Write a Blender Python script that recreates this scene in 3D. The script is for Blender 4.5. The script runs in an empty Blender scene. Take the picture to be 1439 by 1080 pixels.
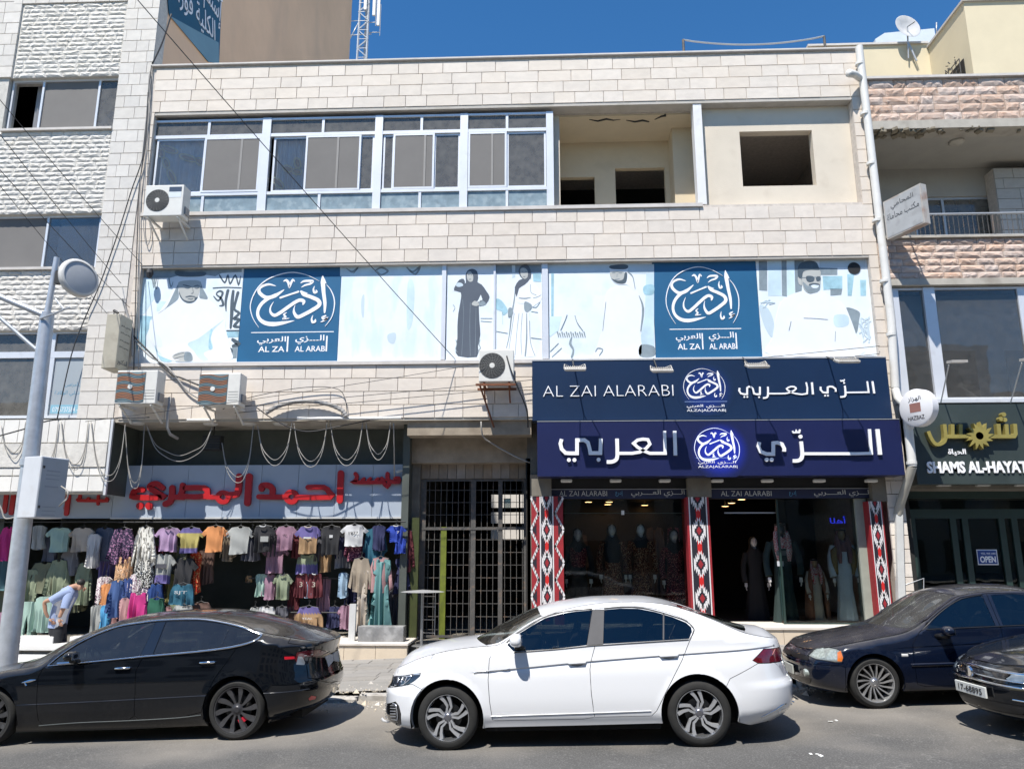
import bpy, bmesh, math, random
import numpy as np
from mathutils import Vector, Matrix, noise
from mathutils.geometry import tessellate_polygon, delaunay_2d_cdt
R=math.radians
sc=bpy.context.scene
COL=sc.collection
# ------------------------------------------------ camera, sky, sun, exposure
CAM=Vector((0,-16,2.0)); FPX=1080.0; CXP,CYP=719.5,540.0
cd=bpy.data.cameras.new('camera'); cam=bpy.data.objects.new('camera',cd); COL.objects.link(cam)
cd.sensor_width=36; cd.lens=36*FPX/1439.0; cd.clip_end=3000; cd.clip_start=.05
cam.location=CAM; cam.rotation_mode='XYZ'; cam.rotation_euler=(R(90+12.4),0,R(2.3)); sc.camera=cam
SUN=Vector((0.46,1.0,-1.92)).normalized()          # direction the light travels
el=math.asin(-SUN.z);
w=bpy.data.worlds.new("World"); sc.world=w; w.use_nodes=True
nt=w.node_tree; bg=nt.nodes['Background']; sky=nt.nodes.new('ShaderNodeTexSky'); sky.sky_type='NISHITA'
sky.sun_disc=False; sky.sun_elevation=el; sky.sun_rotation=math.atan2(-SUN.x,-SUN.y); sky.altitude=800; sky.air_density=1.0; sky.dust_density=0.0; sky.ozone_density=2.0
hsv=nt.nodes.new('ShaderNodeHueSaturation'); hsv.inputs['Saturation'].default_value=1.3; hsv.inputs['Value'].default_value=1.15; nt.links.new(sky.outputs[0],hsv.inputs['Color']); nt.links.new(hsv.outputs[0],bg.inputs[0]); bg.inputs[1].default_value=0.092
sl=bpy.data.lights.new('sun','SUN'); so=bpy.data.objects.new('sun',sl); COL.objects.link(so)
sl.energy=4.6; sl.angle=R(.5); sl.color=(1,.955,.88); so.rotation_euler=SUN.to_track_quat('-Z','Y').to_euler()
sc.view_settings.view_transform='Standard'; sc.view_settings.look='None'; sc.view_settings.exposure=0.74; sc.view_settings.gamma=1; sc.view_settings.use_curve_mapping=False
sc.cycles.max_bounces=8; sc.cycles.transparent_max_bounces=16
# ------------------------------------------------ helpers
CM=Matrix.Rotation(R(2.3),3,'Z')@Matrix.Rotation(R(90+12.4),3,'X')
def ray(px,py): return CM@Vector(((px-CXP)/FPX,(CYP-py)/FPX,-1))
def P(px,py,Y=0.0):
 d=ray(px,py); return CAM+d*((Y-CAM.y)/d.y)
def PX(px,py,X):
 d=ray(px,py); return CAM+d*((X-CAM.x)/d.x)
def PZ(px,py,z):
 d=ray(px,py); return CAM+d*((z-CAM.z)/d.z)
def X_(px,py,Y=0.0): return P(px,py,Y).x
def Z_(px,py,Y=0.0): return P(px,py,Y).z
S_=0.037
def gz(x): return S_*x
random.seed(5); RND=random.Random(11)
def tag(o,label=None,cat=None,group=None,kind=None):
 if label:o['label']=label
 if cat:o['category']=cat
 if group:o['group']=group
 if kind:o['kind']=kind
 return o
def empty(name,loc,label,cat,group=None,rz=0):
 o=bpy.data.objects.new(name,None); COL.objects.link(o); o.location=loc; o.rotation_euler.z=rz; o.empty_display_size=.2
 return tag(o,label,cat,group)
class MB:
 def __init__(s): s.v=[];s.f=[];s.m=[]
 def add(s,vs,fs,mi=0):
  n=len(s.v); s.v+= [tuple(v) for v in vs]; s.f+=[tuple(i+n for i in f) for f in fs]; s.m+=[mi]*len(fs); return s
 def box(s,x0,x1,y0,y1,z0,z1,mi=0):
  if x0>x1:x0,x1=x1,x0
  if y0>y1:y0,y1=y1,y0
  if z0>z1:z0,z1=z1,z0
  return s.add([(x0,y0,z0),(x1,y0,z0),(x1,y1,z0),(x0,y1,z0),(x0,y0,z1),(x1,y0,z1),(x1,y1,z1),(x0,y1,z1)],
          [(0,3,2,1),(4,5,6,7),(0,1,5,4),(1,2,6,5),(2,3,7,6),(3,0,4,7)],mi)
 def cbox(s,c,sz,mat=None,mi=0):
  n=len(s.v); a,b,d=[k/2 for k in sz]; s.box(-a,a,-b,b,-d,d,mi)
  for i in range(n,len(s.v)):
   p=Vector(s.v[i]); p=(mat@p if mat else p)+Vector(c); s.v[i]=tuple(p)
  return s
 def tube(s,pts,r,n=8,caps=True,mi=0):
  pts=[Vector(p) for p in pts]; rr=r if isinstance(r,(list,tuple)) else [r]*len(pts)
  base=len(s.v); up=None
  for i,p in enumerate(pts):
   t=(pts[min(i+1,len(pts)-1)]-pts[max(i-1,0)])
   if t.length<1e-9: t=Vector((0,0,1))
   t.normalize()
   if up is None: up=t.orthogonal().normalized()
   else:
    up=up-t*up.dot(t)
    up=up.normalized() if up.length>1e-6 else t.orthogonal().normalized()
   b=t.cross(up)
   for k in range(n):
    a=2*math.pi*k/n; s.v.append(tuple(p+(up*math.cos(a)+b*math.sin(a))*rr[i]))
  for i in range(len(pts)-1):
   for k in range(n):
    s.f.append((base+i*n+k,base+i*n+(k+1)%n,base+(i+1)*n+(k+1)%n,base+(i+1)*n+k)); s.m.append(mi)
  if caps:
   s.f.append(tuple(base+k for k in range(n))[::-1]); s.m.append(mi)
   e=base+(len(pts)-1)*n; s.f.append(tuple(e+k for k in range(n))); s.m.append(mi)
  return s
 def lathe(s,prof,n=24,M=None,mi=0,cap=True):    # prof: (r,z); axis z, then M
  b=len(s.v)
  for r,z in prof:
   for k in range(n):
    a=2*math.pi*k/n; p=Vector((r*math.cos(a),r*math.sin(a),z)); s.v.append(tuple(M@p if M else p))
  for i in range(len(prof)-1):
   for k in range(n):
    s.f.append((b+i*n+k,b+i*n+(k+1)%n,b+(i+1)*n+(k+1)%n,b+(i+1)*n+k)); s.m.append(mi)
  if cap and prof[0][0]>1e-6: s.f.append(tuple(b+k for k in range(n))[::-1]); s.m.append(mi)
  if cap and prof[-1][0]>1e-6: s.f.append(tuple(b+(len(prof)-1)*n+k for k in range(n))); s.m.append(mi)
  return s
 def prism(s,poly,y0,y1,mi=0):          # poly: (x,z) pairs, front at y0
  a=sum(poly[i][0]*poly[(i+1)%len(poly)][1]-poly[(i+1)%len(poly)][0]*poly[i][1] for i in range(len(poly)))
  if a<0: poly=poly[::-1]
  n=len(poly); b=len(s.v)
  s.v+=[(p[0],y0,p[1]) for p in poly]+[(p[0],y1,p[1]) for p in poly]
  for t in tessellate_polygon([[Vector((p[0],p[1],0)) for p in poly]]):
   s.f.append((b+t[0],b+t[1],b+t[2])); s.m.append(mi); s.f.append((b+n+t[2],b+n+t[1],b+n+t[0])); s.m.append(mi)
  for i in range(n):
   j=(i+1)%n; s.f.append((b+j,b+i,b+n+i,b+n+j)); s.m.append(mi)
  return s
 def ribbon(s,pts,w,y0,y1,round_=True,mi=0):   # stroke in the xz plane
  pts=[Vector((p[0],p[1])) for p in pts]; ws=list(w) if isinstance(w,(list,tuple)) else [w]*len(pts)
  if round_:
   t0=(pts[0]-pts[1]).normalized(); t1=(pts[-1]-pts[-2]).normalized(); a,b=ws[0]/2,ws[-1]/2
   pre=[(pts[0]+t0*a*math.sin(q),2*a*max(.05,math.cos(q))) for q in (1.5,1.2,.8,.4)]
   post=[(pts[-1]+t1*b*math.sin(q),2*b*max(.05,math.cos(q))) for q in (.4,.8,1.2,1.5)]
   pts=[p for p,_ in pre]+pts+[p for p,_ in post]; ws=[q for _,q in pre]+ws+[q for _,q in post]
  b=len(s.v); n=len(pts)
  for i,p in enumerate(pts):
   ta=(p-pts[i-1]).normalized() if i else None; tb=(pts[i+1]-p).normalized() if i<n-1 else None
   ta=ta or tb; tb=tb or ta; t=(ta+tb)
   t=t.normalized() if t.length>1e-6 else ta
   nn=Vector((-t.y,t.x)); k=1/max(.6,nn.dot(Vector((-tb.y,tb.x)))); h=ws[i]/2*k
   L=p+nn*h; Rr=p-nn*h
   s.v+=[(L.x,y0,L.y),(Rr.x,y0,Rr.y),(L.x,y1,L.y),(Rr.x,y1,Rr.y)]
  for i in range(n-1):
   q=b+4*i; r=q+4
   for f in ((q,q+1,r+1,r),(q+2,q,r,r+2),(q+1,q+3,r+3,r+1),(q+3,q+2,r+2,r+3)): s.f.append(f); s.m.append(mi)
  s.f.append((b,b+2,b+3,b+1)); e=b+4*(n-1); s.f.append((e,e+1,e+3,e+2)); s.m+=[mi,mi]
  return s
 def mesh(s,name='m'):
  me=bpy.data.meshes.new(name); me.from_pydata(s.v,[],s.f); me.update(); return me
 def build(s,name,mats,parent=None,smooth=False,angle=None):
  me=s.mesh(name); o=link(name,me,mats,parent)
  if len(me.materials)>1: me.polygons.foreach_set('material_index',s.m)
  if smooth: me.polygons.foreach_set('use_smooth',[True]*len(me.polygons))
  if angle is not None: me.set_sharp_from_angle(angle=angle)
  return o
def link(name,me,mats,parent=None):
 o=bpy.data.objects.new(name,me); COL.objects.link(o)
 if mats is not None:
  for m in (mats if isinstance(mats,(list,tuple)) else [mats]): me.materials.append(m)
 if parent:
  o.parent=parent; o.matrix_parent_inverse=bm_inv(parent)
 return o
def bm_inv(p):
 M=Matrix.Identity(4); q=p; ms=[]
 while q: ms.append(q); q=q.parent
 for q in ms[::-1]: M=M@(q.matrix_parent_inverse if q.parent else Matrix.Identity(4))@q.matrix_basis
 return M.inverted()
def fixn(o,d=None):
 bm=bmesh.new(); bm.from_mesh(o.data); bmesh.ops.recalc_face_normals(bm,faces=bm.faces); bm.to_mesh(o.data); bm.free(); return o
def cat_curve(pts,n=6,closed=False):
 out=[]; N=len(pts)
 rng=range(N if closed else N-1)
 for i in rng:
  p0=pts[(i-1)%N] if closed or i>0 else pts[0]; p1=pts[i]; p2=pts[(i+1)%N]; p3=pts[(i+2)%N] if closed or i<N-2 else pts[-1]
  for k in range(n):
   t=k/n
   out.append(tuple(.5*((2*b)+(-a+c)*t+(2*a-5*b+4*c-d)*t*t+(-a+3*b-3*c+d)*t**3) for a,b,c,d in zip(p0,p1,p2,p3)))
 if not closed: out.append(tuple(pts[-1]))
 return out
# ------------------------------------------------ materials
MATS={}
def pm(name,c,rough=.7,var=.08,scale=3.,bump=0.,bscale=60.,isl=0.,objr=0.,metal=0.,coat=0.,spec=.5,stain=None,stc=None,detail=6,dist=.01,coords='Object',c2=None,streak=None):
 if name in MATS: return MATS[name]
 m=bpy.data.materials.new(name); m.use_nodes=True; t=m.node_tree; N=t.nodes; L=t.links; b=N['Principled BSDF']
 b.inputs['Roughness'].default_value=rough; b.inputs['Metallic'].default_value=metal; b.inputs['Coat Weight'].default_value=coat; b.inputs['Coat Roughness'].default_value=.05
 b.inputs['Specular IOR Level'].default_value=spec
 tc=N.new('ShaderNodeTexCoord'); co=tc.outputs[coords]
 if objr:
  oi=N.new('ShaderNodeObjectInfo'); va=N.new('ShaderNodeVectorMath'); va.operation='ADD'; L.new(co,va.inputs[0]);
  sx=N.new('ShaderNodeVectorMath'); sx.operation='SCALE'; sx.inputs[0].default_value=(17,31,23); L.new(oi.outputs['Random'],sx.inputs['Scale']); L.new(sx.outputs[0],va.inputs[1]); co=va.outputs[0]
 n=N.new('ShaderNodeTexNoise'); n.inputs['Scale'].default_value=scale; n.inputs['Detail'].default_value=detail; n.inputs['Roughness'].default_value=.6; L.new(co,n.inputs['Vector'])
 mix=N.new('ShaderNodeMix'); mix.data_type='RGBA'
 ca=[x*(1-var) for x in c]; cb=[min(1,x*(1+var)) for x in c] if c2 is None else c2
 mix.inputs['A'].default_value=(*ca,1); mix.inputs['B'].default_value=(*cb,1)
 mr=N.new('ShaderNodeMapRange'); mr.inputs[1].default_value=.3; mr.inputs[2].default_value=.7; L.new(n.outputs['Fac'],mr.inputs[0]); L.new(mr.outputs[0],mix.inputs['Factor'])
 out=mix.outputs['Result']
 if isl or objr:
  hs=N.new('ShaderNodeHueSaturation'); L.new(out,hs.inputs['Color'])
  src=None
  if isl: g=N.new('ShaderNodeNewGeometry'); src=g.outputs['Random Per Island']
  if objr:
   if src is None: src=oi.outputs['Random']
   else:
    a=N.new('ShaderNodeMath'); a.operation='ADD'; L.new(src,a.inputs[0]); L.new(oi.outputs['Random'],a.inputs[1])
    f=N.new('ShaderNodeMath'); f.operation='FRACT'; L.new(a.outputs[0],f.inputs[0]); src=f.outputs[0]
  k=max(isl,objr)
  m2=N.new('ShaderNodeMapRange'); m2.inputs[3].default_value=1-k; m2.inputs[4].default_value=1+k; L.new(src,m2.inputs[0]); L.new(m2.outputs[0],hs.inputs['Value'])
  ms=N.new('ShaderNodeMath'); ms.operation='MULTIPLY'; ms.inputs[1].default_value=7.31; L.new(src,ms.inputs[0]); fr=N.new('ShaderNodeMath'); fr.operation='FRACT'; L.new(ms.outputs[0],fr.inputs[0])
  m3=N.new('ShaderNodeMapRange'); m3.inputs[3].default_value=1-2.2*k; m3.inputs[4].default_value=1+2.2*k; L.new(fr.outputs[0],m3.inputs[0]); L.new(m3.outputs[0],hs.inputs['Saturation'])
  out=hs.outputs[0]
 if stain:
  sn=N.new('ShaderNodeTexNoise'); sn.inputs['Scale'].default_value=stain[0]; sn.inputs['Detail'].default_value=8; L.new(tc.outputs[coords] if not objr else co,sn.inputs['Vector'])
  if streak:
   mp=N.new('ShaderNodeMapping'); mp.inputs['Scale'].default_value=streak; L.new(co,mp.inputs[0]); L.new(mp.outputs[0],sn.inputs['Vector'])
  sr=N.new('ShaderNodeMapRange'); sr.inputs[1].default_value=stain[1]; sr.inputs[2].default_value=stain[1]+.15; sr.inputs[4].default_value=stain[2]; L.new(sn.outputs['Fac'],sr.inputs[0])
  mx=N.new('ShaderNodeMix'); mx.data_type='RGBA'; mx.inputs['B'].default_value=(*(stc or [x*.4 for x in c]),1); L.new(out,mx.inputs['A']); L.new(sr.outputs[0],mx.inputs['Factor']); out=mx.outputs['Result']
 L.new(out,b.inputs['Base Color'])
 if bump:
  bn=N.new('ShaderNodeTexNoise'); bn.inputs['Scale'].default_value=bscale; bn.inputs['Detail'].default_value=5; L.new(co,bn.inputs['Vector'])
  bp=N.new('ShaderNodeBump'); bp.inputs['Strength'].default_value=bump; bp.inputs['Distance'].default_value=dist; L.new(bn.outputs['Fac'],bp.inputs['Height']); L.new(bp.outputs[0],b.inputs['Normal'])
 MATS[name]=m; return m
def glass(name,tint=(.35,.4,.4),refl=.12,rough=.0,dust_haze=0.):
 if name in MATS: return MATS[name]
 m=bpy.data.materials.new(name); m.use_nodes=True; t=m.node_tree; N=t.nodes; L=t.links; N.remove(N['Principled BSDF']); o=N['Material Output']
 tr=N.new('ShaderNodeBsdfTransparent'); tr.inputs[0].default_value=(*tint,1); gl=N.new('ShaderNodeBsdfGlossy'); gl.inputs['Roughness'].default_value=rough
 fr=N.new('ShaderNodeFresnel'); fr.inputs[0].default_value=1.5; ad=N.new('ShaderNodeMath'); ad.inputs[1].default_value=refl; L.new(fr.outputs[0],ad.inputs[0]); ad.use_clamp=True
 n=N.new('ShaderNodeTexNoise'); n.inputs['Scale'].default_value=1.3; tc=N.new('ShaderNodeTexCoord'); L.new(tc.outputs['Object'],n.inputs['Vector'])
 bp=N.new('ShaderNodeBump'); bp.inputs['Strength'].default_value=.12; bp.inputs['Distance'].default_value=.02; L.new(n.outputs['Fac'],bp.inputs['Height']); L.new(bp.outputs[0],gl.inputs['Normal'])
 mx=N.new('ShaderNodeMixShader'); L.new(ad.outputs[0],mx.inputs[0]); L.new(tr.outputs[0],mx.inputs[1]); L.new(gl.outputs[0],mx.inputs[2]); res=mx.outputs[0]
 if dust_haze:
  df=N.new('ShaderNodeBsdfDiffuse'); df.inputs[0].default_value=(.42,.4,.36,1); m2=N.new('ShaderNodeMixShader')  # pale diffuse veil: painted sky-reflection haze on house panes, dust on car glass
  dn=N.new('ShaderNodeTexNoise'); dn.inputs['Scale'].default_value=6; dn.inputs['Detail'].default_value=8; L.new(tc.outputs['Object'],dn.inputs['Vector'])
  dr=N.new('ShaderNodeMapRange'); dr.inputs[1].default_value=.3; dr.inputs[2].default_value=.75; dr.inputs[3].default_value=dust_haze*.75; dr.inputs[4].default_value=dust_haze*1.25; L.new(dn.outputs['Fac'],dr.inputs[0]); L.new(dr.outputs[0],m2.inputs[0])
  L.new(res,m2.inputs[1]); L.new(df.outputs[0],m2.inputs[2]); res=m2.outputs[0]
 L.new(res,o.inputs[0]); MATS[name]=m; return m
def emit(name,c,s):
 if name in MATS: return MATS[name]
 m=bpy.data.materials.new(name); m.use_nodes=True; b=m.node_tree.nodes['Principled BSDF']; b.inputs['Base Color'].default_value=(*c,1); b.inputs['Emission Color'].default_value=(*c,1); b.inputs['Emission Strength'].default_value=s; MATS[name]=m; return m
# ------------------------------------------------ Arabic shaping for the bundled font
AR={'ا':(0xFE8D,0xFE8E,0,0),'أ':(0xFE83,0xFE84,0,0),'إ':(0xFE87,0xFE88,0,0),'ب':(0xFE8F,0xFE90,0xFE91,0xFE92),'ة':(0xFE93,0xFE94,0,0),'ت':(0xFE95,0xFE96,0xFE97,0xFE98),'ث':(0xFE99,0xFE9A,0xFE9B,0xFE9C),'ح':(0xFEA1,0xFEA2,0xFEA3,0xFEA4),'د':(0xFEA9,0xFEAA,0,0),'ر':(0xFEAD,0xFEAE,0,0),'ز':(0xFEAF,0xFEB0,0,0),'س':(0xFEB1,0xFEB2,0xFEB3,0xFEB4),'ش':(0xFEB5,0xFEB6,0xFEB7,0xFEB8),'ص':(0xFEB9,0xFEBA,0xFEBB,0xFEBC),'ض':(0xFEBD,0xFEBE,0xFEBF,0xFEC0),'ط':(0xFEC1,0xFEC2,0xFEC3,0xFEC4),'ع':(0xFEC9,0xFECA,0xFECB,0xFECC),'ف':(0xFED1,0xFED2,0xFED3,0xFED4),'ك':(0xFED9,0xFEDA,0xFEDB,0xFEDC),'ل':(0xFEDD,0xFEDE,0xFEDF,0xFEE0),'م':(0xFEE1,0xFEE2,0xFEE3,0xFEE4),'ن':(0xFEE5,0xFEE6,0xFEE7,0xFEE8),'ه':(0xFEE9,0xFEEA,0xFEEB,0xFEEC),'و':(0xFEED,0xFEEE,0,0),'ي':(0xFEF1,0xFEF2,0xFEF3,0xFEF4)}
def ar(s):
 out=[]
 for i,ch in enumerate(s):
  if ch not in AR: out.append(ch); continue
  f=AR[ch]; pv=i>0 and (s[i-1]=='ـ' or (s[i-1] in AR and AR[s[i-1]][2]!=0)); nx=i<len(s)-1 and (s[i+1] in AR or s[i+1]=='ـ') and f[2]!=0
  out.append(chr(f[3] if pv and nx else f[1] if pv else f[2] if nx else f[0]))
 return ''.join(out[::-1])
FONT_CACHE={}
def text(name,s,mat,parent,x0,x1,z0,z1,y,depth=.01,offset=0.,M=None,keep=False):
 key=(s,offset)
 if key not in FONT_CACHE:
  c=bpy.data.curves.new('t','FONT'); c.body=s; c.resolution_u=3; c.offset=offset; c.extrude=.5
  o=bpy.data.objects.new('t',c); COL.objects.link(o); bpy.context.view_layer.update()
  me=bpy.data.meshes.new_from_object(o.evaluated_get(bpy.context.evaluated_depsgraph_get())); bpy.data.objects.remove(o); bpy.data.curves.remove(c); FONT_CACHE[key]=me
 me=FONT_CACHE[key].copy(); co=np.empty(len(me.vertices)*3); me.vertices.foreach_get('co',co); co=co.reshape(-1,3)
 a=co.min(0); b=co.max(0); k=(co-a)/np.maximum(b-a,1e-6)
 if keep:
  sx=(x1-x0)/(b[0]-a[0]); sz=(z1-z0)/(b[1]-a[1]); s_=min(sx,sz); mx,mz=(x0+x1)/2,(z0+z1)/2; hx,hz=(b[0]-a[0])*s_/2,(b[1]-a[1])*s_/2; x0,x1,z0,z1=mx-hx,mx+hx,mz-hz,mz+hz
 n=np.stack([x0+k[:,0]*(x1-x0), y-k[:,2]*depth, z0+k[:,1]*(z1-z0)],1)
 if M is not None: n=np.array([tuple(M@Vector(v)) for v in n])
 me.vertices.foreach_set('co',n.ravel()); me.materials.clear(); me.update()
 return link(name,me,mat,parent)

def fillpoly(poly,step,zstep=None):
 """triangulated polygon with inner grid; poly: (x,z)"""
 zstep=zstep or step; n=len(poly); bp=[]
 for i in range(n):
  a=Vector(poly[i]); b=Vector(poly[(i+1)%n]); k=max(1,int((b-a).length/step))
  for j in range(k): bp.append(a.lerp(b,j/k))
 m=len(bp); pts=list(bp)
 xs=[p.x for p in bp]; zs=[p.y for p in bp]
 def inside(x,z):
  c=False
  for i in range(m):
   a=bp[i]; b=bp[(i+1)%m]
   if (a.y>z)!=(b.y>z) and x<(b.x-a.x)*(z-a.y)/(b.y-a.y)+a.x: c=not c
  return c
 z=min(zs)+zstep/2
 while z<max(zs):
  x=min(xs)+step/2
  while x<max(xs):
   if inside(x,z): pts.append(Vector((x,z)))
   x+=step
  z+=zstep
 r=delaunay_2d_cdt(pts,[],[list(range(m))],1,1e-5)
 return r[0],[tuple(f) for f in r[2]],m

def lin(w,n):
 N=len(w); out=[]
 for i in range(N-1):
  for k in range(n): out.append(w[i]+(w[i+1]-w[i])*k/n)
 out.append(w[-1]); return out
# ------------------------------------------------ materials used by the setting
M_stone=pm('cream_stone',(.67,.615,.55),.85,.06,2.2,.25,90,isl=.04,stain=(1.1,.62,.35),stc=(.40,.33,.26))
M_stoneO=pm('cream_stone_block',(.635,.572,.503),.85,.07,2.2,.25,90,objr=.045,stain=(1.1,.62,.35),stc=(.47,.40,.33))
M_lst=pm('white_stone_block',(.58,.55,.51),.85,.07,2.2,.25,90,objr=.06,isl=.04,stain=(1.1,.62,.35),stc=(.42,.38,.32))
M_rock=pm('split_white_stone',(.63,.60,.55),.95,.08,5,.5,60,objr=.08,isl=.06,stain=(1.2,.6,.3),stc=(.46,.38,.25))
M_pink=pm('pink_split_stone',(.52,.35,.27),.95,.1,3,.5,60,objr=.11,isl=.08,c2=(.58,.48,.41),stain=(1.5,.62,.35),stc=(.3,.2,.14))
M_mortar=pm('mortar',(.52,.47,.42),.95,.15,12,.3,80)
M_mortl=pm('pale_mortar',(.50,.48,.44),.95,.15,12,.3,80)
M_plaster=pm('yellow_plaster',(.58,.49,.35),.9,.07,1.2,.3,40,stain=(1.6,.6,.35),stc=(.42,.35,.25))
M_plastg=pm('cream_plaster',(.60,.535,.44),.9,.06,1.2,.3,40,stain=(2.2,.6,.3),stc=(.45,.38,.3))
M_beige=pm('brown_plaster',(.72,.49,.32),.92,.09,.5,.3,30,stain=(.5,.5,.3),stc=(.5,.36,.26),streak=(1,1,.25))
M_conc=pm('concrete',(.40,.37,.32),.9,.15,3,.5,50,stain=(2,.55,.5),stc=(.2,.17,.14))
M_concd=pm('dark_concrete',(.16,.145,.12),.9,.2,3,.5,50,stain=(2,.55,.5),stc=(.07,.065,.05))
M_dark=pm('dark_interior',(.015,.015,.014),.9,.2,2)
M_blk=pm('black_paint',(.012,.012,.013),.6,.2,4)
M_alu=pm('white_aluminium',(.66,.67,.69),.35,.04,3,metal=.25,stain=(4,.62,.3),stc=(.4,.38,.35))
M_alug=pm('grey_aluminium',(.42,.43,.44),.4,.05,3,metal=.4)
M_coping=pm('coping_stone',(.52,.49,.46),.8,.1,4,.2,60)
M_gl=glass('window_glass',(.92,.94,.95),.0,dust_haze=.11)  # diffuse share paints a pale reflection haze on the panes
M_glb=glass('blue_window_glass',(.3,.34,.36),.03,dust_haze=.26)  # whitened by painted-in haze, standing for the grey-blue sky reflection
M_gld=glass('shop_glass',(.86,.9,.88),-.015)
M_mesh=pm('insect_screen',(.155,.147,.14),.8,.05,2,.2,600)
M_curt=pm('curtain_cloth',(.36,.36,.37),.9,.1,3)
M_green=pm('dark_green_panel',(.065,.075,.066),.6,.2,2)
M_greyp=pm('grey_sign_panel',(.35,.40,.47),.45,.04,2,stain=(3,.6,.25),stc=(.3,.33,.37))
M_lgrey=pm('light_grey_frame',(.5,.5,.49),.6,.08,3)
M_roof=pm('roof_screed',(.4,.38,.35),.9,.15,1)
M_galv=pm('galvanised_steel',(.46,.49,.53),.42,.14,6,metal=.45,stain=(9,.62,.35),stc=(.33,.3,.27),objr=0)
# ------------------------------------------------ stones
def unit_stone(kind,seed):
 bm=bmesh.new(); r=random.Random(seed)
 if kind=='smooth':
  bmesh.ops.create_cube(bm,size=1)
  me=bpy.data.meshes.new('stone');
  for v in bm.verts:
   if v.co.y<0: v.co.x*=.985; v.co.z*=.965
  bm.to_mesh(me)
 else:
  nx,nz=6,3; g=[]
  for k in range(nz+1):
   for i in range(nx+1):
    e=(i in (0,nx)) or (k in (0,nz)); d=0 if e else .35+.6*r.random()
    g.append(bm.verts.new((-.5+(i+(0 if e else (r.random()-.5)*.5))/nx,-.0-d,-.5+(k+(0 if e else (r.random()-.5)*.5))/nz)))
  for k in range(nz):
   for i in range(nx):
    a,b,c,d=g[k*(nx+1)+i],g[k*(nx+1)+i+1],g[(k+1)*(nx+1)+i+1],g[(k+1)*(nx+1)+i]
    if r.random()<.5: bm.faces.new((a,b,c)); bm.faces.new((a,c,d))
    else: bm.faces.new((a,b,d)); bm.faces.new((b,c,d))
  me=bpy.data.meshes.new('stone'); bm.to_mesh(me)
 bm.free(); return me
U_S=[unit_stone('smooth',i) for i in range(2)]; U_R=[unit_stone('rock',i) for i in range(8)]
def rows(z0,z1,n): return [z1+(z0-z1)*i/n for i in range(n+1)]
def cells(x0,x1,zs,lmin,lmax,rnd,skip=(),gap=.003):
 out=[]
 for a,b in zip(zs[:-1],zs[1:]):
  x=x0-rnd.random()*lmin*.8
  while x<x1-.03:
   l=rnd.uniform(lmin,lmax); u0,u1=max(x,x0),min(x+l,x1)
   if x1-u1<.12: u1=x1; l=x1-x
   x+=l
   segs=[(u0,u1)]
   for s in skip:
    if b<s[3]-.01 and a>s[2]+.01:
     n=[]
     for p,q in segs:
      if q<=s[0] or p>=s[1]: n.append((p,q))
      else:
       if p<s[0]: n.append((p,s[0]))
       if q>s[1]: n.append((s[1],q))
     segs=n
   for p,q in segs:
    if q-p>.05: out.append((p+gap,q-gap,min(a,b)+gap,max(a,b)-gap))
 return out
def lay(parent,cl,Y,kind,mO,budget,name='stone',depth=.05,amp=.05):
 """cl: list of (cells, Y, kind, material)"""
 allc=[(c,g[1],g[2],g[3]) for g in cl for c in g[0]]
 def vis(c): # shown size in the frame
  x=(c[0][0]+c[0][1])/2; z=(c[0][2]+c[0][3])/2
  d=Vector((x,c[1],z))-CAM; q=CM.inverted()@d; u=CXP+FPX*q.x/-q.z; v=CYP-FPX*q.y/-q.z
  inside=-20<u<1460 and -20<v<1100
  return (0 if inside else 1, -(c[0][1]-c[0][0])*(c[0][3]-c[0][2])/(q.z*q.z))
 allc.sort(key=vis); r=random.Random(3)
 stuff=MB();
 for i,(c,y,k,m) in enumerate(allc):
  x0,x1,z0,z1=c; u=U_S if k=='smooth' else U_R
  me=u[r.randrange(len(u))]
  jy=r.uniform(0,.004)
  sx,sy,sz=(x1-x0),(depth if k=='smooth' else amp),(z1-z0)
  cy=y+depth/2-jy if k=='smooth' else y+.012
  if i<budget and vis((c,y))[0]==0:
   key=(me.name,m.name)
   if key not in MATS: mm=me.copy(); mm.materials.append(m); MATS[key]=mm
   o=bpy.data.objects.new(name,MATS[key]); COL.objects.link(o); o.parent=parent; o.location=(Vector(((x0+x1)/2,cy,(z0+z1)/2))-parent.matrix_basis.translation)
   o.scale=(sx,sy,sz)
   if k!='smooth' and r.random()<.5: o.scale.x=-sx
  else:
   vs=[((x0+x1)/2+v.co.x*sx,cy+v.co.y*sy,(z0+z1)/2+v.co.z*sz) for v in me.vertices]
   stuff.add(vs,[tuple(p.vertices) for p in me.polygons],0 if m is cl[0][3] else 1)
 if stuff.v:
  ms=[]; [ms.append(g[3]) for g in cl if g[3] not in ms]
  o=stuff.build(name+'_field',ms[:2],parent); tag(o,kind='stuff')
def part(name,mats,parent,*boxes):
 mb=MB(); [mb.box(*b) for b in boxes]; return mb.build(name,mats,parent)
def bevel(o,w=.01,seg=2):
 bm=bmesh.new(); bm.from_mesh(o.data); bmesh.ops.bevel(bm,geom=bm.edges[:],offset=w,segments=seg,affect='EDGES',profile=.5); bm.to_mesh(o.data); bm.free(); return o
# ------------------------------------------------ levels of the main building (read at the middle of the facade)
zt=Z_(700,80); z1s=Z_(700,86); z1b=Z_(700,147); zOt=Z_(700,151); zSl=Z_(700,291); zSb=Z_(700,296); z2b=Z_(700,366)
zPb=Z_(700,506); zPs=Z_(700,511); z3b=Z_(700,586)
XL=X_(213,110); XR=X_(1222,250)
XW=XL+.10    # left end of our facade's stones
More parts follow.
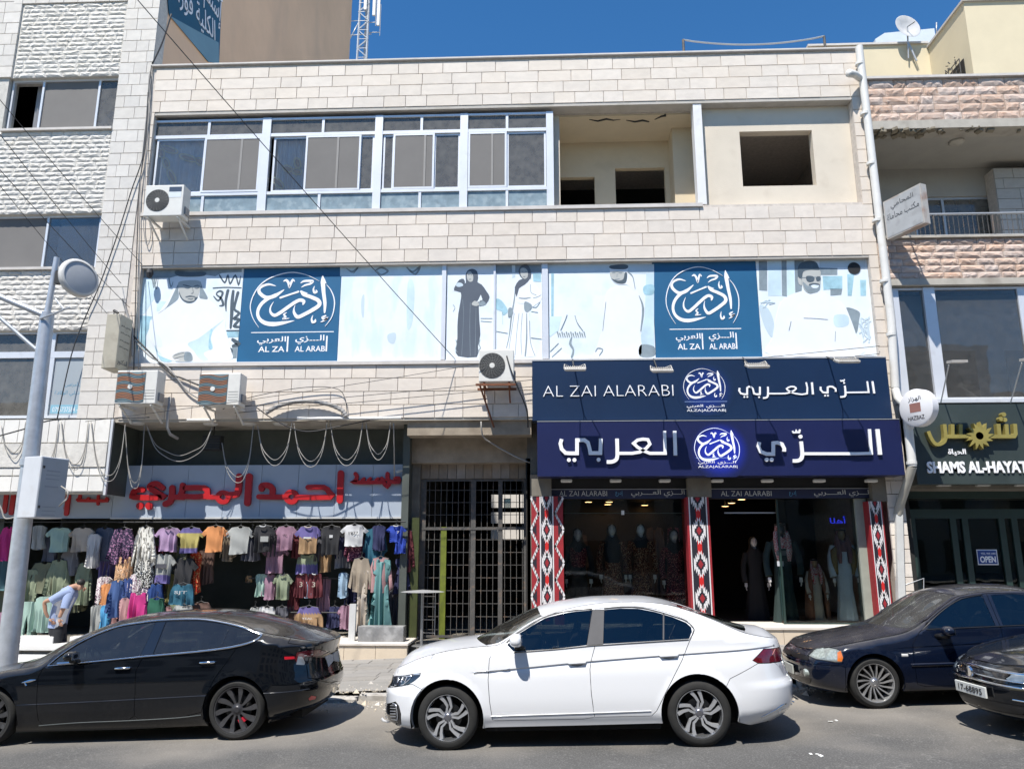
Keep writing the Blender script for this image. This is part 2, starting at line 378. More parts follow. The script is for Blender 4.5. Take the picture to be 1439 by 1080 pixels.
# ground ------------------------------------------------------------------
def sheet(name,pts,mat,kind='structure',nx=1,ny=1):
 (x0,x1,y0,y1,dz)=pts; mb=MB()
 for j in range(ny+1):
  for i in range(nx+1):
   x=x0+(x1-x0)*i/nx; y=y0+(y1-y0)*j/ny; mb.v.append((x,y,gz(x)+dz))
 for j in range(ny):
  for i in range(nx): a=j*(nx+1)+i; mb.f.append((a,a+1,a+nx+2,a+nx+1)); mb.m.append(0)
 o=mb.build(name,mat); tag(o,kind=kind); return o
M_asph=pm('asphalt',(.074,.072,.069),.9,.22,.7,.9,140,stain=(.7,.5,.6),stc=(.088,.085,.082),dist=.006,detail=10)
def asphalt_extra(m):
 t=m.node_tree;N=t.nodes;L=t.links;b=N['Principled BSDF'];tc=N.new('ShaderNodeTexCoord')
 v=N.new('ShaderNodeTexNoise');v.inputs['Scale'].default_value=62;v.inputs['Detail'].default_value=4;L.new(tc.outputs['Object'],v.inputs['Vector'])
 r=N.new('ShaderNodeMapRange');r.inputs[1].default_value=.50;r.inputs[2].default_value=.70;r.inputs[4].default_value=.55;L.new(v.outputs['Fac'],r.inputs[0])
 src=b.inputs['Base Color'].links[0].from_socket
 mx=N.new('ShaderNodeMix');mx.data_type='RGBA';mx.inputs['B'].default_value=(.22,.215,.205,1);L.new(src,mx.inputs['A']);L.new(r.outputs[0],mx.inputs['Factor'])
 # dust drifting in from the kerb side
 sx=N.new('ShaderNodeSeparateXYZ');L.new(tc.outputs['Object'],sx.inputs[0])
 n2=N.new('ShaderNodeTexNoise');n2.inputs['Scale'].default_value=.8;n2.inputs['Detail'].default_value=9;L.new(tc.outputs['Object'],n2.inputs['Vector'])
 ad=N.new('ShaderNodeMath');ad.operation='MULTIPLY_ADD';ad.inputs[1].default_value=4.5;L.new(n2.outputs['Fac'],ad.inputs[0]);L.new(sx.outputs['Y'],ad.inputs[2])
 r2=N.new('ShaderNodeMapRange');r2.inputs[1].default_value=-5.3;r2.inputs[2].default_value=-2.4;r2.inputs[4].default_value=.8;L.new(ad.outputs[0],r2.inputs[0])
 m2=N.new('ShaderNodeMix');m2.data_type='RGBA';m2.inputs['B'].default_value=(.30,.27,.23,1);L.new(mx.outputs['Result'],m2.inputs['A']);L.new(r2.outputs[0],m2.inputs['Factor'])
 # cracks
 vo=N.new('ShaderNodeTexVoronoi');vo.feature='DISTANCE_TO_EDGE';vo.inputs['Scale'].default_value=.45
 nd=N.new('ShaderNodeTexNoise');nd.inputs['Scale'].default_value=2.5;nd.inputs['Detail'].default_value=6;L.new(tc.outputs['Object'],nd.inputs['Vector']);va=N.new('ShaderNodeVectorMath');va.operation='MULTIPLY_ADD';va.inputs[1].default_value=(.9,.9,.9);L.new(nd.outputs['Color'],va.inputs[0]);L.new(tc.outputs['Object'],va.inputs[2]);L.new(va.outputs[0],vo.inputs['Vector'])
 r3=N.new('ShaderNodeMapRange');r3.inputs[1].default_value=0;r3.inputs[2].default_value=.0035;r3.inputs[3].default_value=.35;r3.inputs[4].default_value=0;L.new(vo.outputs['Distance'],r3.inputs[0])
 m3=N.new('ShaderNodeMix');m3.data_type='RGBA';m3.inputs['B'].default_value=(.26,.25,.23,1);L.new(m2.outputs['Result'],m3.inputs['A']);L.new(r3.outputs[0],m3.inputs['Factor'])
 L.new(m3.outputs['Result'],b.inputs['Base Color'])
asphalt_extra(M_asph)
KY=-4.2
sheet('ground',(-400,400,-400,400,-.35),pm('dry_ground',(.3,.27,.22),.95,.2,.2))
sheet('road',(-60,60,-18,KY+.02,0),M_asph,nx=60,ny=20)
M_pave=pm('paving_slab_stone',(.25,.235,.215),.85,.1,4,.3,90,objr=.08,isl=.06,stain=(2.5,.56,.35),stc=(.27,.25,.22))
M_pavb=pm('pavement_bed',(.22,.20,.17),.95,.2,8)
M_cscr=pm('concrete_apron',(.24,.228,.21),.9,.15,2.2,.6,70,stain=(1.5,.5,.5),stc=(.25,.235,.21))
pav=sheet('pavement',(-60,60,-3.0,.9,.112),M_pavb)
apr=sheet('concrete_apron',(-60,60,-4.0,-3.0,.115),M_cscr,nx=60,ny=4)
kb=MB()
r=random.Random(8); x=-14.0
pcs=[]
while x<14:
 l=r.uniform(.75,1.0); top=.095+r.uniform(-.06,.015); y0=KY+r.uniform(-.05,.05)
 pcs.append((x+.008,x+l-.008,y0,-4.005,top)); x+=l
for (a,b_,y0,y1,t) in pcs:
 mb=MB(); n=6
 z0=gz(a)-.3
 prof=[]
 mb.box(a,b_,y0,y1,-.5,t+gz((a+b_)/2)); o=mb.build('kerb_stone',pm('kerb_concrete',(.36,.34,.31),.9,.15,5,.6,60,objr=.1,stain=(6,.5,.5),stc=(.22,.2,.17)),apr); bevel(o,.02,1)
# paving slabs
pl=[]; mbs=MB(); yy=-3.0; r=random.Random(4); slabs=[]
while yy<.85:
 d=.41; xx=-14+r.random()*.4
 while xx<14:
  slabs.append((xx,xx+.62,yy,yy+d)); xx+=.62
 yy+=d
def svis(s):
 c=Vector(((s[0]+s[1])/2,(s[2]+s[3])/2,.1))-CAM; q=CM.inverted()@c; u=CXP+FPX*q.x/-q.z
 return (0 if 400<u<1100 else 1, -s[3]*0+abs(u-600))
slabs.sort(key=svis)
US=MB().box(-.5,.5,-.5,.5,-.5,.5).mesh('paving_slab'); US.materials.append(M_pave)
for i,(a,b_,c,d) in enumerate(slabs):
 t=.118+r.uniform(-.004,.004)
 if i<160:
  o=bpy.data.objects.new('paving_slab',US); COL.objects.link(o); o.parent=pav; o.location=((a+b_)/2,(c+d)/2,gz((a+b_)/2)+t-.02); o.scale=(b_-a-.014,d-c-.014,.04); o.rotation_euler.y=-math.atan(S_)
 else: mbs.box(a+.007,b_-.007,c+.007,d-.007,gz((a+b_)/2)+t-.04,gz((a+b_)/2)+t)
tag(mbs.build('slab_field',M_pave,pav),kind='stuff')
# rubble and grit along the broken kerb
gb=MB(); r=random.Random(21)
for i in range(5200):
 x=r.uniform(-9,9); y=KY+r.gauss(-.10,.22) if r.random()<.7 else KY+r.uniform(-.9,1.2); s=r.choice((.006,.01,.016,.026)) if r.random()<.96 else r.uniform(.04,.09)
 z=gz(x)+(.0 if y<KY else .117); a=r.random()*6
 vs=[(x+s*math.cos(a+k*2.1)*r.uniform(.6,1.1),y+s*math.sin(a+k*2.1),z-.002) for k in range(3)]+[(x,y,z+s*.7)]
 gb.add(vs,[(0,1,3),(1,2,3),(2,0,3)])
tag(gb.build('gravel',pm('gravel_stone',(.42,.38,.32),.95,.2,4,isl=.2)),kind='stuff')
# ================================================= MAIN BUILDING
B=empty('commercial_building',((XL+XR)/2,0,0),'three storey cream stone building with a loggia and a band of printed windows','building')
D=9.0
mb=MB()
mb.box(XL,XR,.02,.35,z1b,zt-.05)          # parapet core
mb.box(XL,XR,.35,D,zOt-.02,zOt+.22)       # roof slab
mb.box(XL,XR,.02,.35,z2b,zSl-.03)         # band under the top storey
mb.box(XL,XR,.35,D,zSl-.35,zSl-.12)       # floor slab
mb.box(XL,XR,.02,.35,z3b+.02,zPb)         # band under the poster windows
mb.box(XL,XR,.35,D,z3b+.02,z3b+.25)
xa=X_(217,165); xb=X_(1198,150);
mb.box(XL,xa-.004,.02,.35,zSl-.03,z1b); mb.box(XL,XL+.2,.35,D,z3b+.26,zt-.2)
mb.box(xb+.004,XR,.02,.35,zSl-.03,z1b); mb.box(XR-.2,XR,.35,D,0,zt-.2)
xpa=X_(199,372); xpb=X_(1221,358)
mb.box(XL,xpa,.02,.35,zPb,z2b); mb.box(xpb,XR,.02,.35,zPb,z2b)
mb.box(XL,XR,D-.2,D,4.6,zt-.2)
mb.build('wall_core',M_mortar,B)
# stones
rs=random.Random(2)
s1=cells(XW,XR,rows(z1b,z1s,4),.42,.78,rs)
s2=cells(XW,XR,rows(z2b,zSb,4),.38,.72,rs)
s3=cells(XW,XR,rows(z3b,zPs,4),.38,.72,rs,skip=[(X_(760,550),XR-.45,0,20)])
s4=cells(XW,xa-.004,rows(zSb,z1b,8),.2,.3,rs)+cells(xb+.004,XR,rows(zSb,z1b,8),.3,.5,rs)
s5=cells(XW,xpa,rows(zPs,z2b,8),.3,.5,rs)+cells(xpb,XR,rows(zPs,z2b,8),.3,.5,rs)
s6=cells(XR-.34,XR,rows(1.0,z3b,14),.34,.4,rs)
lay(B,[(s1+s2+s3+s4+s5+s6,0,'smooth',M_stoneO)],0,'smooth',M_stoneO,300)
o=part('coping',M_coping,B,(XL-.02,XR+.03,-.05,.38,zt-.05,zt)); bevel(o,.008,1)
part('sill',M_coping,B,(xa-.05,X_(987,289),-.045,.34,zSb+.004,zSl))
part('sill',M_coping,B,(xpa-.02,xpb+.02,-.045,.3,zPs+.004,zPb-.002))
part('lintel_edge',pm('lintel_concrete',(.45,.42,.38),.9,.12,3,.3,40,stain=(3,.5,.4),stc=(.25,.23,.18)),B,(xa,xb,.012,.36,zOt,z1b-.004))
part('lintel_edge',MATS['lintel_concrete'],B,(xpa,xpb,.012,.3,z2b-.05,z2b-.004))
# --- top storey aluminium windows
def pane_h(parent,x0,x1,z0,z1,y,m,name='pane'):
 return part(name,m,parent,(x0,x1,y,y+.006,z0,z1))
AW=B
yF=.08
zA,zBq,zC,zD_=Z_(530,296,yF),Z_(530,268,yF),Z_(530,186,yF),Z_(530,162,yF)
posts=[(213,217,160),(365,377,230),(525,536,230),(646,657,230),(768,778,230)]
Xs=[( (X_(a,230,yF)),(X_(b,230,yF))) for a,b,_ in posts]
Xs[0]=(X_(213,200,yF),X_(216,200,yF))
fr=MB()
for a,b_ in Xs: fr.box(a,b_,yF,yF+.12,zA,zD_)
for (p,q) in zip(Xs[:-1],Xs[1:]):
 for zz,h in ((zA+.03,.05),(zBq,.07),(zC,.08),(zD_-.03,.05)): fr.box(p[1]+.002,q[0]-.002,yF+.012,yF+.11,zz-h/2,zz+h/2)
 m=(p[1]+q[0])/2
 fr.box(m-.03,m+.03,yF+.02,yF+.1,zA+.057,zBq-.037); fr.box(m-.03,m+.03,yF+.02,yF+.1,zC+.042,zD_-.057)
WF=fr.build('window_frame',M_alu,B)
r=random.Random(9)
for (p,q) in zip(Xs[:-1],Xs[1:]):
 m=(p[1]+q[0])/2
 for a,b_ in ((p[1],m-.032),(m+.032,q[0])):
  pane_h(WF,a+.002,b_-.002,zA+.057,zBq-.037,yF+.05,pm('frosted_lower_pane',(.20,.26,.29),.25,.2,5,stain=(6,.5,.6),stc=(.32,.38,.40))); pane_h(WF,a+.002,b_-.002,zC+.042,zD_-.057,yF+.05,M_glb)
def sash(x0,x1,y,mat,name='sliding_sash',w=.045):
 z0,z1_=zBq+.04,zC-.045
 f=MB(); f.box(x0,x0+w,y,y+.03,z0,z1_); f.box(x1-w,x1,y,y+.03,z0,z1_); f.box(x0+w,x1-w,y,y+.03,z0,z0+w); f.box(x0+w,x1-w,y,y+.03,z1_-w,z1_)
 s=f.build(name,M_alu,B); part('pane' if mat is not M_mesh else 'insect_screen',mat,s,(x0+w,x1-w,y+.01,y+.018,z0+w,z1_-w)); return s
xs=lambda v:X_(v,230,yF)
sash(xs(216.5),xs(286),yF+.04,M_gl); sash(xs(285),xs(364.8),yF+.004,M_mesh)
sash(xs(382),xs(431),yF+.05,M_gl); sash(xs(428),xs(506),yF+.01,M_mesh); sash(xs(504),xs(524.5),yF+.05,M_glb)
sash(xs(537),xs(553),yF+.05,M_glb); sash(xs(551.5),xs(610),yF+.01,M_mesh); sash(xs(609),xs(646),yF+.05,M_glb)
sash(xs(657.5),xs(712),yF+.01,M_mesh); sash(xs(712),xs(767.5),yF+.045,M_glb)
for px_ in (336,472,595,690): part('rear_stile',pm('stile_behind_screen',(.22,.21,.20),.6,.05,5),B,(xs(px_),xs(px_+3),yF+.0075,yF+.0098,zBq+.09,zC-.09))
# room behind, curtains with ringed pattern
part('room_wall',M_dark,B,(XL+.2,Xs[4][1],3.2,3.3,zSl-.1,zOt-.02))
part('partition_wall',M_plastg,B,(Xs[4][1]+.0,Xs[4][1]+.15,.36,3.2,zSl-.12,zOt-.02))
for k,(a,b_) in enumerate(((219,300),(385,430))):
 c=MB(); n=24; x0,x1=xs(a),xs(b_)
 for i in range(n+1):
  x=x0+(x1-x0)*i/n; y=yF+.2+.03*math.sin(i*1.7); c.v+=[(x,y,zBq),(x,y,zC)]
 for i in range(n): c.f.append((2*i,2*i+2,2*i+3,2*i+1)); c.m.append(0)
 cu=c.build('curtain',pm('pale_blue_curtain',(.55,.62,.70),.9,.12,2),B)
 pr=MB(); r=random.Random(k+3)
 pts=[(226,205),(232,225),(242,248),(246,258)] if k==0 else [(400,236),(412,240),(422,244)]
 if k==0: chains=[[(222,203),(229,222)],[(231,222),(236,236)],[(236,238),(246,258)],[(224,206),(250,214)],[(252,218),(276,226)],[(277,222),(284,232)]]
 else: chains=[[(398,234),(410,240)],[(410,239),(424,243)],[(416,222),(420,236)],[(384,250),(398,264)]]
 for (p0,p1) in chains:
  A=P(*p0,yF+.15); C=P(*p1,yF+.15); d=(C-A); L=d.length; d.normalize(); nn=Vector((-d.z,0,d.x)); ce=(A+C)/2
  out=[((ce+d*(L/2)*math.cos(t)+nn*.075*math.sin(t)).x,(ce+d*(L/2)*math.cos(t)+nn*.075*math.sin(t)).z) for t in [i*math.pi/8 for i in range(17)]]
  pr.ribbon(out,.028,yF+.148,yF+.152,False)
  inn=[((ce+d*(L/2.6)*math.cos(t)+nn*.045*math.sin(t)).x,(ce+d*(L/2.6)*math.cos(t)+nn*.045*math.sin(t)).z) for t in [i*math.pi/8 for i in range(16)]]
  pr.prism(inn,yF+.153,yF+.155,1)
 pr.build('chain_pattern',[pm('chain_gold',(.8,.72,.42),.8,.1,5),pm('chain_brown',(.42,.30,.22),.8,.1,5)],cu)
# --- loggia
LY=1.55; xl=Xs[4][1]+.15; xr_=X_(985,230,.1)
def wall_holes(name,mat,parent,x0,x1,z0,z1,y0,y1,holes):
 mb=MB(); xsr=sorted(set([x0,x1]+[h[0] for h in holes]+[h[1] for h in holes])); zsr=sorted(set([z0,z1]+[h[2] for h in holes]+[h[3] for h in holes]))
 for a,b_ in zip(xsr[:-1],xsr[1:]):
  for c,d in zip(zsr[:-1],zsr[1:]):
   mx,mz=(a+b_)/2,(c+d)/2
   if mx<x0 or mx>x1 or mz<z0 or mz>z1: continue
   if any(h[0]<mx<h[1] and h[2]<mz<h[3] for h in holes): continue
   mb.box(a,b_,y0,y1,c,d)
 o=mb.build(name,mat,parent); bm=bmesh.new(); bm.from_mesh(o.data); bmesh.ops.remove_doubles(bm,verts=bm.verts,dist=1e-4)
 seen={};
 for f in bm.faces: seen.setdefault(tuple(round(c,3) for c in f.calc_center_median()),[]).append(f)
 bmesh.ops.delete(bm,geom=[f for l in seen.values() if len(l)>1 for f in l],context='FACES'); bm.to_mesh(o.data); bm.free(); return o
h1=(X_(781,270,LY),X_(836,270,LY),Z_(800,296,LY),Z_(810,249,LY)); h2=(X_(865,260,LY),X_(935,260,LY),Z_(900,300,LY),Z_(900,236,LY))
wall_holes('loggia_back_wall',M_plaster,B,xl,X_(945,230,LY),zSl-.12,zOt-.02,LY,LY+.15,[h1,h2])
part('loggia_pier',M_plaster,B,(X_(943,230,1.0)+.05,xr_+.03,.95,LY+.2,zSl-.12,zOt-.02))
part('loggia_ceiling',M_plaster,B,(xl,xr_,.37,LY,zOt-.06,zOt-.022))
part('loggia_floor',M_conc,B,(xl,xr_,.35,3.2,zSl-.12,zSl-.06))
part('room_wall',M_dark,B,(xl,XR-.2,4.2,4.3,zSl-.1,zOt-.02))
ck=MB()
for pts in ([(828,168),(840,170),(852,167),(862,169),(872,168)],[(880,169),(892,171),(903,169),(912,171)],[(920,168),(930,163),(936,162)]):
 ck.ribbon([(X_(a,b_,.9)+0,0) for a,b_ in pts],.02,0,.001,False) if 0 else None
ckm=MB()
for pts in ([(828,168),(840,170),(852,167),(862,169),(872,168)],[(880,169),(892,171),(903,169),(912,171)],[(920,168),(930,163),(936,162)]):
 q=[PZ(a,b_,zOt-.061) for a,b_ in pts]; ckm.tube([(p.x,p.y,zOt-.0605) for p in q],[.012,.03,.035,.02,.008][:len(q)],5)
ckm.build('ceiling_crack',M_blk,B)
# white column and plastered right bay
part('white_column',pm('white_paint',(.66,.66,.66),.6,.05,3,.1,30,stain=(4,.6,.35),stc=(.4,.38,.34)),B,(X_(978,230,.04),X_(990,230,.04),.03,.30,zSl,zOt-.002))
RY=.25; hx=(X_(1042,230,RY),X_(1145,230,RY),Z_(1095,261,RY),Z_(1095,184,RY))
wall_holes('plastered_bay_wall',M_plastg,B,X_(990,230,.04),xb+.0,zSb+.02,zOt-.002,RY,RY+.22,[hx])
part('bay_side_wall',M_plastg,B,(xr_+.02,xr_+.12,.47,3.2,zSl-.1,zOt-.022))
s7=cells(X_(990,230,.04),XR-.35,rows(z2b,Z_(1095,288,0),4),.4,.7,rs)
# --- printed window band (posters)
PY=.13
part('poster_backing',M_alug,B,(xpa,xpb,PY+.03,PY+.08,zPb,z2b-.05))
# soffit over the pavement and ground floor walls
GY=1.14
part('soffit',M_conc,B,(XL,XR,.02,5,z3b-.05,z3b+.01))
xS=X_(580,650,GY)
part('shop_back_wall',M_green,B,(XL,xS-.1,GY,GY+.2,Z_(400,728,.8),z3b-.06))
part('shop_pier',M_green,B,(xS-.11,xS+.04,.5,1.6,0,z3b-.052))
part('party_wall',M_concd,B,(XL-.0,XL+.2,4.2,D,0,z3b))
# left clothing shop interior
zf_=Z_(520,903,-.3)
part('shop_floor',M_concd,B,(XL,xS-.1,-.15,4,-.2,zf_-.02))
wall_holes('shop_interior_wall',pm('interior_green',(.05,.055,.045),.8,.2,2),B,XL,xS-.1,0,Z_(400,728,.8)+.5,3.2,3.3,[])
part('shop_side_wall',M_green,B,(XL-3,XL-2.9,GY,3.2,0,4))
# step of the clothing shop
M_step=pm('step_stone',(.55,.46,.35),.75,.1,3,.2,70,stain=(3,.6,.4),stc=(.38,.3,.2))
M_stept=pm('step_tread_stone',(.60,.55,.49),.7,.08,3,.2,70)
sa,sb=X_(395,910,-.35),X_(572,910,-.35)
zst=Z_(520,903,-.35);
o=part('step_tread',M_stept,B,(sa,sb+.02,-.37,.9,zst-.05,zst)); bevel(o,.008,1)
k=sa
for i in range(4):
 part('step_riser',M_step,B,(sa+(sb-sa)*i/4+.004,sa+(sb-sa)*(i+1)/4-.004,-.34,-.2,-.1,zst-.052))
# --- middle bay with the iron gate
GX0,GX1=X_(590,780,1.1),X_(742,780,1.1); gtop=Z_(660,674,1.1)
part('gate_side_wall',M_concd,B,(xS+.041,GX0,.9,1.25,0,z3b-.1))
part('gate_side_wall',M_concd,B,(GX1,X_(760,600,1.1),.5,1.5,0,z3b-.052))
part('beam',pm('stained_concrete',(.30,.25,.19),.9,.2,3,.4,50,stain=(2,.5,.5),stc=(.14,.11,.08)),B,(xS+.041,GX1+.1,.1,.5,Z_(660,611,.1),z3b-.051),(xS+.041,GX1-.002,.75,1.0,Z_(660,650,.75),Z_(660,612,.75)))
lz0,lz1=gtop+.0,Z_(660,650,1.0)
nl=12
for i in range(nl):
 a=GX0+(GX1-GX0)*i/nl; b_=GX0+(GX1-GX0)*(i+1)/nl
 part('lintel_slab',pm('brown_stone',(.24,.20,.16),.85,.15,4,.3,60,objr=.12),B,(a+.005,b_-.005,1.0+RND.random()*.01,1.1,lz0+.02,lz1))
part('gate_lintel',M_concd,B,(GX0,GX1,1.06,1.3,gtop,lz1+.6))
# corridor with openings at its back end
wall_holes('corridor_end_wall',M_dark,B,xS,X_(760,600,7),0,z3b,8.6,8.8,[(X_(a,700,8.6),X_(b_,700,8.6),Z_(710,d,8.6),Z_(710,c,8.6)) for a,b_ in ((690,701),(706,729),(731,737.5)) for c,d in ((694,713),(719,735),(742,757))])
part('rear_ground_wall',M_dark,B,(XL,xS,8.5,8.6,0,4.7),(GX1+.7,XR,8.5,8.6,0,4.7)); part('corridor_wall',M_dark,B,(xS-.02,xS+.05,1.6,8.6,0,z3b),(GX1+.5,GX1+.6,1.6,8.6,0,z3b))
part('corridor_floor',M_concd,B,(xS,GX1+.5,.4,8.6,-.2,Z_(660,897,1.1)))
bk=empty('rear_stone_building',(0,17,0),'pale stone building seen through the iron gate, across the back yard','building')
wall_holes('wall',M_lst,bk,-9,6,-1,Z_(715,695,17)+1.2,17,17.4,[(X_(708,705,17),X_(718,705,17),Z_(712,715,17),Z_(712,700,17))]); part('window',M_glb,bk,(X_(705,705,17),X_(721,705,17),17.1,17.12,Z_(712,718,17),Z_(712,697,17)))
# --- gate
G=empty('iron_gate',((GX0+GX1)/2,1.05,0),'tall iron grille gate with rusty posts and two yellow green bars, between the two shops','gate')
gb0=Z_(660,895,1.05)
M_iron=pm('grey_iron',(.075,.072,.068),.7,.25,8,.3,50,stain=(8,.55,.6),stc=(.2,.12,.07))
M_ygr=pm('yellow_green_paint',(.12,.145,.012),.6,.2,6,.2,50,stain=(9,.56,.6),stc=(.06,.07,.02))
ppx=[(588,597),(619,627),(661,668),(700,706),(736,744)]
for i,(a,b_) in enumerate(ppx):
 x0,x1=X_(a,800,1.05),X_(b_,800,1.05)
 o=part('gate_post',M_ygr if i==1 else M_iron,G,(x0,x1,1.0,1.06,gb0 if i!=1 else gb0-.05,gtop if i!=1 else Z_(660,740,1.05)))
part('gate_rail',M_iron,G,(GX0,GX1,.99,1.0,Z_(660,741,1.05)-.05,Z_(660,741,1.05)),(GX0,GX1,.99,1.0,gb0,gb0+.05),(GX0,GX1,.99,1.0,gtop-.04,gtop))
x=GX0+.06;
while x<GX1-.02:
 part('gate_bar',M_iron,G,(x,x+.012,1.03,1.042,gb0+.05,gtop-.04)); x+=.128
zz=gb0+.15
while zz<gtop-.05:
 part('gate_cross_bar',M_iron,G,(GX0,GX1,1.043,1.053,zz,zz+.012)); zz+=.268
part('wide_post',pm('dark_olive_paint',(.035,.045,.008),.6,.2,6,stain=(5,.5,.5),stc=(.03,.03,.01)),G,(X_(577,800,.7),X_(588,800,.7),.65,.75,gb0-.1,Z_(580,727,.7)))
# --- right shop : platform, interior
X0s,X1s=X_(745,700,.1),X_(1262,700,.1)
zpl=Z_(1080,880,-.25)
o=part('shop_step_tread',M_stept,B,(X0s-.1,X1s+.1,-.28,.9,zpl-.06,zpl)); bevel(o,.008,1)
for i in range(9):
 part('step_riser',M_step,B,(X0s-.1+(X1s-X0s)*i/9+.004,X0s-.1+(X1s-X0s)*(i+1)/9-.004,-.25,-.1,-.1,zpl-.062))
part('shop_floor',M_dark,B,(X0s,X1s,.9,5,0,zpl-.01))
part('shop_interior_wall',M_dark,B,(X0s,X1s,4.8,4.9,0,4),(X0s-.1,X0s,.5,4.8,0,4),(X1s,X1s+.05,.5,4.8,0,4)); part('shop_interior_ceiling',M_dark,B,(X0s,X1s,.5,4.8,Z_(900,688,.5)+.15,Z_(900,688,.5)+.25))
# ================================================= LEFT BUILDING
LB=empty('stone_apartment_building',(XL-4,0,0),'tall white building with split stone panels and grey windows at the left edge','building')
XF=-17.0; zTop=18.0; zHi=34.0
Xp=X_(150,240)                       # left edge of the smooth pier
lz={k:Z_(80,v) for k,v in dict(a=107,b=180,c=299,d=375,e=463,f=588).items()}
lzr=lz
xw_=lambda p:X_(p,145,.14)
mb=MB(); mb.box(Xp+.0,XL-.003,.02,.4,lz['f']-.0,zTop); mb.box(XF,Xp,.045,.4,lz['a'],zTop); mb.box(XF,Xp,.045,.4,lz['c'],lz['b']); mb.box(XF,Xp,.045,.4,lz['e'],lz['d'])
mb.box(XF,XL-.31,.4,9,zTop-.3,zTop-.1)
for zz in (lz['c']+.9,lz['e']+.6,lz['f']): mb.box(XF,XL-.31,.4,9,zz-.2,zz)
mb.box(XF,XF+.29,.046,9,lz['f'],zTop); mb.box(XF+.29,xw_(14)-.03,.046,.4,lz['b']+.001,lz['a']-.001)
mb.build('wall_core',M_mortl,LB)
YB=PX(492,60,XL).y
part('plaster_side_wall',M_beige,LB,(XL-.3,XL-.003,.4,YB,lz['f'],zHi)); part('upper_front_wall',M_lst,LB,(XF,XL-.003,.02,.4,zTop+.001,zHi)); part('rear_side_wall',M_dark,LB,(XL-.3,XL-.003,4.0,YB,0,lz['f']-.001))
part('room_wall',M_dark,LB,(XF,XL-.31,3.4,3.5,lz['f'],zTop-.3))
r=random.Random(6)
nrow=lambda z0,z1,h:max(1,round(abs(z1-z0)/h))
zA_=lz['f']
# smooth pier and far-left pier
c_s=cells(Xp+.004,XL-.004,rows(lz['f'],zTop,nrow(lz['f'],zTop,.30)),.28,.52,r)
c_s2=cells(X_(-60,60),X_(24,60)-.02,rows(lz['a'],zTop,nrow(lz['a'],zTop,.30)),.3,.6,r)
# rock faced panels
def rk(x0,x1,z0,z1): return cells(x0,x1,rows(z0,z1,nrow(z0,z1,.118)),.24,.5,r,gap=.003)
c_r=rk(X_(25,60)-.01,Xp-.01,lz['a']+.0,Z_(100,4))+rk(X_(-40,240),Xp-.01,lz['c']+.0,lz['b']-.06)+rk(X_(-60,420),Xp-.01,lz['e'],lz['d']-.06)
c_top=cells(X_(20,0),Xp-.01,rows(Z_(100,4)+.01,zTop,10),.3,.5,r)
lay(LB,[(c_s,0,'smooth',M_lst),(c_s2,0,'smooth',M_lst),(c_top,0.0,'smooth',M_lst)],0,'smooth',M_lst,170,'stone')
lay(LB,[(c_r,.03,'rock',M_rock)],0,'rock',M_rock,300,'split_stone',amp=.032)
def lwin(x0,x1,z0,z1,mull,panes,y=.1,sill=True):
 f=MB(); w=.05
 f.box(x0,x1,y,y+.08,z0,z0+w); f.box(x0,x1,y,y+.08,z1-w,z1); f.box(x0,x0+w,y,y+.08,z0+w,z1-w); f.box(x1-w,x1,y,y+.08,z0+w,z1-w)
 for m in mull: f.box(m-w/2,m+w/2,y+.002,y+.078,z0+w,z1-w)
 wf=f.build('window',M_alu,LB)
 for (a,b_,m) in panes: part('pane',m,wf,(a,b_,y+.035,y+.041,z0+w,z1-w))
 if sill: part('sill',M_coping,LB,(x0-.02,x1+.02,-.04,.3,z0-.06,z0-.003))
yw=.14; xw=lambda p,v=145:X_(p,v,yw)
lwin(xw(14),xw(167)-.02,lz['b'],lz['a'],[xw(58),xw(137)],[(xw(60),xw(136),M_mesh),(xw(139),xw(165),M_glb)],y=yw)
lwin(XF+.3,xw(141,337)-.02,lz['d'],lz['c'],[xw(64,337)],[(XF+.35,xw(63,337),M_mesh),(xw(66,337),xw(139,337),M_gl)],y=yw)
zm=Z_(80,498,yw)
wf=MB(); f=wf; x0,x1=XF+.3,xw(146,520)-.02
f.box(x0,x1,yw,yw+.1,lz['f']+.04,lz['f']+.1); f.box(x0,x1,yw,yw+.1,zm-.07,zm+.07); f.box(x0,x1,yw,yw+.1,lz['e']-.05,lz['e'])
xm=xw(70,520); f.box(xm-.07,xm+.07,yw+.002,yw+.098,lz['f']+.1,zm-.07); f.box(xm-.04,xm+.04,yw+.002,yw+.098,zm+.07,lz['e']-.05)
W3=f.build('window',M_alu,LB); part('pane',M_glb,W3,(x0,xm-.07,yw+.04,yw+.046,lz['f']+.1,zm-.07)); part('pane',M_glb,W3,(x0,x1,yw+.04,yw+.046,zm+.07,lz['e']-.05))
fp=part('frosted_pane',pm('frosted_film',(.33,.37,.40),.4,.05,1),W3,(xm+.071,x1,yw+.04,yw+.046,lz['f']+.1,zm-.07))
m_bt=pm('film_blue',(.10,.26,.38),.5,.05,3)
text('pane_lettering',ar('إستشاري أمراض'),m_bt,fp,X_(90,540,yw),X_(135,540,yw),Z_(110,544,yw),Z_(110,536,yw),yw+.039,.001)
text('pane_lettering',ar('الأطفال وحديثي الولادة'),m_bt,fp,X_(75,552,yw),X_(144,552,yw),Z_(110,556,yw),Z_(110,546,yw),yw+.039,.001)
part('number_strip',pm('film_pale_blue',(.22,.42,.52),.5,.05,3),fp,(X_(69,575,yw),x1,yw+.037,yw+.0395,Z_(100,580,yw),Z_(100,568,yw)))
text('pane_lettering','0795737584 - 0798553679',pm('film_white',(.7,.72,.74),.5,.05,3),fp,X_(72,575,yw),X_(142,575,yw),Z_(105,578,yw),Z_(105,571,yw),yw+.0365,.001)
cu=MB(); x0,x1=xw(70,337),xw(139,337); n=40
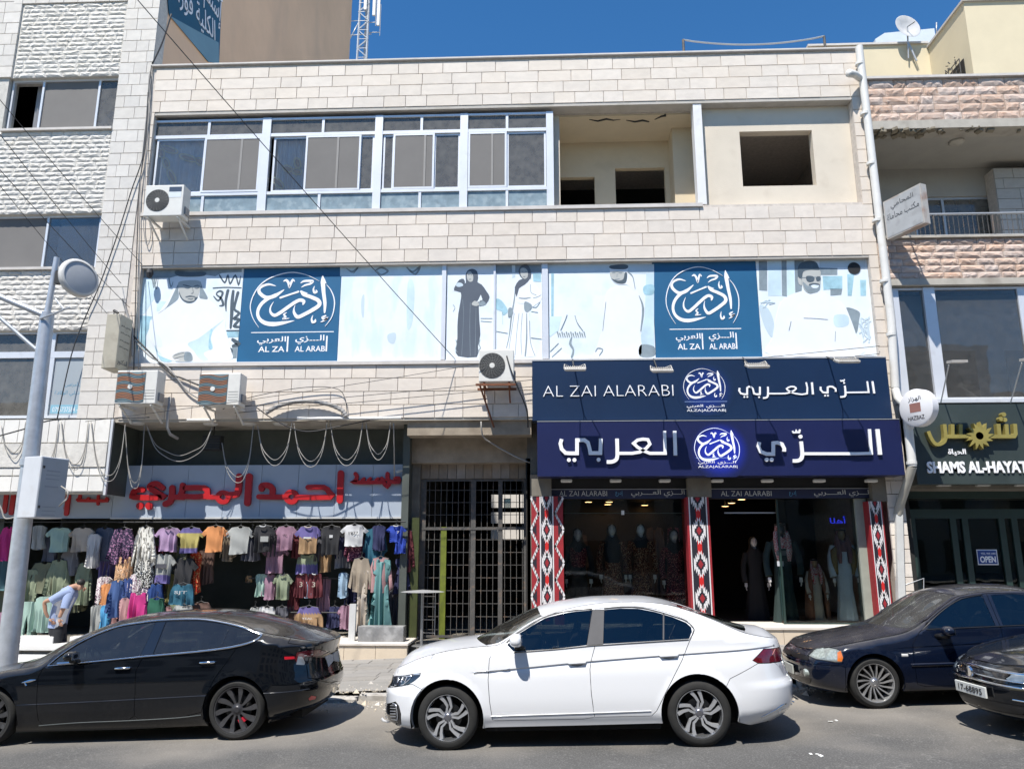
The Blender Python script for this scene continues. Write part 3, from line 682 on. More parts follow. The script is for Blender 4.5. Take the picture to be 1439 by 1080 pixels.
for i in range(n+1):
 x=x0+(x1-x0)*i/n; y=yw+.3+.025*math.sin(i*2.1); cu.v+=[(x,y,lz['d']),(x,y,lz['c'])]
for i in range(n): cu.f.append((2*i,2*i+2,2*i+3,2*i+1)); cu.m.append(0)
cu.build('curtain',M_curt,LB)
cu=MB(); x0,x1=xw(40),xw(56); n=8
for i in range(n+1):
 x=x0+(x1-x0)*i/n; y=yw+.25+.04*math.sin(i*2.1); cu.v+=[(x,y,lz['b']),(x,y,lz['a'])]
for i in range(n): cu.f.append((2*i,2*i+2,2*i+3,2*i+1)); cu.m.append(0)
cu.build('curtain',M_curt,LB)
# tiled fascia over the neighbouring shop
zf0,zf1=Z_(75,692,-.02),lz['f']-.02
xf1=X_(152,640,-.02);
part('fascia_core',M_mortl,LB,(XF,xf1,.0,.5,zf0,zf1))
part('fascia_end',M_green,LB,(xf1+.001,xf1+.012,0.02,1.13,zf0-.03,zf1)); part('white_trim',M_alu,LB,(xf1-.01,xf1+.04,-.035,.02,zf0-.05,zf1))
part('fascia_soffit',M_conc,LB,(XF,xf1,.501,3,zf0+.05,zf0+.25)); part('fascia_soffit',M_concd,LB,(XL-2,XL-.3,.5,4,zf1-.2,zf1))
rz_=[zf1,Z_(75,641,-.02)+.0,Z_(75,657,-.02),zf0+.02]
x=xf1-.03
while x>-13.5:
 wv=.335
 for (a,b_) in ((rz_[0],Z_(75,622,-.02)),(Z_(75,657,-.02),Z_(75,668,-.02)),(Z_(75,669,-.02),zf0+.02)):
  part('white_tile',pm('white_tile_stone',(.68,.66,.62),.6,.05,3,objr=.05,stain=(4,.62,.3),stc=(.45,.42,.36)),LB,(x-wv+.01,x-.004,-.03,.01,min(a,b_)+.012,max(a,b_)-.004))
 x-=wv
part('fascia_band',pm('rough_white_band',(.58,.56,.52),.95,.12,8,.8,30),LB,(XF,xf1-.03,-.05,.01,Z_(75,656,-.02),Z_(75,623,-.02)))
# ================================================= RIGHT BUILDING
XR0=XR+.02; XE=17.0
RB=empty('pink_stone_building',(XR0+3,0,0),'building with pink split stone bands and a balcony at the right edge of the view','building')
rz={k:Z_(1330,v) for k,v in dict(pt=112,pb=168,sl=180,rt=296,rb=331,bt=334,bb=391,wt=401,wb=562,st=567,sb=680).items()}
mb=MB(); mb.box(XR0,XE,.05,.4,rz['sl']+.03,rz['pt']+.05); mb.box(XR0,XE,.05,.4,rz['bb']+.02,rz['bt']);
mb.build('wall_core',pm('pinkish_mortar',(.30,.25,.2),.95,.15,12,.3,80),RB)
part('ledge',M_conc,RB,(XR0,XE,-.02,.41,rz['sl'],rz['pb']-.01),(XR0,XE,-.0,.41,rz['bb']-.14,rz['bb']+.0)); part('coping',M_coping,RB,(XR0,XE,-.04,.42,rz['pt']+.051,rz['pt']+.11))
c1=cells(XR0,XE-3,rows(rz['pb'],rz['pt']+.05,5),.28,.6,r,gap=.004); c2=cells(XR0,XE-3,rows(rz['bb'],rz['bt'],6),.28,.55,r,gap=.004)
lay(RB,[(c1+c2,.03,'rock',M_pink)],0,'rock',M_pink,290,'split_stone',amp=.036)
# spalled concrete at the ledge corner
sp=MB(); rr_=random.Random(5)
for i in range(60):
 x=XR0+abs(rr_.gauss(0,1.1)); s=rr_.uniform(.04,.13); p=Vector((x,rr_.uniform(-.03,.25),rz['sl']-rr_.uniform(-.02,.05)))
 sp.cbox(p,(s*1.6,s,s*.5),Matrix.Rotation(rr_.random()*3,3,'Z')@Matrix.Rotation(rr_.uniform(-.4,.4),3,'X'))
tag(sp.build('broken_concrete',pm('broken_concrete',(.22,.19,.14),.95,.3,8,.6,50),RB),kind='stuff')
bY=1.9
M_cw=pm('balcony_plaster',(.36,.345,.31),.9,.08,1.5,.2,40,stain=(1.5,.55,.4),stc=(.33,.3,.26))
part('balcony_ceiling',M_cw,RB,(XR0,XE,.41,bY,rz['sl'],rz['sl']+.1))
wx0,wx1,wz0,wz1=X_(1285,300,bY),X_(1400,300,bY),Z_(1340,345,bY),Z_(1340,276,bY)
wall_holes('balcony_wall',M_cw,RB,XR0,XE,rz['rb']-.2,rz['sl'],bY,bY+.2,[(wx0,wx1,wz0,wz1)])
f=MB(); w_=.06; xm=X_(1328,300,bY); f.box(wx0,wx1,bY+.05,bY+.12,wz1-w_,wz1); f.box(wx0,wx0+w_,bY+.05,bY+.12,wz0,wz1-w_); f.box(wx1-w_,wx1,bY+.05,bY+.12,wz0,wz1-w_); f.box(xm-.03,xm+.03,bY+.05,bY+.12,wz0,wz1-w_)
wf=f.build('balcony_window',M_alug,RB); part('pane',M_glb,wf,(wx0+w_,wx1-w_,bY+.08,bY+.086,wz0,wz1-w_)); part('room_wall',M_dark,RB,(XR0,XE,4.5,4.6,0,rz['sl']))
x0=X_(1405,300,1.5)
lay(RB,[(cells(x0,XE-3,rows(rz['bt'],Z_(1420,236,1.5),9),.4,.6,r),1.5,'smooth',pm('grey_pier_stone',(.42,.41,.39),.85,.07,3,.2,80,objr=.05,isl=.05))],0,'smooth',None,40,'pier_stone'); part('balcony_pier',M_mortar,RB,(x0,XE,1.54,bY-.01,rz['bt'],Z_(1420,236,1.5)))
part('balcony_floor',M_conc,RB,(XR0,XE,.05,bY,rz['rb']-.03,rz['rb']+.0),(XR0,XE,-.03,.3,rz['bt']+.003,rz['bt']+.05))
ra=MB(); zt_,zb_=Z_(1330,301,.1),rz['rb']+.03
ra.tube([(XR0,.1,zt_),(XE,.1,zt_)],.028,8); ra.tube([(XR0,.1,zb_+.02),(XE,.1,zb_+.02)],.015,6); RL=ra.build('balcony_railing',M_alug,RB)
x=XR0+.05; i=0
while x<XE-3.5:
 b=MB(); rr=.022 if i%12==0 else .007; b.tube([(x,.1,zb_+.036),(x,.1,zt_-.02)],rr,6); b.build('railing_bar',M_iron,RL); x+=.105; i+=1
lm=MB(); c=PZ(1345,198,rz['sl']); lm.lathe([(.17,0),(.17,-.03),(.13,-.06),(.0,-.075)],20,Matrix.Translation((c.x,min(1.5,max(.6,c.y)),rz['sl']-.001))); lm.build('ceiling_light',pm('dull_glass_lamp',(.45,.42,.36),.4,.05,3),RB,smooth=True)
# first floor windows
yr=.12; m_cur=pm('behind_glass_curtain',(.30,.33,.33),.8,.1,1.2,stain=(1,.5,.4),stc=(.22,.25,.26))
f=MB(); A=lambda p,v=480:X_(p,v,yr)
zt2,zb2=rz['wt'],rz['wb']
f.box(A(1251),A(1270),yr,yr+.12,zb2,zt2); f.box(A(1305),A(1321),yr-.03,yr+.12,zb2,zt2); f.box(A(1270),XE,yr,yr+.1,zb2,zb2+.08); f.box(A(1270),XE,yr,yr+.1,zt2-.05,zt2); f.box(A(1440),A(1450),yr,yr+.1,zb2+.08,zt2-.05)
wf=f.build('window_frame',M_alu,RB)
for a,b_ in ((A(1270),A(1305)),(A(1321),A(1440)),(A(1450),XE)): part('pane',M_gl,wf,(a,b_,yr+.04,yr+.046,zb2+.08,zt2-.05))
part('interior_blind',m_cur,RB,(A(1270),XE,.7,.72,zb2-.3,zt2));
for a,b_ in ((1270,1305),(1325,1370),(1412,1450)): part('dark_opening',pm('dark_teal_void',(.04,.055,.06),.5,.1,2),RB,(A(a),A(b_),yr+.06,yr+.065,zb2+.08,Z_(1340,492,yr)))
part('window_ledge',M_alu,RB,(A(1262),XE,-.12,.12,rz['st']-.0,rz['wb']-.002))
part('side_jamb_wall',M_mortar,RB,(XR0,A(1251)-.002,.06,.3,rz['sb'],rz['bb']-.15))
part('ground_soffit',M_concd,RB,(XR0,XE,.0,5,rz['sb']-.1,rz['sb']+.0)); part('side_wall',M_dark,RB,(XR0-.01,XR0+.2,.3,5,0,rz['sb']-.1))
# rear penthouse walls
PY1,PY2=3.0,2.0
pzt=Z_(1280,63,PY1)
part('penthouse_wall',pm('pale_yellow_plaster',(.62,.54,.38),.9,.05,1.2,.2,40,stain=(1.2,.6,.3),stc=(.5,.43,.3)),RB,(X_(1140,70,PY1),X_(1338,70,PY1),PY1,PY1+3,rz['pt']-1,pzt))
ptz=Z_(1400,2,1.2); xa1,xa2=X_(1362,60,1.2),X_(1338,60,3.4)
o=MB(); o.v=[(xa1,1.2,rz['pt']-1),(XE,1.2,rz['pt']-1),(XE,5,rz['pt']-1),(xa1,5,rz['pt']-1),(xa1,1.2,ptz),(XE,1.2,ptz),(XE,5,ptz),(xa1,5,ptz)]; o.f=[(0,3,2,1),(4,5,6,7),(0,1,5,4),(1,2,6,5),(2,3,7,6),(3,0,4,7)]; o.m=[0]*6; o.build('penthouse_block',MATS['pale_yellow_plaster'],RB)
part('roof_edge',M_coping,RB,(X_(1140,70,PY1)-.1,xa1-.001,PY1-.06,PY1+3,pzt+.001,pzt+.06),(xa1-.05,XE,1.14,5,ptz+.001,ptz+.06))
# vent with bars, iron window grille on the side of the block
vx0,vx1,vz0,vz1=X_(1300,110,PY1-.01),X_(1334,110,PY1-.01),Z_(1317,117,PY1),Z_(1317,108,PY1)
v=part('vent',M_blk,RB,(vx0,vx1,PY1-.01,PY1-.002,vz0,vz1))
for i in range(7):
 b=MB(); xx=vx0+(vx1-vx0)*(i+.5)/7; b.cbox((xx,PY1-.02,(vz0+vz1)/2),(.035,.015,vz1-vz0),Matrix.Rotation(.5,3,'Y')); b.build('vent_bar',M_alu,v)
g=MB(); gy0,gy1=1.5,3.0-.1; gz0,gz1=Z_(1355,115,1.2)+.0,Z_(1355,72,1.2)
for i in range(9): y=gy0+(gy1-gy0)*i/8; g.tube([(xa1-.12,y,gz0),(xa1-.12,y,gz1+(.1 if i%2 else 0))],.012,5)
for i in range(8): g.tube([(xa1-.12,gy0,gz0+(gz1-gz0)*i/7),(xa1-.12,gy1,gz0+(gz1-gz0)*i/7)],.012,5)
for i in range(30):
 a=RND.random()*6; c=Vector((xa1-.14,RND.uniform(gy0,gy1),RND.uniform(gz0,gz1+.15))); g.tube([c,c+Vector((-.03,.06*math.cos(a),.06*math.sin(a)))],.014,4)
g.build('window_grille',M_iron,RB); part('window',M_blk,RB,(xa1-.02,xa1-.002,gy0,gy1,gz0,gz1))
# parapet roof things on our building
TR=M_alug
rp=MB(); p0=P(960,56,.5); p1=P(1158,51,.5); pts=[p0+(p1-p0)*t-Vector((0,0,.18*math.sin(math.pi*t)**.8)) for t in [i/14 for i in range(15)]]; rp.tube(pts,.022,6);
RP=rp.build('sagging_rail',M_alug); tag(RP,'thin grey rail sagging between two short posts on the roof edge, against the sky','railing')
for a in (p0,p1):
 b=MB(); b.tube([a,(a.x,a.y,zt)],.03,6); b.build('post',M_iron,RP)
# ================================================= SIGNS, POSTERS
Mw=pm('white_letter',(.80,.80,.82),.4,.03,5)
def pxs(pts,ox,oy,s,Y,n=5,closed=False):
 """points read in an enlarged crop (origin ox,oy, s photo px per crop px) -> (x,z) on plane Y, smoothed"""
 q=[P(ox+a*s,oy+b*s,Y) for a,b in pts]; q=[(v.x,v.z) for v in q]
 return cat_curve(q,n,closed) if n>1 else q
# calligraphic emblem, unit box read from the right-hand poster (crop 997x1080 px)
EMB=[ # (points, widths)
 ([(290,212),(215,192),(150,210),(112,245),(125,300),(200,352),(290,330),(382,262)],[6,22,26,30,34,36,40,8]),
 ([(300,325),(215,365),(145,435),(115,520),(135,600),(200,655),(290,672),(390,660),(515,634)],[26,36,34,30,32,40,44,34,4]),
 ([(375,155),(400,145),(425,172),(440,228),(455,180),(472,142),(492,160)],[10,24,24,18,22,22,8]),
 ([(562,180),(600,158),(685,160),(665,190),(610,208),(570,234)],[8,22,26,22,18,4]),
 ([(712,222),(702,260),(715,298),(738,290),(732,272)],[5,16,24,22,10]),
 ([(350,356),(420,330),(480,308),(540,286)],[20,18,18,20]),
 ([(278,405),(250,470),(255,530),(300,568),(360,535),(440,470),(510,415),(565,388),(605,405),(600,440)],[4,14,22,32,34,34,34,34,34,14]),
 ([(570,282),(600,320),(680,352),(760,395),(775,450),(710,505),(620,560),(550,590),(510,540),(505,490),(515,450)],[14,34,36,38,38,38,36,36,26,12,4]),
 ([(640,306),(606,300),(570,284)],[4,18,20]),
 ([(795,95),(800,170),(815,300),(835,430),(837,540)],[6,44,36,32,16]),
 ([(795,100),(815,150),(836,190)],[4,18,6]),
 ([(425,538),(400,560),(420,585),(395,610),(458,606)],[8,16,18,16,6]),
 ([(712,575),(702,620),(715,655),(740,645),(742,622)],[5,16,24,24,8]),
 ([(850,580),(818,600),(840,622),(868,608),(830,640),(800,655)],[14,22,24,20,16,4])]
ARC=[(840-0,205),(890,270),(930,370),(938,470),(915,600),(850,708)],[(140,712),(70,600),(32,470),(50,340),(110,215),(200,130),(330,72),(470,50),(620,85),(760,160)]
def emblem(parent,mat,ux,uz,x0,z0,y,name='emblem',full=True,dep=.004,sw=1.0):
 """ux,uz: metres per crop px; (x0,z0): world place of crop origin"""
 mb=MB()
 for i,(pts,w) in enumerate(EMB):
  q=cat_curve([(x0+a*ux,z0-b*uz) for a,b in pts],5); mb.ribbon(q,[k*ux*sw for k in lin(w,5)],y-dep-.0004*i,y+.0,True)
 for j,a_ in enumerate(ARC):
  q=cat_curve([(x0+a*ux,z0-b*uz) for a,b in a_],6); N=len(q); mb.ribbon(q,[ux*12*max(.25,math.sin(math.pi*(k+.5)/N)**.5) for k in range(N)],y-dep-.0062,y,False)
 return mb.build(name,mat,parent)
def emblem_text(parent,mat,ux,uz,x0,z0,y,dep=.003):
 T=lambda s,a,b,c,d,off=.012: text('lettering',s,mat,parent,x0+a*ux,x0+b*ux,z0-d*uz,z0-c*uz,y,dep,offset=off)
 mb=MB().box(x0+60*ux,x0+945*ux,y-dep,y,z0-775*uz,z0-765*uz); mb.build('rule_line',mat,parent)
 T(ar('العربي'),132,440,818,915); MB().box(x0+452*ux,x0+468*ux,y-dep,y,z0-1000*uz,z0-818*uz).build('lettering',mat,parent)
 T('AL ZA',150,430,935,1000); T(ar('الـــزي'),540,850,805,912); T('AL ARAB',540,862,935,1000); MB().box(x0+868*ux,x0+884*ux,y-dep,y,z0-1000*uz,z0-818*uz).build('lettering',mat,parent)
# --- poster windows
Mp=lambda n,c,**k: pm(n,c,.42,k.pop('var',.07),k.pop('scale',1.5),**k)
m_pw=Mp('poster_white',(.70,.76,.80),stain=(2.0,.55,.4),stc=(.50,.64,.72)); m_pl=Mp('poster_pale_blue',(.54,.68,.75),var=.18); m_pb=Mp('poster_blue',(.016,.105,.22),var=.12,scale=.6)
m_pc=Mp('poster_cyan',(.32,.52,.60),var=.25,scale=4); m_pd=Mp('poster_dark',(.075,.10,.12),var=.2,scale=4); m_pg=Mp('poster_grey',(.22,.27,.30),var=.2,scale=4); m_ps=Mp('poster_skin',(.43,.44,.42)); m_th=Mp('poster_robe',(.74,.77,.80),var=.03,scale=3); m_ft=Mp('poster_fold',(.50,.60,.66)); m_ab=Mp('poster_slate',(.085,.10,.125))
PYF=PY
zb_=Z_(700,505,PYF); zt_=Z_(700,369,PYF)
def poster(px0,px1,name,label,mat,frame=False):
 x0,x1=X_(px0,440,PYF),X_(px1,440,PYF)
 e=empty(name,((x0+x1)/2,PYF,zb_),label,'poster','printed window posters on the first floor')
 part('sheet',mat,e,(x0+.004,x1-.004,PYF,PYF+.02,zb_,zt_))
 return e,x0,x1
def shape(parent,pts,mat,lvl,name='printed_shape',sm=4,ox=0,oy=0,s=1,closed=True):
 q=pxs(pts,ox,oy,s,PYF,sm,closed); MB().prism(q,PYF-.0015*lvl-.0008,PYF+.001).build(name,mat,parent)
def strokes(parent,lst,mat,lvl,ox=0,oy=0,s=1,name='printed_line'):
 mb=MB()
 for i,(pts,w) in enumerate(lst):
  q=pxs(pts,ox,oy,s,PYF,4); ww=[k*s*.0151 for k in (lin(w,4) if isinstance(w,(list,tuple)) else [w]*len(q))]; mb.ribbon(q,ww,PYF-.0015*lvl-.0008-.0001*i,PYF+.001,True)
 mb.build(name,mat,parent)
kw=dict(ox=190,oy=360,s=160/1080)
E1,a0,a1=poster(196,338,'window_poster','faded poster of a bearded man in a white robe looking down, at the left end',m_pw)
shape(E1,[(70,205),(180,205),(190,300),(180,400),(90,540),(40,560)],m_pl,1,sm=1,**kw)
shape(E1,[(30,560),(160,570),(150,640),(100,760),(105,890),(12,880)],m_pc,1,sm=1,**kw)
shape(E1,[(205,425),(310,430),(300,520),(205,520)],m_pl,1,sm=1,**kw)
strokes(E1,[([(150+i*14,205),(165+i*14,235+(i%3)*30),(178+i*14,300-(i%2)*40),(190+i*14,205)],[8,10,10,3]) for i in range(0,3)]+[([(320,210),(340,290),(360,240)],[10,12,3])],m_pg,2,**kw)
shape(E1,[(60,112),(1010,112),(1010,150),(820,160),(760,190),(660,175),(520,190),(400,185),(330,205),(60,205)],m_pg,1,sm=1,**kw)
strokes(E1,[([(800,180),(850,250),(880,180),(900,260),(950,180),(980,270),(1000,190)],[14,16,14,16,14,16,8]),([(740,302),(860,295),(1005,300)],12),
 ([(745,380),(790,420),(830,350),(800,330),(770,360),(815,400),(835,460),(800,470)],[10,18,22,18,12,22,26,10]),([(880,325),(860,420),(862,520)],[30,26,8]),
 ([(930,330),(920,430),(915,560),(905,680)],[26,36,34,20]),([(975,345),(955,420),(940,500),(985,540),(940,590),(985,600),(940,660),(985,670)],[30,26,24,26,28,26,30,24]),([(870,706),(985,704)],14),([(925,790),(975,830),(930,850)],[30,46,30]),([(905,870),(920,900),(890,940)],[10,18,8])],m_pd,2,**kw)
shape(E1,[(870,715),(985,715),(980,765),(870,770)],m_pc,2,sm=1,**kw); shape(E1,[(920,850),(970,850),(960,965),(915,970)],m_pg,2,sm=1,**kw)
# keffiyeh, robe, face
shape(E1,[(410,225),(330,380),(215,545),(150,640),(135,760),(180,850),(240,920),(350,990),(880,990),(905,880),(860,700),(850,600),(760,470),(690,400),(640,300),(620,225)],m_th,3,**kw)
shape(E1,[(405,270),(300,480),(215,545),(385,430),(415,380),(410,330)],m_pg,4,**kw)
shape(E1,[(620,240),(640,300),(690,400),(640,405),(610,390),(615,330)],m_pg,4,**kw)
shape(E1,[(845,600),(720,690),(600,780),(500,830),(560,900),(620,985),(700,985),(650,920),(735,860),(715,760),(760,680)],m_pl,4,**kw)
shape(E1,[(715,700),(700,800),(700,880),(735,870),(715,790),(735,700)],m_pc,5,**kw)
shape(E1,[(185,840),(210,890),(230,940),(350,992),(250,990),(200,900)],m_pc,4,**kw); shape(E1,[(150,600),(135,700),(175,830),(250,860),(250,790),(190,700)],m_pw,4,**kw)
shape(E1,[(425,240),(415,300),(420,370),(450,420),(500,445),(550,435),(590,395),(615,320),(610,235)],m_ps,5,**kw)
shape(E1,[(415,330),(430,390),(470,432),(515,445),(560,432),(595,390),(565,395),(560,420),(500,425),(450,400)],m_pd,6,**kw)
strokes(E1,[([(455,272),(490,280),(530,290)],[6,12,5]),([(560,285),(590,278),(612,282)],[5,11,5]),([(470,298),(500,304),(522,299)],[4,9,4]),([(570,303),(590,305),(606,298)],[4,8,4]),([(482,388),(520,380),(570,385)],[8,15,6]),([(500,402),(530,408),(552,402)],[4,8,4]),([(545,300),(552,345),(535,355)],[3,5,5])],m_pd,7,**kw)
shape(E1,[(385,140),(400,185),(520,195),(655,185),(660,150),(520,150)],m_pd,6,**kw)
shape(E1,[(360,940),(440,905),(530,920),(540,992),(380,995),(430,975),(365,970)],m_ps,6,**kw); strokes(E1,[([(370,942),(420,925),(465,915)],5),([(375,972),(430,955),(470,948)],5)],m_pd,7,**kw)
shape(E1,[(470,920),(500,905),(535,925),(538,990),(470,990)],m_pg,7,**kw)
# emblem posters
PT,px0,px1=poster(338,477,'emblem_poster','blue poster with white calligraphy emblem, the left one beside the man looking down',m_pb)
def place_emb(E,pxl,pyt,pxr,pyb,y):
 A=P(pxl,pyt,y); Bq=P(pxr,pyb,y); ux=(Bq.x-A.x)/997; uz=(A.z-Bq.z)/1080; return ux,uz,A.x,A.z
u=place_emb(PT,352,378,474,503,PYF); emblem(PT,Mw,*u,PYF-.001,sw=1.1); emblem_text(PT,Mw,*u,PYF-.001)
PT2,_,_=poster(919,1067,'emblem_poster','blue poster with white calligraphy emblem, the right one beside the man in sunglasses',m_pb)
u=place_emb(PT2,930,370,1050,500,PYF); emblem(PT2,Mw,*u,PYF-.001,sw=1.1); emblem_text(PT2,Mw,*u,PYF-.001)
# washed out poster
E2,_,_=poster(477,621,'window_poster','almost washed out pale blue poster between the emblem poster and the woman in black',Mp('poster_faded',(.70,.755,.81),stain=(3,.5,.7),stc=(.56,.69,.77),streak=(1.4,1,.35)))
shape(E2,[(478,372),(621,372),(621,385),(560,387),(478,388)],m_pl,1,sm=1)
strokes(E2,[([(487,377),(495,382),(503,376),(497,384)],[1,3,2,1]),([(528,380),(536,376),(545,381),(536,386),(530,381)],[2,3,3,2,1]),([(572,376),(580,382),(590,375),(584,385),(575,380)],[2,3,3,3,1])],m_pg,2)
shape(E2,[(545,470),(556,468),(554,482),(546,480)],m_ft,1); shape(E2,[(508,420),(512,415),(511,445),(508,440)],m_ft,1); shape(E2,[(573,398),(582,400),(580,450),(572,460)],m_pl,1)
# two women
kw=dict(ox=630,oy=365,s=150/1117)
E3,w0,w1=poster(627,694,'window_poster','poster of a woman in a long black dress with one hand on her hip',m_pw)
shape(E3,[(130,340),(60,320),(75,270),(115,210),(160,200),(175,240),(160,250),(185,240),(180,170),(200,115),(250,95),(300,120),(312,190),(305,235),(350,260),(400,330),(432,390),(395,460),(330,485),(318,460),(320,520),(325,640),(335,780),(310,900),(300,1015),(100,1005),(80,920),(95,820),(95,700),(105,560),(130,420)],m_ab,3,sm=2,**kw)
shape(E3,[(195,160),(205,130),(235,125),(260,170),(255,220),(225,230),(200,205)],m_ps,4,**kw); shape(E3,[(340,365),(310,430),(285,440),(340,440),(358,415)],m_pw,4,sm=1,**kw); shape(E3,[(245,465),(275,430),(315,450),(320,475),(285,485)],m_ps,5,**kw)
strokes(E3,[([(210,158),(222,156)],6),([(236,160),(248,160)],6),([(218,206),(235,204)],6)],m_pd,5,**kw)
shape(E3,[(80,270),(100,240),(140,245),(155,270),(110,285)],m_ft,4,**kw); shape(E3,[(310,470),(340,425),(380,440),(390,465),(340,482)],m_pg,4,**kw)
strokes(E3,[([(80,840),(90,880),(78,930),(92,965)],8),([(330,840),(320,880),(335,920),(310,960)],8),([(340,612),(460,612)],4),([(340,640),(455,650)],3),([(50,470),(70,500),(50,540)],4)],m_pg,4,**kw)
strokes(E3,[([(150,420),(160,600),(140,1000)],3),([(230,450),(225,700),(230,1005)],4),([(290,500),(285,760),(280,1005)],3)],m_pg,4,**kw)
E4,_,_=poster(696,762,'window_poster','poster of a woman in a pale long dress with a dark headscarf and a handbag',m_pw)
shape(E4,[(498,50),(972,50),(972,130),(498,140)],m_pg,1,sm=1,**kw); shape(E4,[(885,140),(970,140),(970,230),(890,225)],m_pc,2,sm=1,**kw); shape(E4,[(665,55),(700,55),(700,180),(670,190)],m_ft,2,sm=1,**kw)
shape(E4,[(500,410),(560,430),(620,520),(610,560),(570,580),(560,540),(500,510)],m_pc,2,**kw); strokes(E4,[([(565,550),(570,670)],8)],m_pl,2,**kw)
shape(E4,[(730,240),(700,300),(665,440),(655,560),(640,760),(600,925),(620,1008),(915,1008),(880,880),(850,700),(855,520),(960,440),(975,340),(880,220),(840,200),(780,200)],m_th,3,sm=2,**kw)
strokes(E4,[([(690,560),(660,760),(625,1000)],5),([(740,560),(715,780),(700,1000)],5),([(775,560),(760,800),(770,1000)],5),([(820,560),(820,820),(805,1005)],[8,14,16]),([(850,640),(860,860),(905,1000)],6),([(700,300),(690,420),(660,600),(640,780),(610,920)],[8,14,16,10,8]),([(860,260),(865,340),(920,370)],5),([(890,400),(930,390),(970,370)],6),([(870,490),(920,495),(960,440)],6),([(870,540),(935,550)],5),([(505,748),(620,768)],5),([(865,815),(975,828)],6),([(740,400),(800,405),(860,395)],[8,14,6])],m_pg,4,**kw)
shape(E4,[(735,110),(765,60),(820,50),(860,100),(862,190),(800,260),(740,300),(715,390),(695,290),(740,215),(780,200),(750,170)],m_ab,5,sm=2,**kw); shape(E4,[(755,100),(790,85),(828,115),(830,180),(795,200),(760,165)],m_ps,6,**kw)
strokes(E4,[([(770,125),(785,123)],5),([(805,125),(820,125)],5),([(785,178),(805,177)],5)],m_pd,7,**kw)
shape(E4,[(800,440),(860,460),(875,495),(830,550),(795,520)],m_pg,5,**kw); shape(E4,[(720,430),(800,415),(795,455),(740,455)],m_th,5,**kw); shape(E4,[(630,510),(665,505),(680,560),(645,600),(625,590)],m_pg,5,**kw)
# man from the back / lamp
kw=dict(ox=600,oy=340,s=320/1439)
E5,_,_=poster(771,919,'window_poster','poster of a man in a white robe and black head cord beside a lamp',m_pw)
shape(E5,[(772,140),(1435,140),(1435,200),(772,195)],m_ft,1,sm=1,**kw); shape(E5,[(785,195),(802,195),(800,470),(785,470)],m_pc,2,sm=1,**kw); shape(E5,[(775,470),(850,470),(830,560),(775,600)],m_pl,2,sm=1,**kw)
shape(E5,[(1385,200),(1435,200),(1435,720),(1340,720),(1350,600),(1375,480)],m_pl,2,sm=1,**kw); shape(E5,[(1350,650),(1435,660),(1435,720),(1345,720)],m_pg,3,**kw); shape(E5,[(1370,280),(1430,270),(1430,330),(1375,330)],m_pc,3,**kw)
shape(E5,[(1160,290),(1125,360),(1115,520),(1080,640),(1075,730),(1335,735),(1350,560),(1365,420),(1345,340),(1290,280)],m_th,3,**kw)
shape(E5,[(1155,180),(1170,240),(1215,270),(1260,270),(1300,300),(1320,300),(1310,240),(1270,190),(1265,150),(1200,140),(1160,150)],m_th,4,**kw)
shape(E5,[(1158,150),(1165,170),(1255,172),(1270,150),(1230,142)],m_pd,5,**kw); shape(E5,[(1160,190),(1168,235),(1205,262),(1240,250),(1245,190)],m_ps,5,**kw); shape(E5,[(1165,232),(1205,262),(1255,258),(1265,200),(1250,195),(1240,235),(1205,245)],m_pd,6,**kw)
strokes(E5,[([(1172,196),(1188,194)],5),([(1212,196),(1232,196)],5),([(1202,200),(1200,222)],3),([(1190,238),(1215,234)],5),([(1270,190),(1300,220),(1315,295)],[8,6,4]),([(1340,340),(1365,420),(1350,560)],[4,14,5]),([(1130,380),(1120,470),(1110,560)],3),([(885,460),(870,500),(845,555)],4),([(935,465),(950,510),(985,560)],4),([(1065,690),(1080,670),(1110,680),(1090,715)],6)],m_pg,7,**kw)
strokes(E5,[([(825+i*14,570+(i%2)*8),(832+i*14,600)],[9,5]) for i in range(13)]+[([(915,600),(905,640),(925,680),(915,725)],[6,16,10,14]),([(780,690),(830,640)],4),([(790,725),(850,670)],4)],m_pg,4,**kw)
# sunglasses man
kw=dict(ox=1060,oy=360,s=180/1296)
E6,_,_=poster(1067,1226,'window_poster','poster of a smiling man in sunglasses and a white robe, at the right end',m_pw)
for q,m in (([(45,45),(130,45),(130,350),(50,345)],m_pg),([(140,45),(270,45),(275,400),(140,400)],m_pl),([(275,40),(325,40),(330,410),(280,400)],m_pg),([(330,40),(410,40),(410,370),(330,400)],m_pl),([(405,40),(500,40),(480,350),(415,370)],m_pg),([(660,115),(840,120),(840,190),(670,190)],m_pg),([(690,200),(890,200),(890,330),(700,340)],m_pc),([(770,330),(890,330),(880,390),(770,400)],m_pg),([(940,180),(1010,180),(985,400),(945,400)],m_pc),([(1070,240),(1130,240),(1130,400),(1075,400)],m_pc),([(660,40),(1120,40),(1125,110),(660,112)],m_ft)): shape(E6,q,m,1,sm=1,**kw)
shape(E6,[(50,500),(140,530),(200,680),(180,820),(100,700)],m_ft,2,**kw); shape(E6,[(930,520),(1060,560),(1060,640),(1030,780),(960,640)],m_pg,2,**kw)
r=random.Random(4)
strokes(E6,[([(1060+r.random()*110,600+r.random()*280),(1090+r.random()*90,600+r.random()*280)],[14,6]) for _ in range(22)]+[([(60+r.random()*120,460+r.random()*60),(120+r.random()*90,430+r.random()*90)],[10,4]) for _ in range(8)],m_ft,3,**kw)
shape(E6,[(480,355),(330,410),(260,480),(215,640),(185,820),(170,1000),(1060,1000),(1030,800),(960,600),(900,480),(800,420),(660,350),(570,385)],m_th,4,**kw)
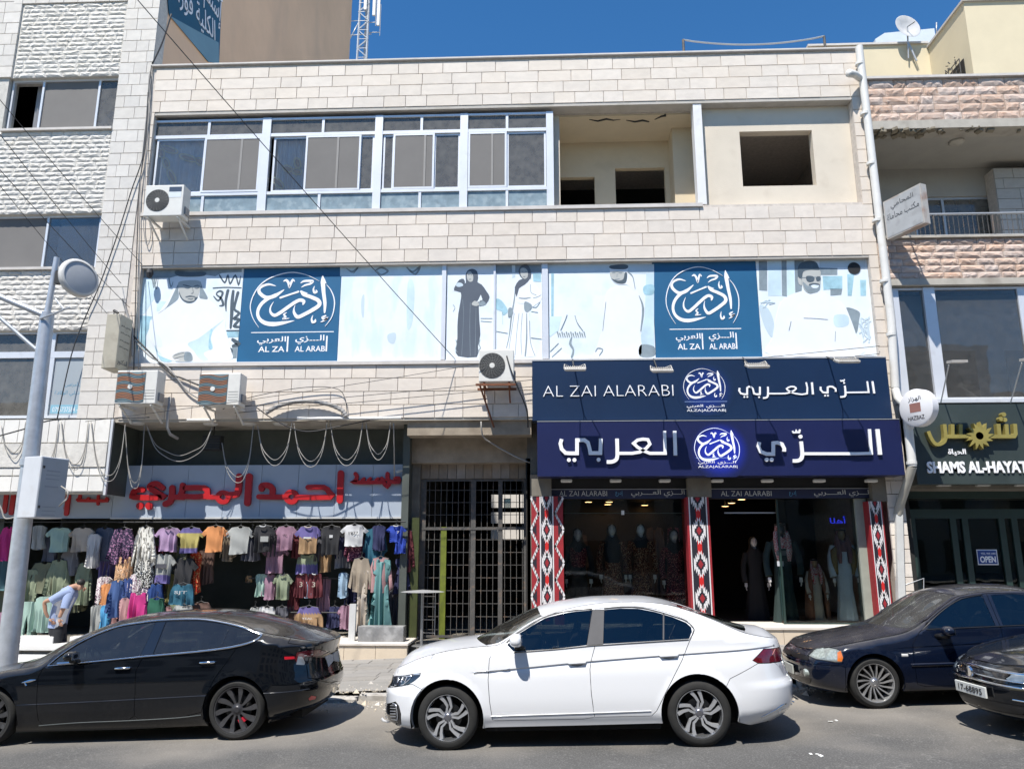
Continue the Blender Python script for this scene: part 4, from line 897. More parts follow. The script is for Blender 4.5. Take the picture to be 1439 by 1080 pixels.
shape(E6,[(490,150),(480,230),(500,330),(560,375),(640,360),(665,300),(668,220),(655,140)],m_ps,5,**kw); shape(E6,[(440,215),(470,215),(480,290),(450,280)],m_ps,5,**kw)
shape(E6,[(440,120),(470,70),(540,48),(620,60),(650,110),(655,140),(560,140),(495,160),(480,225),(445,210)],m_pd,6,**kw)
shape(E6,[(490,260),(510,330),(560,372),(640,362),(665,310),(655,290),(600,285),(560,290),(540,300)],m_pg,6,**kw); shape(E6,[(570,292),(610,285),(650,290),(640,320),(590,322)],m_pw,7,**kw); shape(E6,[(555,282),(610,272),(655,282),(655,294),(600,288),(560,298)],m_pd,8,**kw)
for q in ([(525,205),(570,200),(605,215),(600,250),(560,262),(528,245)],[(625,210),(665,208),(668,240),(640,255),(625,240)]): shape(E6,q,m_pd,8,**kw)
strokes(E6,[([(470,220),(530,215)],5),([(600,212),(630,212)],6),([(500,625),(620,630),(740,640)],3),([(370,660),(350,750)],6),([(820,760),(815,860)],4)],m_pg,8,**kw); shape(E6,[(810,600),(940,600),(945,700),(820,710)],m_pl,5,**kw)
o=MB(); c=P(1200,377,PYF); o.lathe([(.0,0),(.135,0),(.135,.01)],24,Matrix.Translation((c.x,PYF-.014,c.z))@Matrix.Rotation(R(-90),4,'X')); o.build('round_hole',M_blk,E6)
# frames between posters
FW=empty('poster_window_frame',(P(695,500,PYF).x,PYF,zb_),'white metal frames dividing the row of printed windows on the first floor','window frame')
for i,(a,b_,d) in enumerate(((193.5,196,.04),(620.5,626.5,.05),(693.5,696.5,.035),(762,770.5,.05),(1226,1229,.04))):
 part('frame_bar',M_alu,FW,(X_(a,440,PYF),X_(b_,440,PYF),PYF-d,PYF+.02,zb_-.001,zt_+.03))
part('frame_rail',M_alu,FW,(X_(193,440,PYF),X_(1229,440,PYF),PYF-.03,PYF+.02,zb_-.05,zb_-.002)); part('frame_rail',M_alu,FW,(X_(627,440,PYF),X_(762,440,PYF),PYF-.03,PYF+.02,zt_-.02,zt_+.03))
# ================================================= NAVY SIGNS
m_nu=pm('navy_sign_panel',(.005,.019,.056),.38,.10,.8); m_nl=pm('indigo_sign_panel',(.008,.012,.060),.38,.12,.7)
m_bl=pm('glowing_blue_field',(.008,.02,.35),.4,.3,2)
UY=-.32; LYs=-.48
ux0,ux1=X_(748,550,UY),X_(1250,550,UY); uz0,uz1=Z_(1000,589,UY),Z_(1000,504,UY)
S1=empty('upper_shop_sign',((ux0+ux1)/2,UY,uz0),'dark blue sign with thin English and Arabic lettering, above the larger indigo sign','shop sign')
part('sign_box',m_nu,S1,(ux0,ux1,UY,.0,uz0,uz1))
part('panel_edge',M_alug,S1,(ux0,ux1,UY-.01,UY-.001,uz1-.012,uz1+.008))
def T(S,s,a,b_,c,d,y,off=0.,dep=.02,mat=Mw): return text('lettering',s,mat,S,X_(a,(c+d)/2,y),X_(b_,(c+d)/2,y),Z_((a+b_)/2,d,y),Z_((a+b_)/2,c,y),y,dep,offset=off)
T(S1,'AL ZAI ALARABI',763,946,541.5,556.5,UY,-.022)
kz=dict(ox=1030,oy=520,s=210/1439)
def arab_small(S,Y,off):
 mb=MB(); L=[]
 kk=(1030,520,210/1439)
 def add(pts,w,n=1,lv=0): mb.ribbon(pxs(pts,*kk,Y,n),w*kk[2]*.0152,Y-.02-.0008*lv,Y,False)
 add([(62,172),(58,200),(75,225),(105,232),(135,232),(135,170),(150,160),(170,162),(190,180),(200,225),(222,232),(258,232),(258,160)],16,1)
 add([(288,268),(315,266),(335,245),(335,160)],16,2); add([(335,226),(470,226),(520,222),(570,205),(605,180),(590,162),(550,160),(515,180),(545,205),(600,226),(712,226),(702,118)],14,2,1)
 add([(758,118),(768,234)],18)
 add([(842,160),(842,190),(865,215),(910,218),(910,165),(930,158),(955,160),(985,180),(988,208)],16,1)
 add([(1030,258),(1060,256),(1082,240),(1075,150)],16,2); add([(1082,216),(1305,213),(1290,108)],14,1,1); add([(1340,108),(1358,224)],18)
 for cx_,cy_ in ((108,258),(136,258),(250,260),(885,246),(912,246),(1068,124)):
  q=[P(kk[0]+(cx_+9*math.cos(t))*kk[2],kk[1]+(cy_+9*math.sin(t))*kk[2],Y) for t in [i*math.pi/5 for i in range(10)]]; mb.prism([(v.x,v.z) for v in q],Y-.02,Y)
 add([(1030,98),(1040,108),(1050,100),(1060,108),(1074,90)],10,1)
 return mb.build('arabic_lettering',Mw,S)
arab_small(S1,UY,0)
u=place_emb(S1,957,515,1025,585,UY); emblem(S1,Mw,u[0],u[1],u[2],u[3],UY-.001,sw=1.2)
def small_emb_text(S,Y,a,b_,c):
 T(S,ar('العربي'),a,a+(b_-a)*.42,c,c+5.5,Y,.01,.006); T(S,ar('الـــزي'),a+(b_-a)*.5,b_-2,c,c+5.5,Y,.01,.006); T(S,'ALZA|ALARAB|',a,b_,c+6.5,c+11,Y,.0,.006)
 x0,x1=X_(a-3,c-4,Y),X_(b_+2,c-4,Y); z=Z_((a+b_)/2,c-4,Y); MB().box(x0,x1,Y-.004,Y,z-.004,z+.004).build('rule_line',pm('blue_line',(.25,.35,.6),.5),S)
small_emb_text(S1,UY,965,1020,568)
lx0,lx1=X_(755,630,LYs),X_(1268,630,LYs); l0,l1=Z_(1000,668,LYs),Z_(1000,590,LYs)
S2=empty('large_shop_sign',((lx0+lx1)/2,LYs,l0),'large indigo sign with bold white Arabic letters and a glowing round emblem','shop sign')
part('sign_box',m_nl,S2,(lx0,lx1,LYs,.0,l0,l1-.012)); part('panel_edge',M_alug,S2,(lx0,lx1,LYs-.008,UY-.002,l1-.011,l1+.002))
for (S,cx_,cy_,Y,rad) in ((S2,1012,632,LYs,.62),(S1,992,548,UY,.6)):
 # back-lit translucent field round the emblem
 m=bpy.data.materials.new('lit_emblem_field'); m.use_nodes=True; N=m.node_tree.nodes; L=m.node_tree.links; b=N['Principled BSDF']; b.inputs['Roughness'].default_value=.38
 base=m_nl if S is S2 else m_nu
 tc=N.new('ShaderNodeTexCoord'); vm=N.new('ShaderNodeVectorMath'); vm.operation='LENGTH'; L.new(tc.outputs['Object'],vm.inputs[0]); mr=N.new('ShaderNodeMapRange'); mr.inputs[1].default_value=rad*.45; mr.inputs[2].default_value=rad*.98; mr.inputs[3].default_value=1; mr.inputs[4].default_value=0; mr.interpolation_type='SMOOTHSTEP'; L.new(vm.outputs['Value'],mr.inputs[0])
 b.inputs['Base Color'].default_value=(.008,.012,.060,1) if S is S2 else (.005,.019,.056,1)
 b.inputs['Emission Color'].default_value=(.01,.035,.75,1); mu=N.new('ShaderNodeMath'); mu.operation='MULTIPLY'; mu.inputs[1].default_value=.28 if S is S2 else .10; L.new(mr.outputs[0],mu.inputs[0]); L.new(mu.outputs[0],b.inputs['Emission Strength'])
 c=P(cx_,cy_,Y); hz=min(rad,(l1-l0)/2-.02); mb=MB(); mb.prism([(rad*math.cos(t),max(-hz,min(hz,rad*math.sin(t)))) for t in [i*math.pi/20 for i in range(40)]],-.003,.0)
 o=mb.build('lit_emblem_field',m,None); o.location=(c.x,Y-.0005,c.z); o.parent=S; o.matrix_parent_inverse=bm_inv(S)
u=place_emb(S2,972,598,1046,676,LYs-.004); emblem(S2,emit('lit_white',(.8,.85,1),.12),u[0],u[1],u[2],u[3],LYs-.005,sw=1.2); small_emb_text(S2,LYs-.004,981,1036,647)
mb=MB();
def big(ox,pts,w,n=1,lv=0): mb.ribbon(pxs(pts,ox,590,200/1439,LYs,n),w*(200/1439)*.0147,LYs-.05-.001*lv,LYs-.015,False)
big(760,[(210,195),(197,240),(210,295),(250,335),(300,338),(365,338),(365,205),(395,205),(440,205),(475,230),(492,290),(500,335),(600,335),(605,190)],36,1)
big(760,[(665,424),(715,424),(755,405),(772,360),(768,190)],36,2); big(760,[(772,338),(920,338),(1000,325),(1060,290),(1100,245),(1080,200),(1030,195),(975,205),(935,238),(975,275),(1040,315),(1100,338),(1255,338),(1248,112)],30,1,1); big(760,[(1350,112),(1358,358)],34)
big(1050,[(118,225),(108,270),(130,320),(190,345),(258,345),(258,235),(300,230),(345,245),(368,290),(368,320)],34,1)
big(1050,[(455,414),(510,412),(545,385),(550,330),(538,218)],34,2); big(1050,[(560,342),(1100,342),(1247,338),(1228,95)],28,1,1); big(1050,[(1308,95),(1335,352)],38)
big(1050,[(450,112),(460,130),(490,128),(490,108),(500,128),(520,128),(527,98)],15,1)
for ox,cx_,cy_ in ((760,283,405),(760,339,405),(760,583,402),(1050,192,402),(1050,241,402),(1050,532,170)):
 s=200/1439; q=[P(ox+(cx_+20*math.cos(t))*s,590+(cy_+20*math.sin(t))*s,LYs) for t in [i*math.pi/8 for i in range(16)]]; mb.prism([(v.x,v.z) for v in q],LYs-.05,LYs-.015)
mb.build('arabic_lettering',Mw,S2)
# small lamps under the sign
m_lw=pm('white_plastic',(.6,.6,.58),.5,.05,5)
for i,x in enumerate((796,865,934,1008,1078,1151,1224)):
 c=P(x,675,-.1); e=empty('soffit_light',(c.x,-.12,c.z),'small white soffit light under the indigo sign, %s from the left'%('first second third fourth fifth sixth seventh'.split()[i]),'light','soffit lights under the indigo sign')
 o=MB().box(c.x-.115,c.x+.115,-.17,-.03,c.z-.035,c.z+.03).build('housing',m_lw,e); bevel(o,.02,2)
# header strips
hy=.18
part('header_wall',M_blk,B,(X0s,X1s,.2,.5,Z_(1000,700,.2),l0+.1))
for i,(a,b_) in enumerate(((768,972),(999,1228))):
 x0,x1=X_(a,693,hy),X_(b_,693,hy); z0,z1=Z_(1000,700,hy),Z_(1000,687,hy)
 H=empty('header_sign',((x0+x1)/2,hy,z0),('narrow navy header sign over the left display window' if i==0 else 'narrow navy header sign over the right shop doorway'),'shop sign','narrow header signs')
 part('sign_box',pm('header_navy',(.012,.016,.05),.5),H,(x0,x1,hy,.2,z0,z1)); part('panel_edge',M_alug,H,(x0,x1,hy-.02,.2,z1,z1+.012))
 tx=((786,853),(887,962)) if i==0 else ((1013,1084),(1144,1224))
 m_h=pm('header_letter',(.55,.55,.52),.5)
 T(H,'AL ZAI ALARABI',tx[0][0],tx[0][1],689.5,696.5,hy,-.01,.008,m_h); T(H,ar('الـــزي العــــربي'),tx[1][0],tx[1][1],688,698,hy,0,.008,m_h)
 T(H,ar('إدرع'),(tx[0][1]+tx[1][0])/2-5,(tx[0][1]+tx[1][0])/2+5,689,697,hy,0,.006,pm('teal_letter',(.1,.3,.5),.5))
# ================================================= RED LETTER SIGN
RY_=.80
rx0,rx1=X_(160,690,RY_),X_(576,690,RY_); r0,r1=Z_(380,726,RY_),Z_(380,653,RY_)
S3=empty('red_letter_sign',((rx0+rx1)/2,RY_,r0),'grey sign board with raised red Arabic letters over the clothes display','shop sign')
n=8
for i in range(n): part('sign_panel',M_greyp,S3,(rx0+(rx1-rx0)*i/n+.004,rx0+(rx1-rx0)*(i+1)/n-.004,RY_,RY_+.03,r0,r1))
part('sign_frame',M_green,S3,(rx0,rx1+.03,RY_+.031,GY-.001,r0-.01,r1)); part('sign_bottom_rail',M_lgrey,S3,(rx0,rx1,RY_-.03,RY_+.03,r0-.04,r0-.002))
m_red=pm('red_letter',(.42,.012,.015),.4,.08,4); m_rs=pm('dark_red_edge',(.12,.01,.012),.5)
ry=RY_-.07
def redword(o1,specs,scale=210/1439,oy=650,w0=60,y=ry):
 mb=MB()
 for i,(pts,w,n_) in enumerate(specs):
  mb.ribbon(pxs(pts,o1,oy,scale,y,n_),w*scale*.0143,y-.0009*i,RY_-.002,True)
 return fixn(mb.build('red_lettering',m_red,S3))
redword(170,[([(205,258),(140,262),(112,295),(130,330),(390,330),(350,290),(275,240),(290,210),(340,200),(395,240)],58,3),([(490,240),(488,300),(470,370),(425,395)],62,3),
  ([(490,328),(590,330)],56,1),([(590,215),(585,270),(590,320),(800,322),(830,285),(800,240),(620,240)],56,2),([(830,328),(900,330)],50,1),
  ([(1035,330),(1010,370),(960,372),(925,330),(955,290),(1005,290),(1035,325)],48,3),([(1040,310),(1110,300),(1130,240),(1135,130)],66,3),([(1232,130),(1215,385)],68,1)])
for c_ in ((178,415),(265,415)):
 s=210/1439; q=[P(170+(c_[0]+34*math.cos(t))*s,650+(c_[1]+34*math.sin(t))*s,ry) for t in [i*math.pi/10 for i in range(20)]]; MB().prism([(v.x,v.z) for v in q],ry,RY_-.002).build('red_dot',m_red,S3)
redword(370,[([(-20,250),(-15,220),(40,215),(85,250),(80,325)],60,3),([(-45,325),(80,328),(190,328)],54,1),([(320,330),(295,370),(250,372),(215,330),(245,285),(295,285),(320,325)],52,3),
  ([(430,235),(580,235),(630,280),(640,330),(320,330)],54,2),([(745,100),(735,360)],66,1)])
redword(370,[([(885,105),(900,130),(885,175),(870,185),(1140,185),(1140,150)],40,2),([(950,165),(970,150)],30,1),([(1010,165),(1030,148)],30,1),([(1085,165),(1105,150)],30,1),([(1195,105),(1195,150),(1215,185),(1190,225),(1165,200)],42,2),([(1215,180),(1300,182),(1300,150),(1270,150)],42,2)],w0=40)
# second, partly hidden sign of the neighbouring shop
ny=.85
nx1=X_(160,690,ny)
S4=empty('neighbour_sign',(nx1-2,ny,0),'grey board with small red letters, behind the street cabinet at left','shop sign')
q0,q1=Z_(100,728,ny),Z_(100,660,ny)+.2
n=6
for i in range(n): part('sign_panel',M_greyp,S4,(nx1-6+6*i/n+.004,nx1-6+6*(i+1)/n-.004,ny,ny+.03,q0,q1))
s=160/1439
def rw2(specs):
 mb=MB()
 for i,(pts,w,n_) in enumerate(specs): mb.ribbon(pxs(pts,0,640,s,ny-.04,n_),w*s*.0157,ny-.04-.0009*i,ny-.002,True)
 fixn(mb.build('red_lettering',m_red,S4))
rw2([([(75,500),(50,700)],56,1),([(165,510),(135,720)],60,1),([(860,515),(835,730)],60,1),([(770,660),(700,665),(560,665)],50,1),([(1010,500),(1000,540),(990,565),(1200,568)],40,2),([(1240,510),(1235,560),(1235,610)],36,2),([(1230,568),(1345,568),(1345,540)],40,2),([(1100,550),(1120,535)],30,1)])
# ================================================= AIR CONDITIONERS, LAMPS, PIPES, CABLES
M_acw=pm('ac_white_metal',(.62,.61,.57),.45,.05,6,stain=(5,.62,.35),stc=(.4,.36,.28)); M_rust=pm('rusty_steel',(.16,.06,.03),.9,.3,8,.4,60); M_fan=pm('fan_grille_black',(.03,.03,.03),.6,.2,5); M_cable=pm('black_cable',(.03,.03,.032),.6); M_cabg=pm('grey_cable',(.28,.27,.26),.6); M_cabw=pm('pale_cable',(.30,.285,.26),.6)
M_teal=pm('faded_teal_grille',(.14,.20,.22),.6,.1,4); M_or=pm('rust_orange_grille',(.30,.13,.06),.7,.15,4)
def acunit(x0,x1,z0,z1,ydepth,yoff,fx,fr,label,kind,body=M_acw,brk=M_acw):
 y1=-yoff; y0=y1-ydepth
 A=empty('air_conditioner',((x0+x1)/2,y1,z0),label,'air conditioner','air conditioner units on the facade')
 o=MB().box(x0,x1,y0,y1,z0,z1).build('casing',body,A); bevel(o,.015,2)
 cx=x0+(x1-x0)*fx; cz=(z0+z1)/2+ (0.0)
 M=Matrix.Translation((cx,y0-.002,cz))@Matrix.Rotation(R(90),4,'X')
 if kind=='round':
  MB().lathe([(0,0),(fr,0),(fr,.004)],32,M).build('fan_opening',M_fan,A)
  g=MB()
  for k in range(1,9):
   rr=fr*k/8.5; g.tube([(cx+rr*math.cos(t),y0-.012,cz+rr*math.sin(t)) for t in [i*math.pi/14 for i in range(29)]],.0035,4,False)
  for k in range(20):
   a=k*math.pi/10; g.tube([(cx+fr*.18*math.cos(a),y0-.013,cz+fr*.18*math.sin(a)),(cx+fr*.6*math.cos(a+.25),y0-.013,cz+fr*.6*math.sin(a+.25)),(cx+fr*math.cos(a+.4),y0-.01,cz+fr*math.sin(a+.4))],.0035,4)
  g.build('fan_grille',pm('grille_grey',(.2,.2,.19),.5),A)
  MB().lathe([(0,.02),(fr*.2,.018),(fr*.2,.004)],20,M).build('fan_hub',M_acw,A)
 else:
  w=fr*1.05; o=MB().box(cx-w,cx+w,y0-.008,y0-.001,cz-w*1.05,cz+w*1.05).build('fan_panel',M_teal,A)
  n=18
  for k in range(n):
   zz=cz-w+2*w*(k+.5)/n
   a,b_=(M_teal,M_or) if abs(math.sin(k*.62))<.55 else (M_or,M_teal)
   pts=[(cx-w*.97+2*w*.97*i/14,y0-.014,zz+.03*math.sin(i/14*2*math.pi)) for i in range(15)]
   q=[(p[0],p[2]) for p in pts]; q=[(x,max(cz-w,min(cz+w,z))) for x,z in q]
   MB().ribbon(q,.018,y0-.016,y0-.009,False).build('grille_slat',a,A)
  MB().lathe([(0,.03),(fr*.17,.028),(fr*.17,.01)],20,M).build('fan_hub',M_acw,A)
 if kind!='round':
  for k in range(4): MB().box(x0+(x1-x0)*.72,x1-.03,y0-.004,y0-.001,z0+.1+.06*k,z0+.108+.06*k).build('groove',pm('shadow_groove',(.2,.2,.18),.8),A)
 MB().box(x1-.0,x1+.03,y0+.1,y1-.05,z0+.08,z0+.25).build('valve_cover',M_cabg,A)
 for xx in (x0+.1,x1-.1):
  b=MB(); b.box(xx-.02,xx+.02,y0+.03,0,z0-.045,z0-.003); b.cbox((xx,(y0)/2,z0-.17),(.03,abs(y0)*1.05,.03),Matrix.Rotation(R(-28),3,'X')); b.build('bracket',brk,A)
 return A,x0,x1,y0,y1
def pxac(a,b_,c,d,Y): return X_(a,(c+d)/2,Y),X_(b_,(c+d)/2,Y),Z_((a+b_)/2,d,Y),Z_((a+b_)/2,c,Y)
Yf=-.62
q=pxac(203,257,260,303,Yf); A1=acunit(*q,.34,.28,.34,.26,'white air conditioner with a round grille, high on the left beside the top floor windows','round')[0]
MB().box(q[0]+.62*(q[1]-q[0])+.0,q[1]-.05,Yf-.004,Yf-.0005,q[3]-.16,q[3]-.05).build('label_plate',pm('dark_label',(.04,.06,.1),.4),A1); MB().box(q[0]+.62*(q[1]-q[0])+.0,q[1]-.05,Yf-.004,Yf-.0005,q[3]-.3,q[3]-.17).build('label_plate',pm('pale_label',(.6,.64,.66),.4),A1)
q=pxac(163,220,520,567,-.6); acunit(*q,.36,.24,.36,.29,'left air conditioner of the two with rust striped grilles under the posters','sq')
q=pxac(281,337,524,569,-.6); acunit(*q,.36,.24,.33,.29,'right air conditioner of the two with rust striped grilles under the posters','sq')
q=pxac(673,722,491,536,-.62); A4=acunit(*q,.34,.28,.38,.27,'air conditioner with a dark round fan on a rusty bracket beside the navy sign','round',brk=M_rust)[0]
b=MB(); b.box(q[0]-.06,q[1]+.04,-.66,-.62,q[2]-.09,q[2]-.045); b.box(q[0]-.06,q[1]+.04,-.22,-.18,q[2]-.09,q[2]-.045); b.build('rusty_shelf',M_rust,A4)
b=MB(); b.tube([(q[0]+.02,-.6,q[2]-.07),(q[0]+.28,-.02,q[2]-.85)],.02,6); b.build('strut',M_rust,A4)
# flood lights over the navy signs
def bent(path,r,name,mat,parent,n=6): return MB().tube(path,r,n).build(name,mat,parent,smooth=True)
m_lh=pm('lamp_metal',(.42,.40,.37),.5,.1,5,stain=(8,.55,.4),stc=(.25,.2,.15)); m_lg=glass('lamp_glass',(.7,.7,.7),.1)
fl=[(808,518,'first'),(930,520,'second'),(1064,514,'third'),(1190,507,'fourth')]
for (a,b_,w_) in fl:
 Yl=-1.28; c=P(a,b_,Yl); root=P(a,503,UY)
 e=empty('flood_light',(c.x,UY,uz1),'flood light on a thin arm above the navy sign, %s from the left'%w_,'flood light','flood lights over the navy signs')
 RX=Matrix.Rotation(R(20),3,'X'); mb=MB(); mb.cbox(c,(.42,.30,.05),RX); o=mb.build('lamp_body',m_lh,e); bevel(o,.012,1)
 MB().cbox(c-RX@Vector((0,0,.03)),(.37,.25,.008),RX).build('lamp_glass',pm('lamp_lens',(.5,.5,.47),.15),e)
 mb=MB();
 for k in range(9): mb.cbox(c+RX@Vector((-.17+.0425*k,0,.035)),(.008,.26,.03),RX)
 mb.build('cooling_fin',m_lh,e)
 for s in (-1,1): bent([c+Vector((s*.215,0,0)),c+Vector((s*.2,.12,.12)),Vector((c.x,UY-.45,c.z+.12))],.01,'yoke',m_lh,e)
 bent([Vector((c.x,UY-.45,c.z+.12)),Vector((c.x,UY+.05,uz1+.03))],.016,'arm',M_fan,e)
# downpipe
e=empty('drain_pipe',(XR,-.12,0),'white drain pipe with a bend, running down the right corner of the commercial building','pipe')
pp=[P(1206,66,-.12),P(1222,200,-.12),P(1243,370,-.12),P(1252,450,-.12),P(1259,553,-.12)]
x_top=P(1207,80,-.12).x; x0=P(1250,450,-.12).x
pts=[P(1207,66,-.12),P(1252.5,450,-.12),P(1258,545,-.12)]
k2=[P(1258,547,-.12),P(1262,560,-.2),P(1271,567,-.45),P(1274,578,-.5)]
k3=[P(1274,578,-.5),P(1282,655,-.5)]
k4=[P(1282,655,-.5),P(1277,672,-.4),P(1266,705,-.1),P(1262,722,-.02)]
M_pvc=pm('white_pvc',(.62,.61,.58),.45,.05,3,stain=(5,.6,.3),stc=(.42,.38,.3))
for i,pth in enumerate((pts,k2,k3,k4)): MB().tube(pth,.085,14).build('pipe_run',M_pvc if i<3 else pm('grimy_pvc',(.36,.34,.29),.6,.15,4),e,smooth=True,angle=1)
for q in ((1208,90),(1215,160),(1224,230),(1232,310),(1243,395),(1252.5,470),(1277,600),(1281,650)):
 c=P(q[0],q[1],-.12 if q[1]<550 else -.5); MB().lathe([(.088,-.03),(.098,-.03),(.098,.03),(.088,.03)],14,Matrix.Translation(c)).build('pipe_clamp',M_pvc,e)
MB().tube([P(1262,722,-.02),P(1264,800,-.02),P(1266,850,-.02)],.095,4).build('pipe_cover',pm('grey_white_paint',(.5,.5,.48),.6,.1,4),e)
mb=MB(); c=P(1210,112,-.12); d=P(1193,103,-.35); mb.tube([c,c.lerp(d,.5)+Vector((0,0,.05)),d],[.07,.08,.09],10); mb.build('street_sensor',M_pvc,e,smooth=True)
# round projecting sign
c=P(1291,573,-.9); e=empty('round_sign',(c.x,0,c.z),'white round projecting sign with small lettering, beside the drain pipe','shop sign')
MZ=Matrix.Translation(c)@Matrix.Rotation(R(90),4,'X')@Matrix.Rotation(R(0),4,'Y')
MR=Matrix.Translation(c)@Matrix.Rotation(R(62),4,'Z')@Matrix.Rotation(R(90),4,'X')
MR=Matrix.Translation(c)@Matrix.Rotation(R(-63),4,'Z')@Matrix.Rotation(R(90),4,'X')
MB().lathe([(0,.1),(.34,.1),(.37,.08),(.37,-.08),(.34,-.1),(0,-.1)],32,MR).build('disc',pm('sign_white_plastic',(.64,.64,.66),.35,.04,4),e,smooth=True,angle=.6)
MT=Matrix.Translation(c)@Matrix.Rotation(R(-63),4,'Z')
text('lettering',ar('الهزاز'),M_fan,e,-.14,.14,.12,.22,-.101,.004,M=MT); text('lettering','HAZBAZ',M_fan,e,-.18,.18,-.24,-.16,-.101,.004,M=MT)
mb=MB(); mb.v=[tuple(MT@Vector(v)) for v in ((-.12,-.103,-.09),(.12,-.103,-.09),(.12,-.103,.09),(-.12,-.103,.09))]; mb.f=[(0,1,2,3)]; mb.m=[0]; mb.build('printed_emblem',pm('brown_print',(.25,.12,.1),.5),e)
MB().tube([(c.x+.05,c.y+.1,c.z+.25),(c.x+.02,.1,c.z+.25)],.02,6).build('sign_arm',M_alug,e)
# projecting rectangular signs
def boxsign(px,py0,py1,Yc,len_,th,ang,label,lines,mat,matf,xoff=0):
 c0=P(px,py0,Yc); c1=P(px,py1,Yc); zc=(c0.z+c1.z)/2; h=c0.z-c1.z; e=empty('projecting_sign',(c0.x,0,zc),label,'shop sign')
 M=Matrix.Translation((c0.x,Yc,zc))@Matrix.Rotation(ang,4,'Z'); mb=MB().box(-len_/2,len_/2,-th/2,th/2,-h/2,h/2); mb.v=[tuple(M@Vector(v)) for v in mb.v]; o=mb.build('sign_box',mat,e)
 mb=MB(); mb.box(-len_/2+.03,len_/2-.03,-th/2-.006,-th/2-.001,-h/2+.03,h/2-.03); mb.v=[tuple(M@Vector(v)) for v in mb.v]; mb.build('sign_face',matf,e)
 for (s,x0_,x1_,z0_,z1_,m_) in lines: text('lettering',s,m_,e,x0_*len_,x1_*len_,z0_*h,z1_*h,-th/2-.007,.003,M=M)
 b=MB(); b.v=[]; a0=M@Vector((len_/2*(1 if ang<0 else 1),0,h/2-.1)); b.tube([a0,(a0.x+.0,.05,a0.z)],.02,6); b.build('sign_arm',M_alug,e)
 return e
m_bt2=pm('dark_lettering',(.08,.085,.09),.6); m_ob=pm('beige_sign_box',(.38,.35,.28),.6,.1,3,stain=(4,.55,.4),stc=(.22,.19,.14))
boxsign(1270,272,326,-.65,.95,.16,R(-66),'weathered projecting sign with faded dark Arabic lettering, by the balcony rail',[(ar('المحامي'),-.3,.3,.18,.38,m_bt2),(ar('جمال السعدي') if 0 else ar('مكتب محاماة'),-.42,.42,-.08,.12,m_bt2)],pm('rusty_white_box',(.42,.40,.37),.6,.1,3,stain=(3,.5,.7),stc=(.25,.14,.09)),pm('weathered_sign_face',(.36,.37,.38),.6,.1,3,stain=(6,.5,.4),stc=(.2,.2,.2)))
mb=MB(); c0=PX(147,440,X_(147,440,-.75));
xa0,xa1=X_(146,480,-.62),X_(166,480,-.62); za0,za1=Z_(156,517,-.62),Z_(156,441,-.62)
e=empty('projecting_sign',(xa0,-.3,za0),'beige projecting sign box with faded lines of writing, left of the bearded man poster','shop sign')
bevel(part('sign_box',m_ob,e,(xa0,xa1,-.62,-.14,za0,za1)),.01,1); MB().tube([P(166,440,-.3),(P(160,436,-.3))],.03,8).build('sign_arm',M_fan,e); MB().box(xa0+.1,xa0+.14,-.14,.0,za0+.2,za0+.24).build('sign_arm',M_fan,e)
MS=Matrix.Translation((xa1,-.38,0))@Matrix.Rotation(R(90),4,'Z')
for i,(f0,f1) in enumerate(((.78,.83),(.66,.70),(.52,.56),(.40,.44),(.08,.2))):
 text('lettering',ar('عيادة طبيب أسنان') if i<4 else ar('الدكتور'),m_bt2,e,-.19,.19,za0+(za1-za0)*f0,za0+(za1-za0)*f1,-.002,.003,M=MS)
MB().tube([P(172,420,-.1),P(180,445,-.1),P(186,465,-.1),P(186,500,-.1)],.025,6).build('bent_pipe',M_cabg,e)
# drain and ducts near the ac units
e=empty('duct_pipe',(X_(238,560),-.1,Z_(238,600)),'grey pipe hanging from the wall below the left pair of air conditioners','pipe')
bent([P(239,558,-.2),P(236,580,-.25),P(235,600,-.25),P(239,610,-.2),P(250,616,0)],.03,'pipe_run',M_cabg,e,8)
e=empty('corrugated_duct',(X_(420,572,-.1),-.1,Z_(420,580)),'grey corrugated duct curving over the soffit edge above the red letter sign','duct')
q=cat_curve([tuple(P(a,b_,-.12)) for a,b_ in ((374,580),(390,571),(412,565),(440,564),(462,568),(480,576),(487,585))],6); mb=MB(); mb.tube(q,[.042+.007*(i%2) for i in range(len(q))],10); mb.build('duct_run',M_cabg,e)
e=empty('tube_lamp',(X_(500,588),-.1,Z_(500,588)),'white fluorescent tube fitting along the soffit edge above the red letter sign','light')
MB().tube([P(418,588,-.05),P(564,587,-.05)],.035,8).build('tube',M_pvc,e)
e=empty('tube_lamp',(X_(275,590),-.1,Z_(275,590)),'short white tube fitting under the right rust striped air conditioner','light')
MB().tube([P(263,590,-.05),P(300,590,-.05)],.03,8).build('tube',M_pvc,e)
# soffit discs and speaker box
for (a,b_,w_) in ((192,594,'first'),(296,595,'second'),(350,595,'third'),(394,595,'fourth')):
 c=PZ(a,b_,z3b-.05); c.y=max(.12,min(c.y,.9)); e=empty('soffit_disc_light',(c.x,c.y,z3b-.05),'round flat soffit light above the red letter sign, %s from the left'%w_,'light','round soffit lights')
 MB().lathe([(0,-.03),(.13,-.03),(.16,-.0),(.16,.0)],20,Matrix.Translation((c.x,c.y,z3b-.052))).build('disc',m_lw,e)
c=P(298,622,.6); e=empty('black_floodlight',(c.x,.6,c.z),'black louvred box lamp hanging above the red letter sign','light')
o=MB().box(c.x-.2,c.x+.2,.55,.75,c.z-.16,c.z+.16).build('housing',M_fan,e)
for k in range(5): MB().box(c.x-.19,c.x+.19,.52,.549,c.z-.14+.06*k,c.z-.12+.06*k).build('louvre',M_fan,e)
bent([(c.x,.65,c.z+.16),(c.x,.65,z3b-.06)],.012,'hanger_rod',M_fan,e)
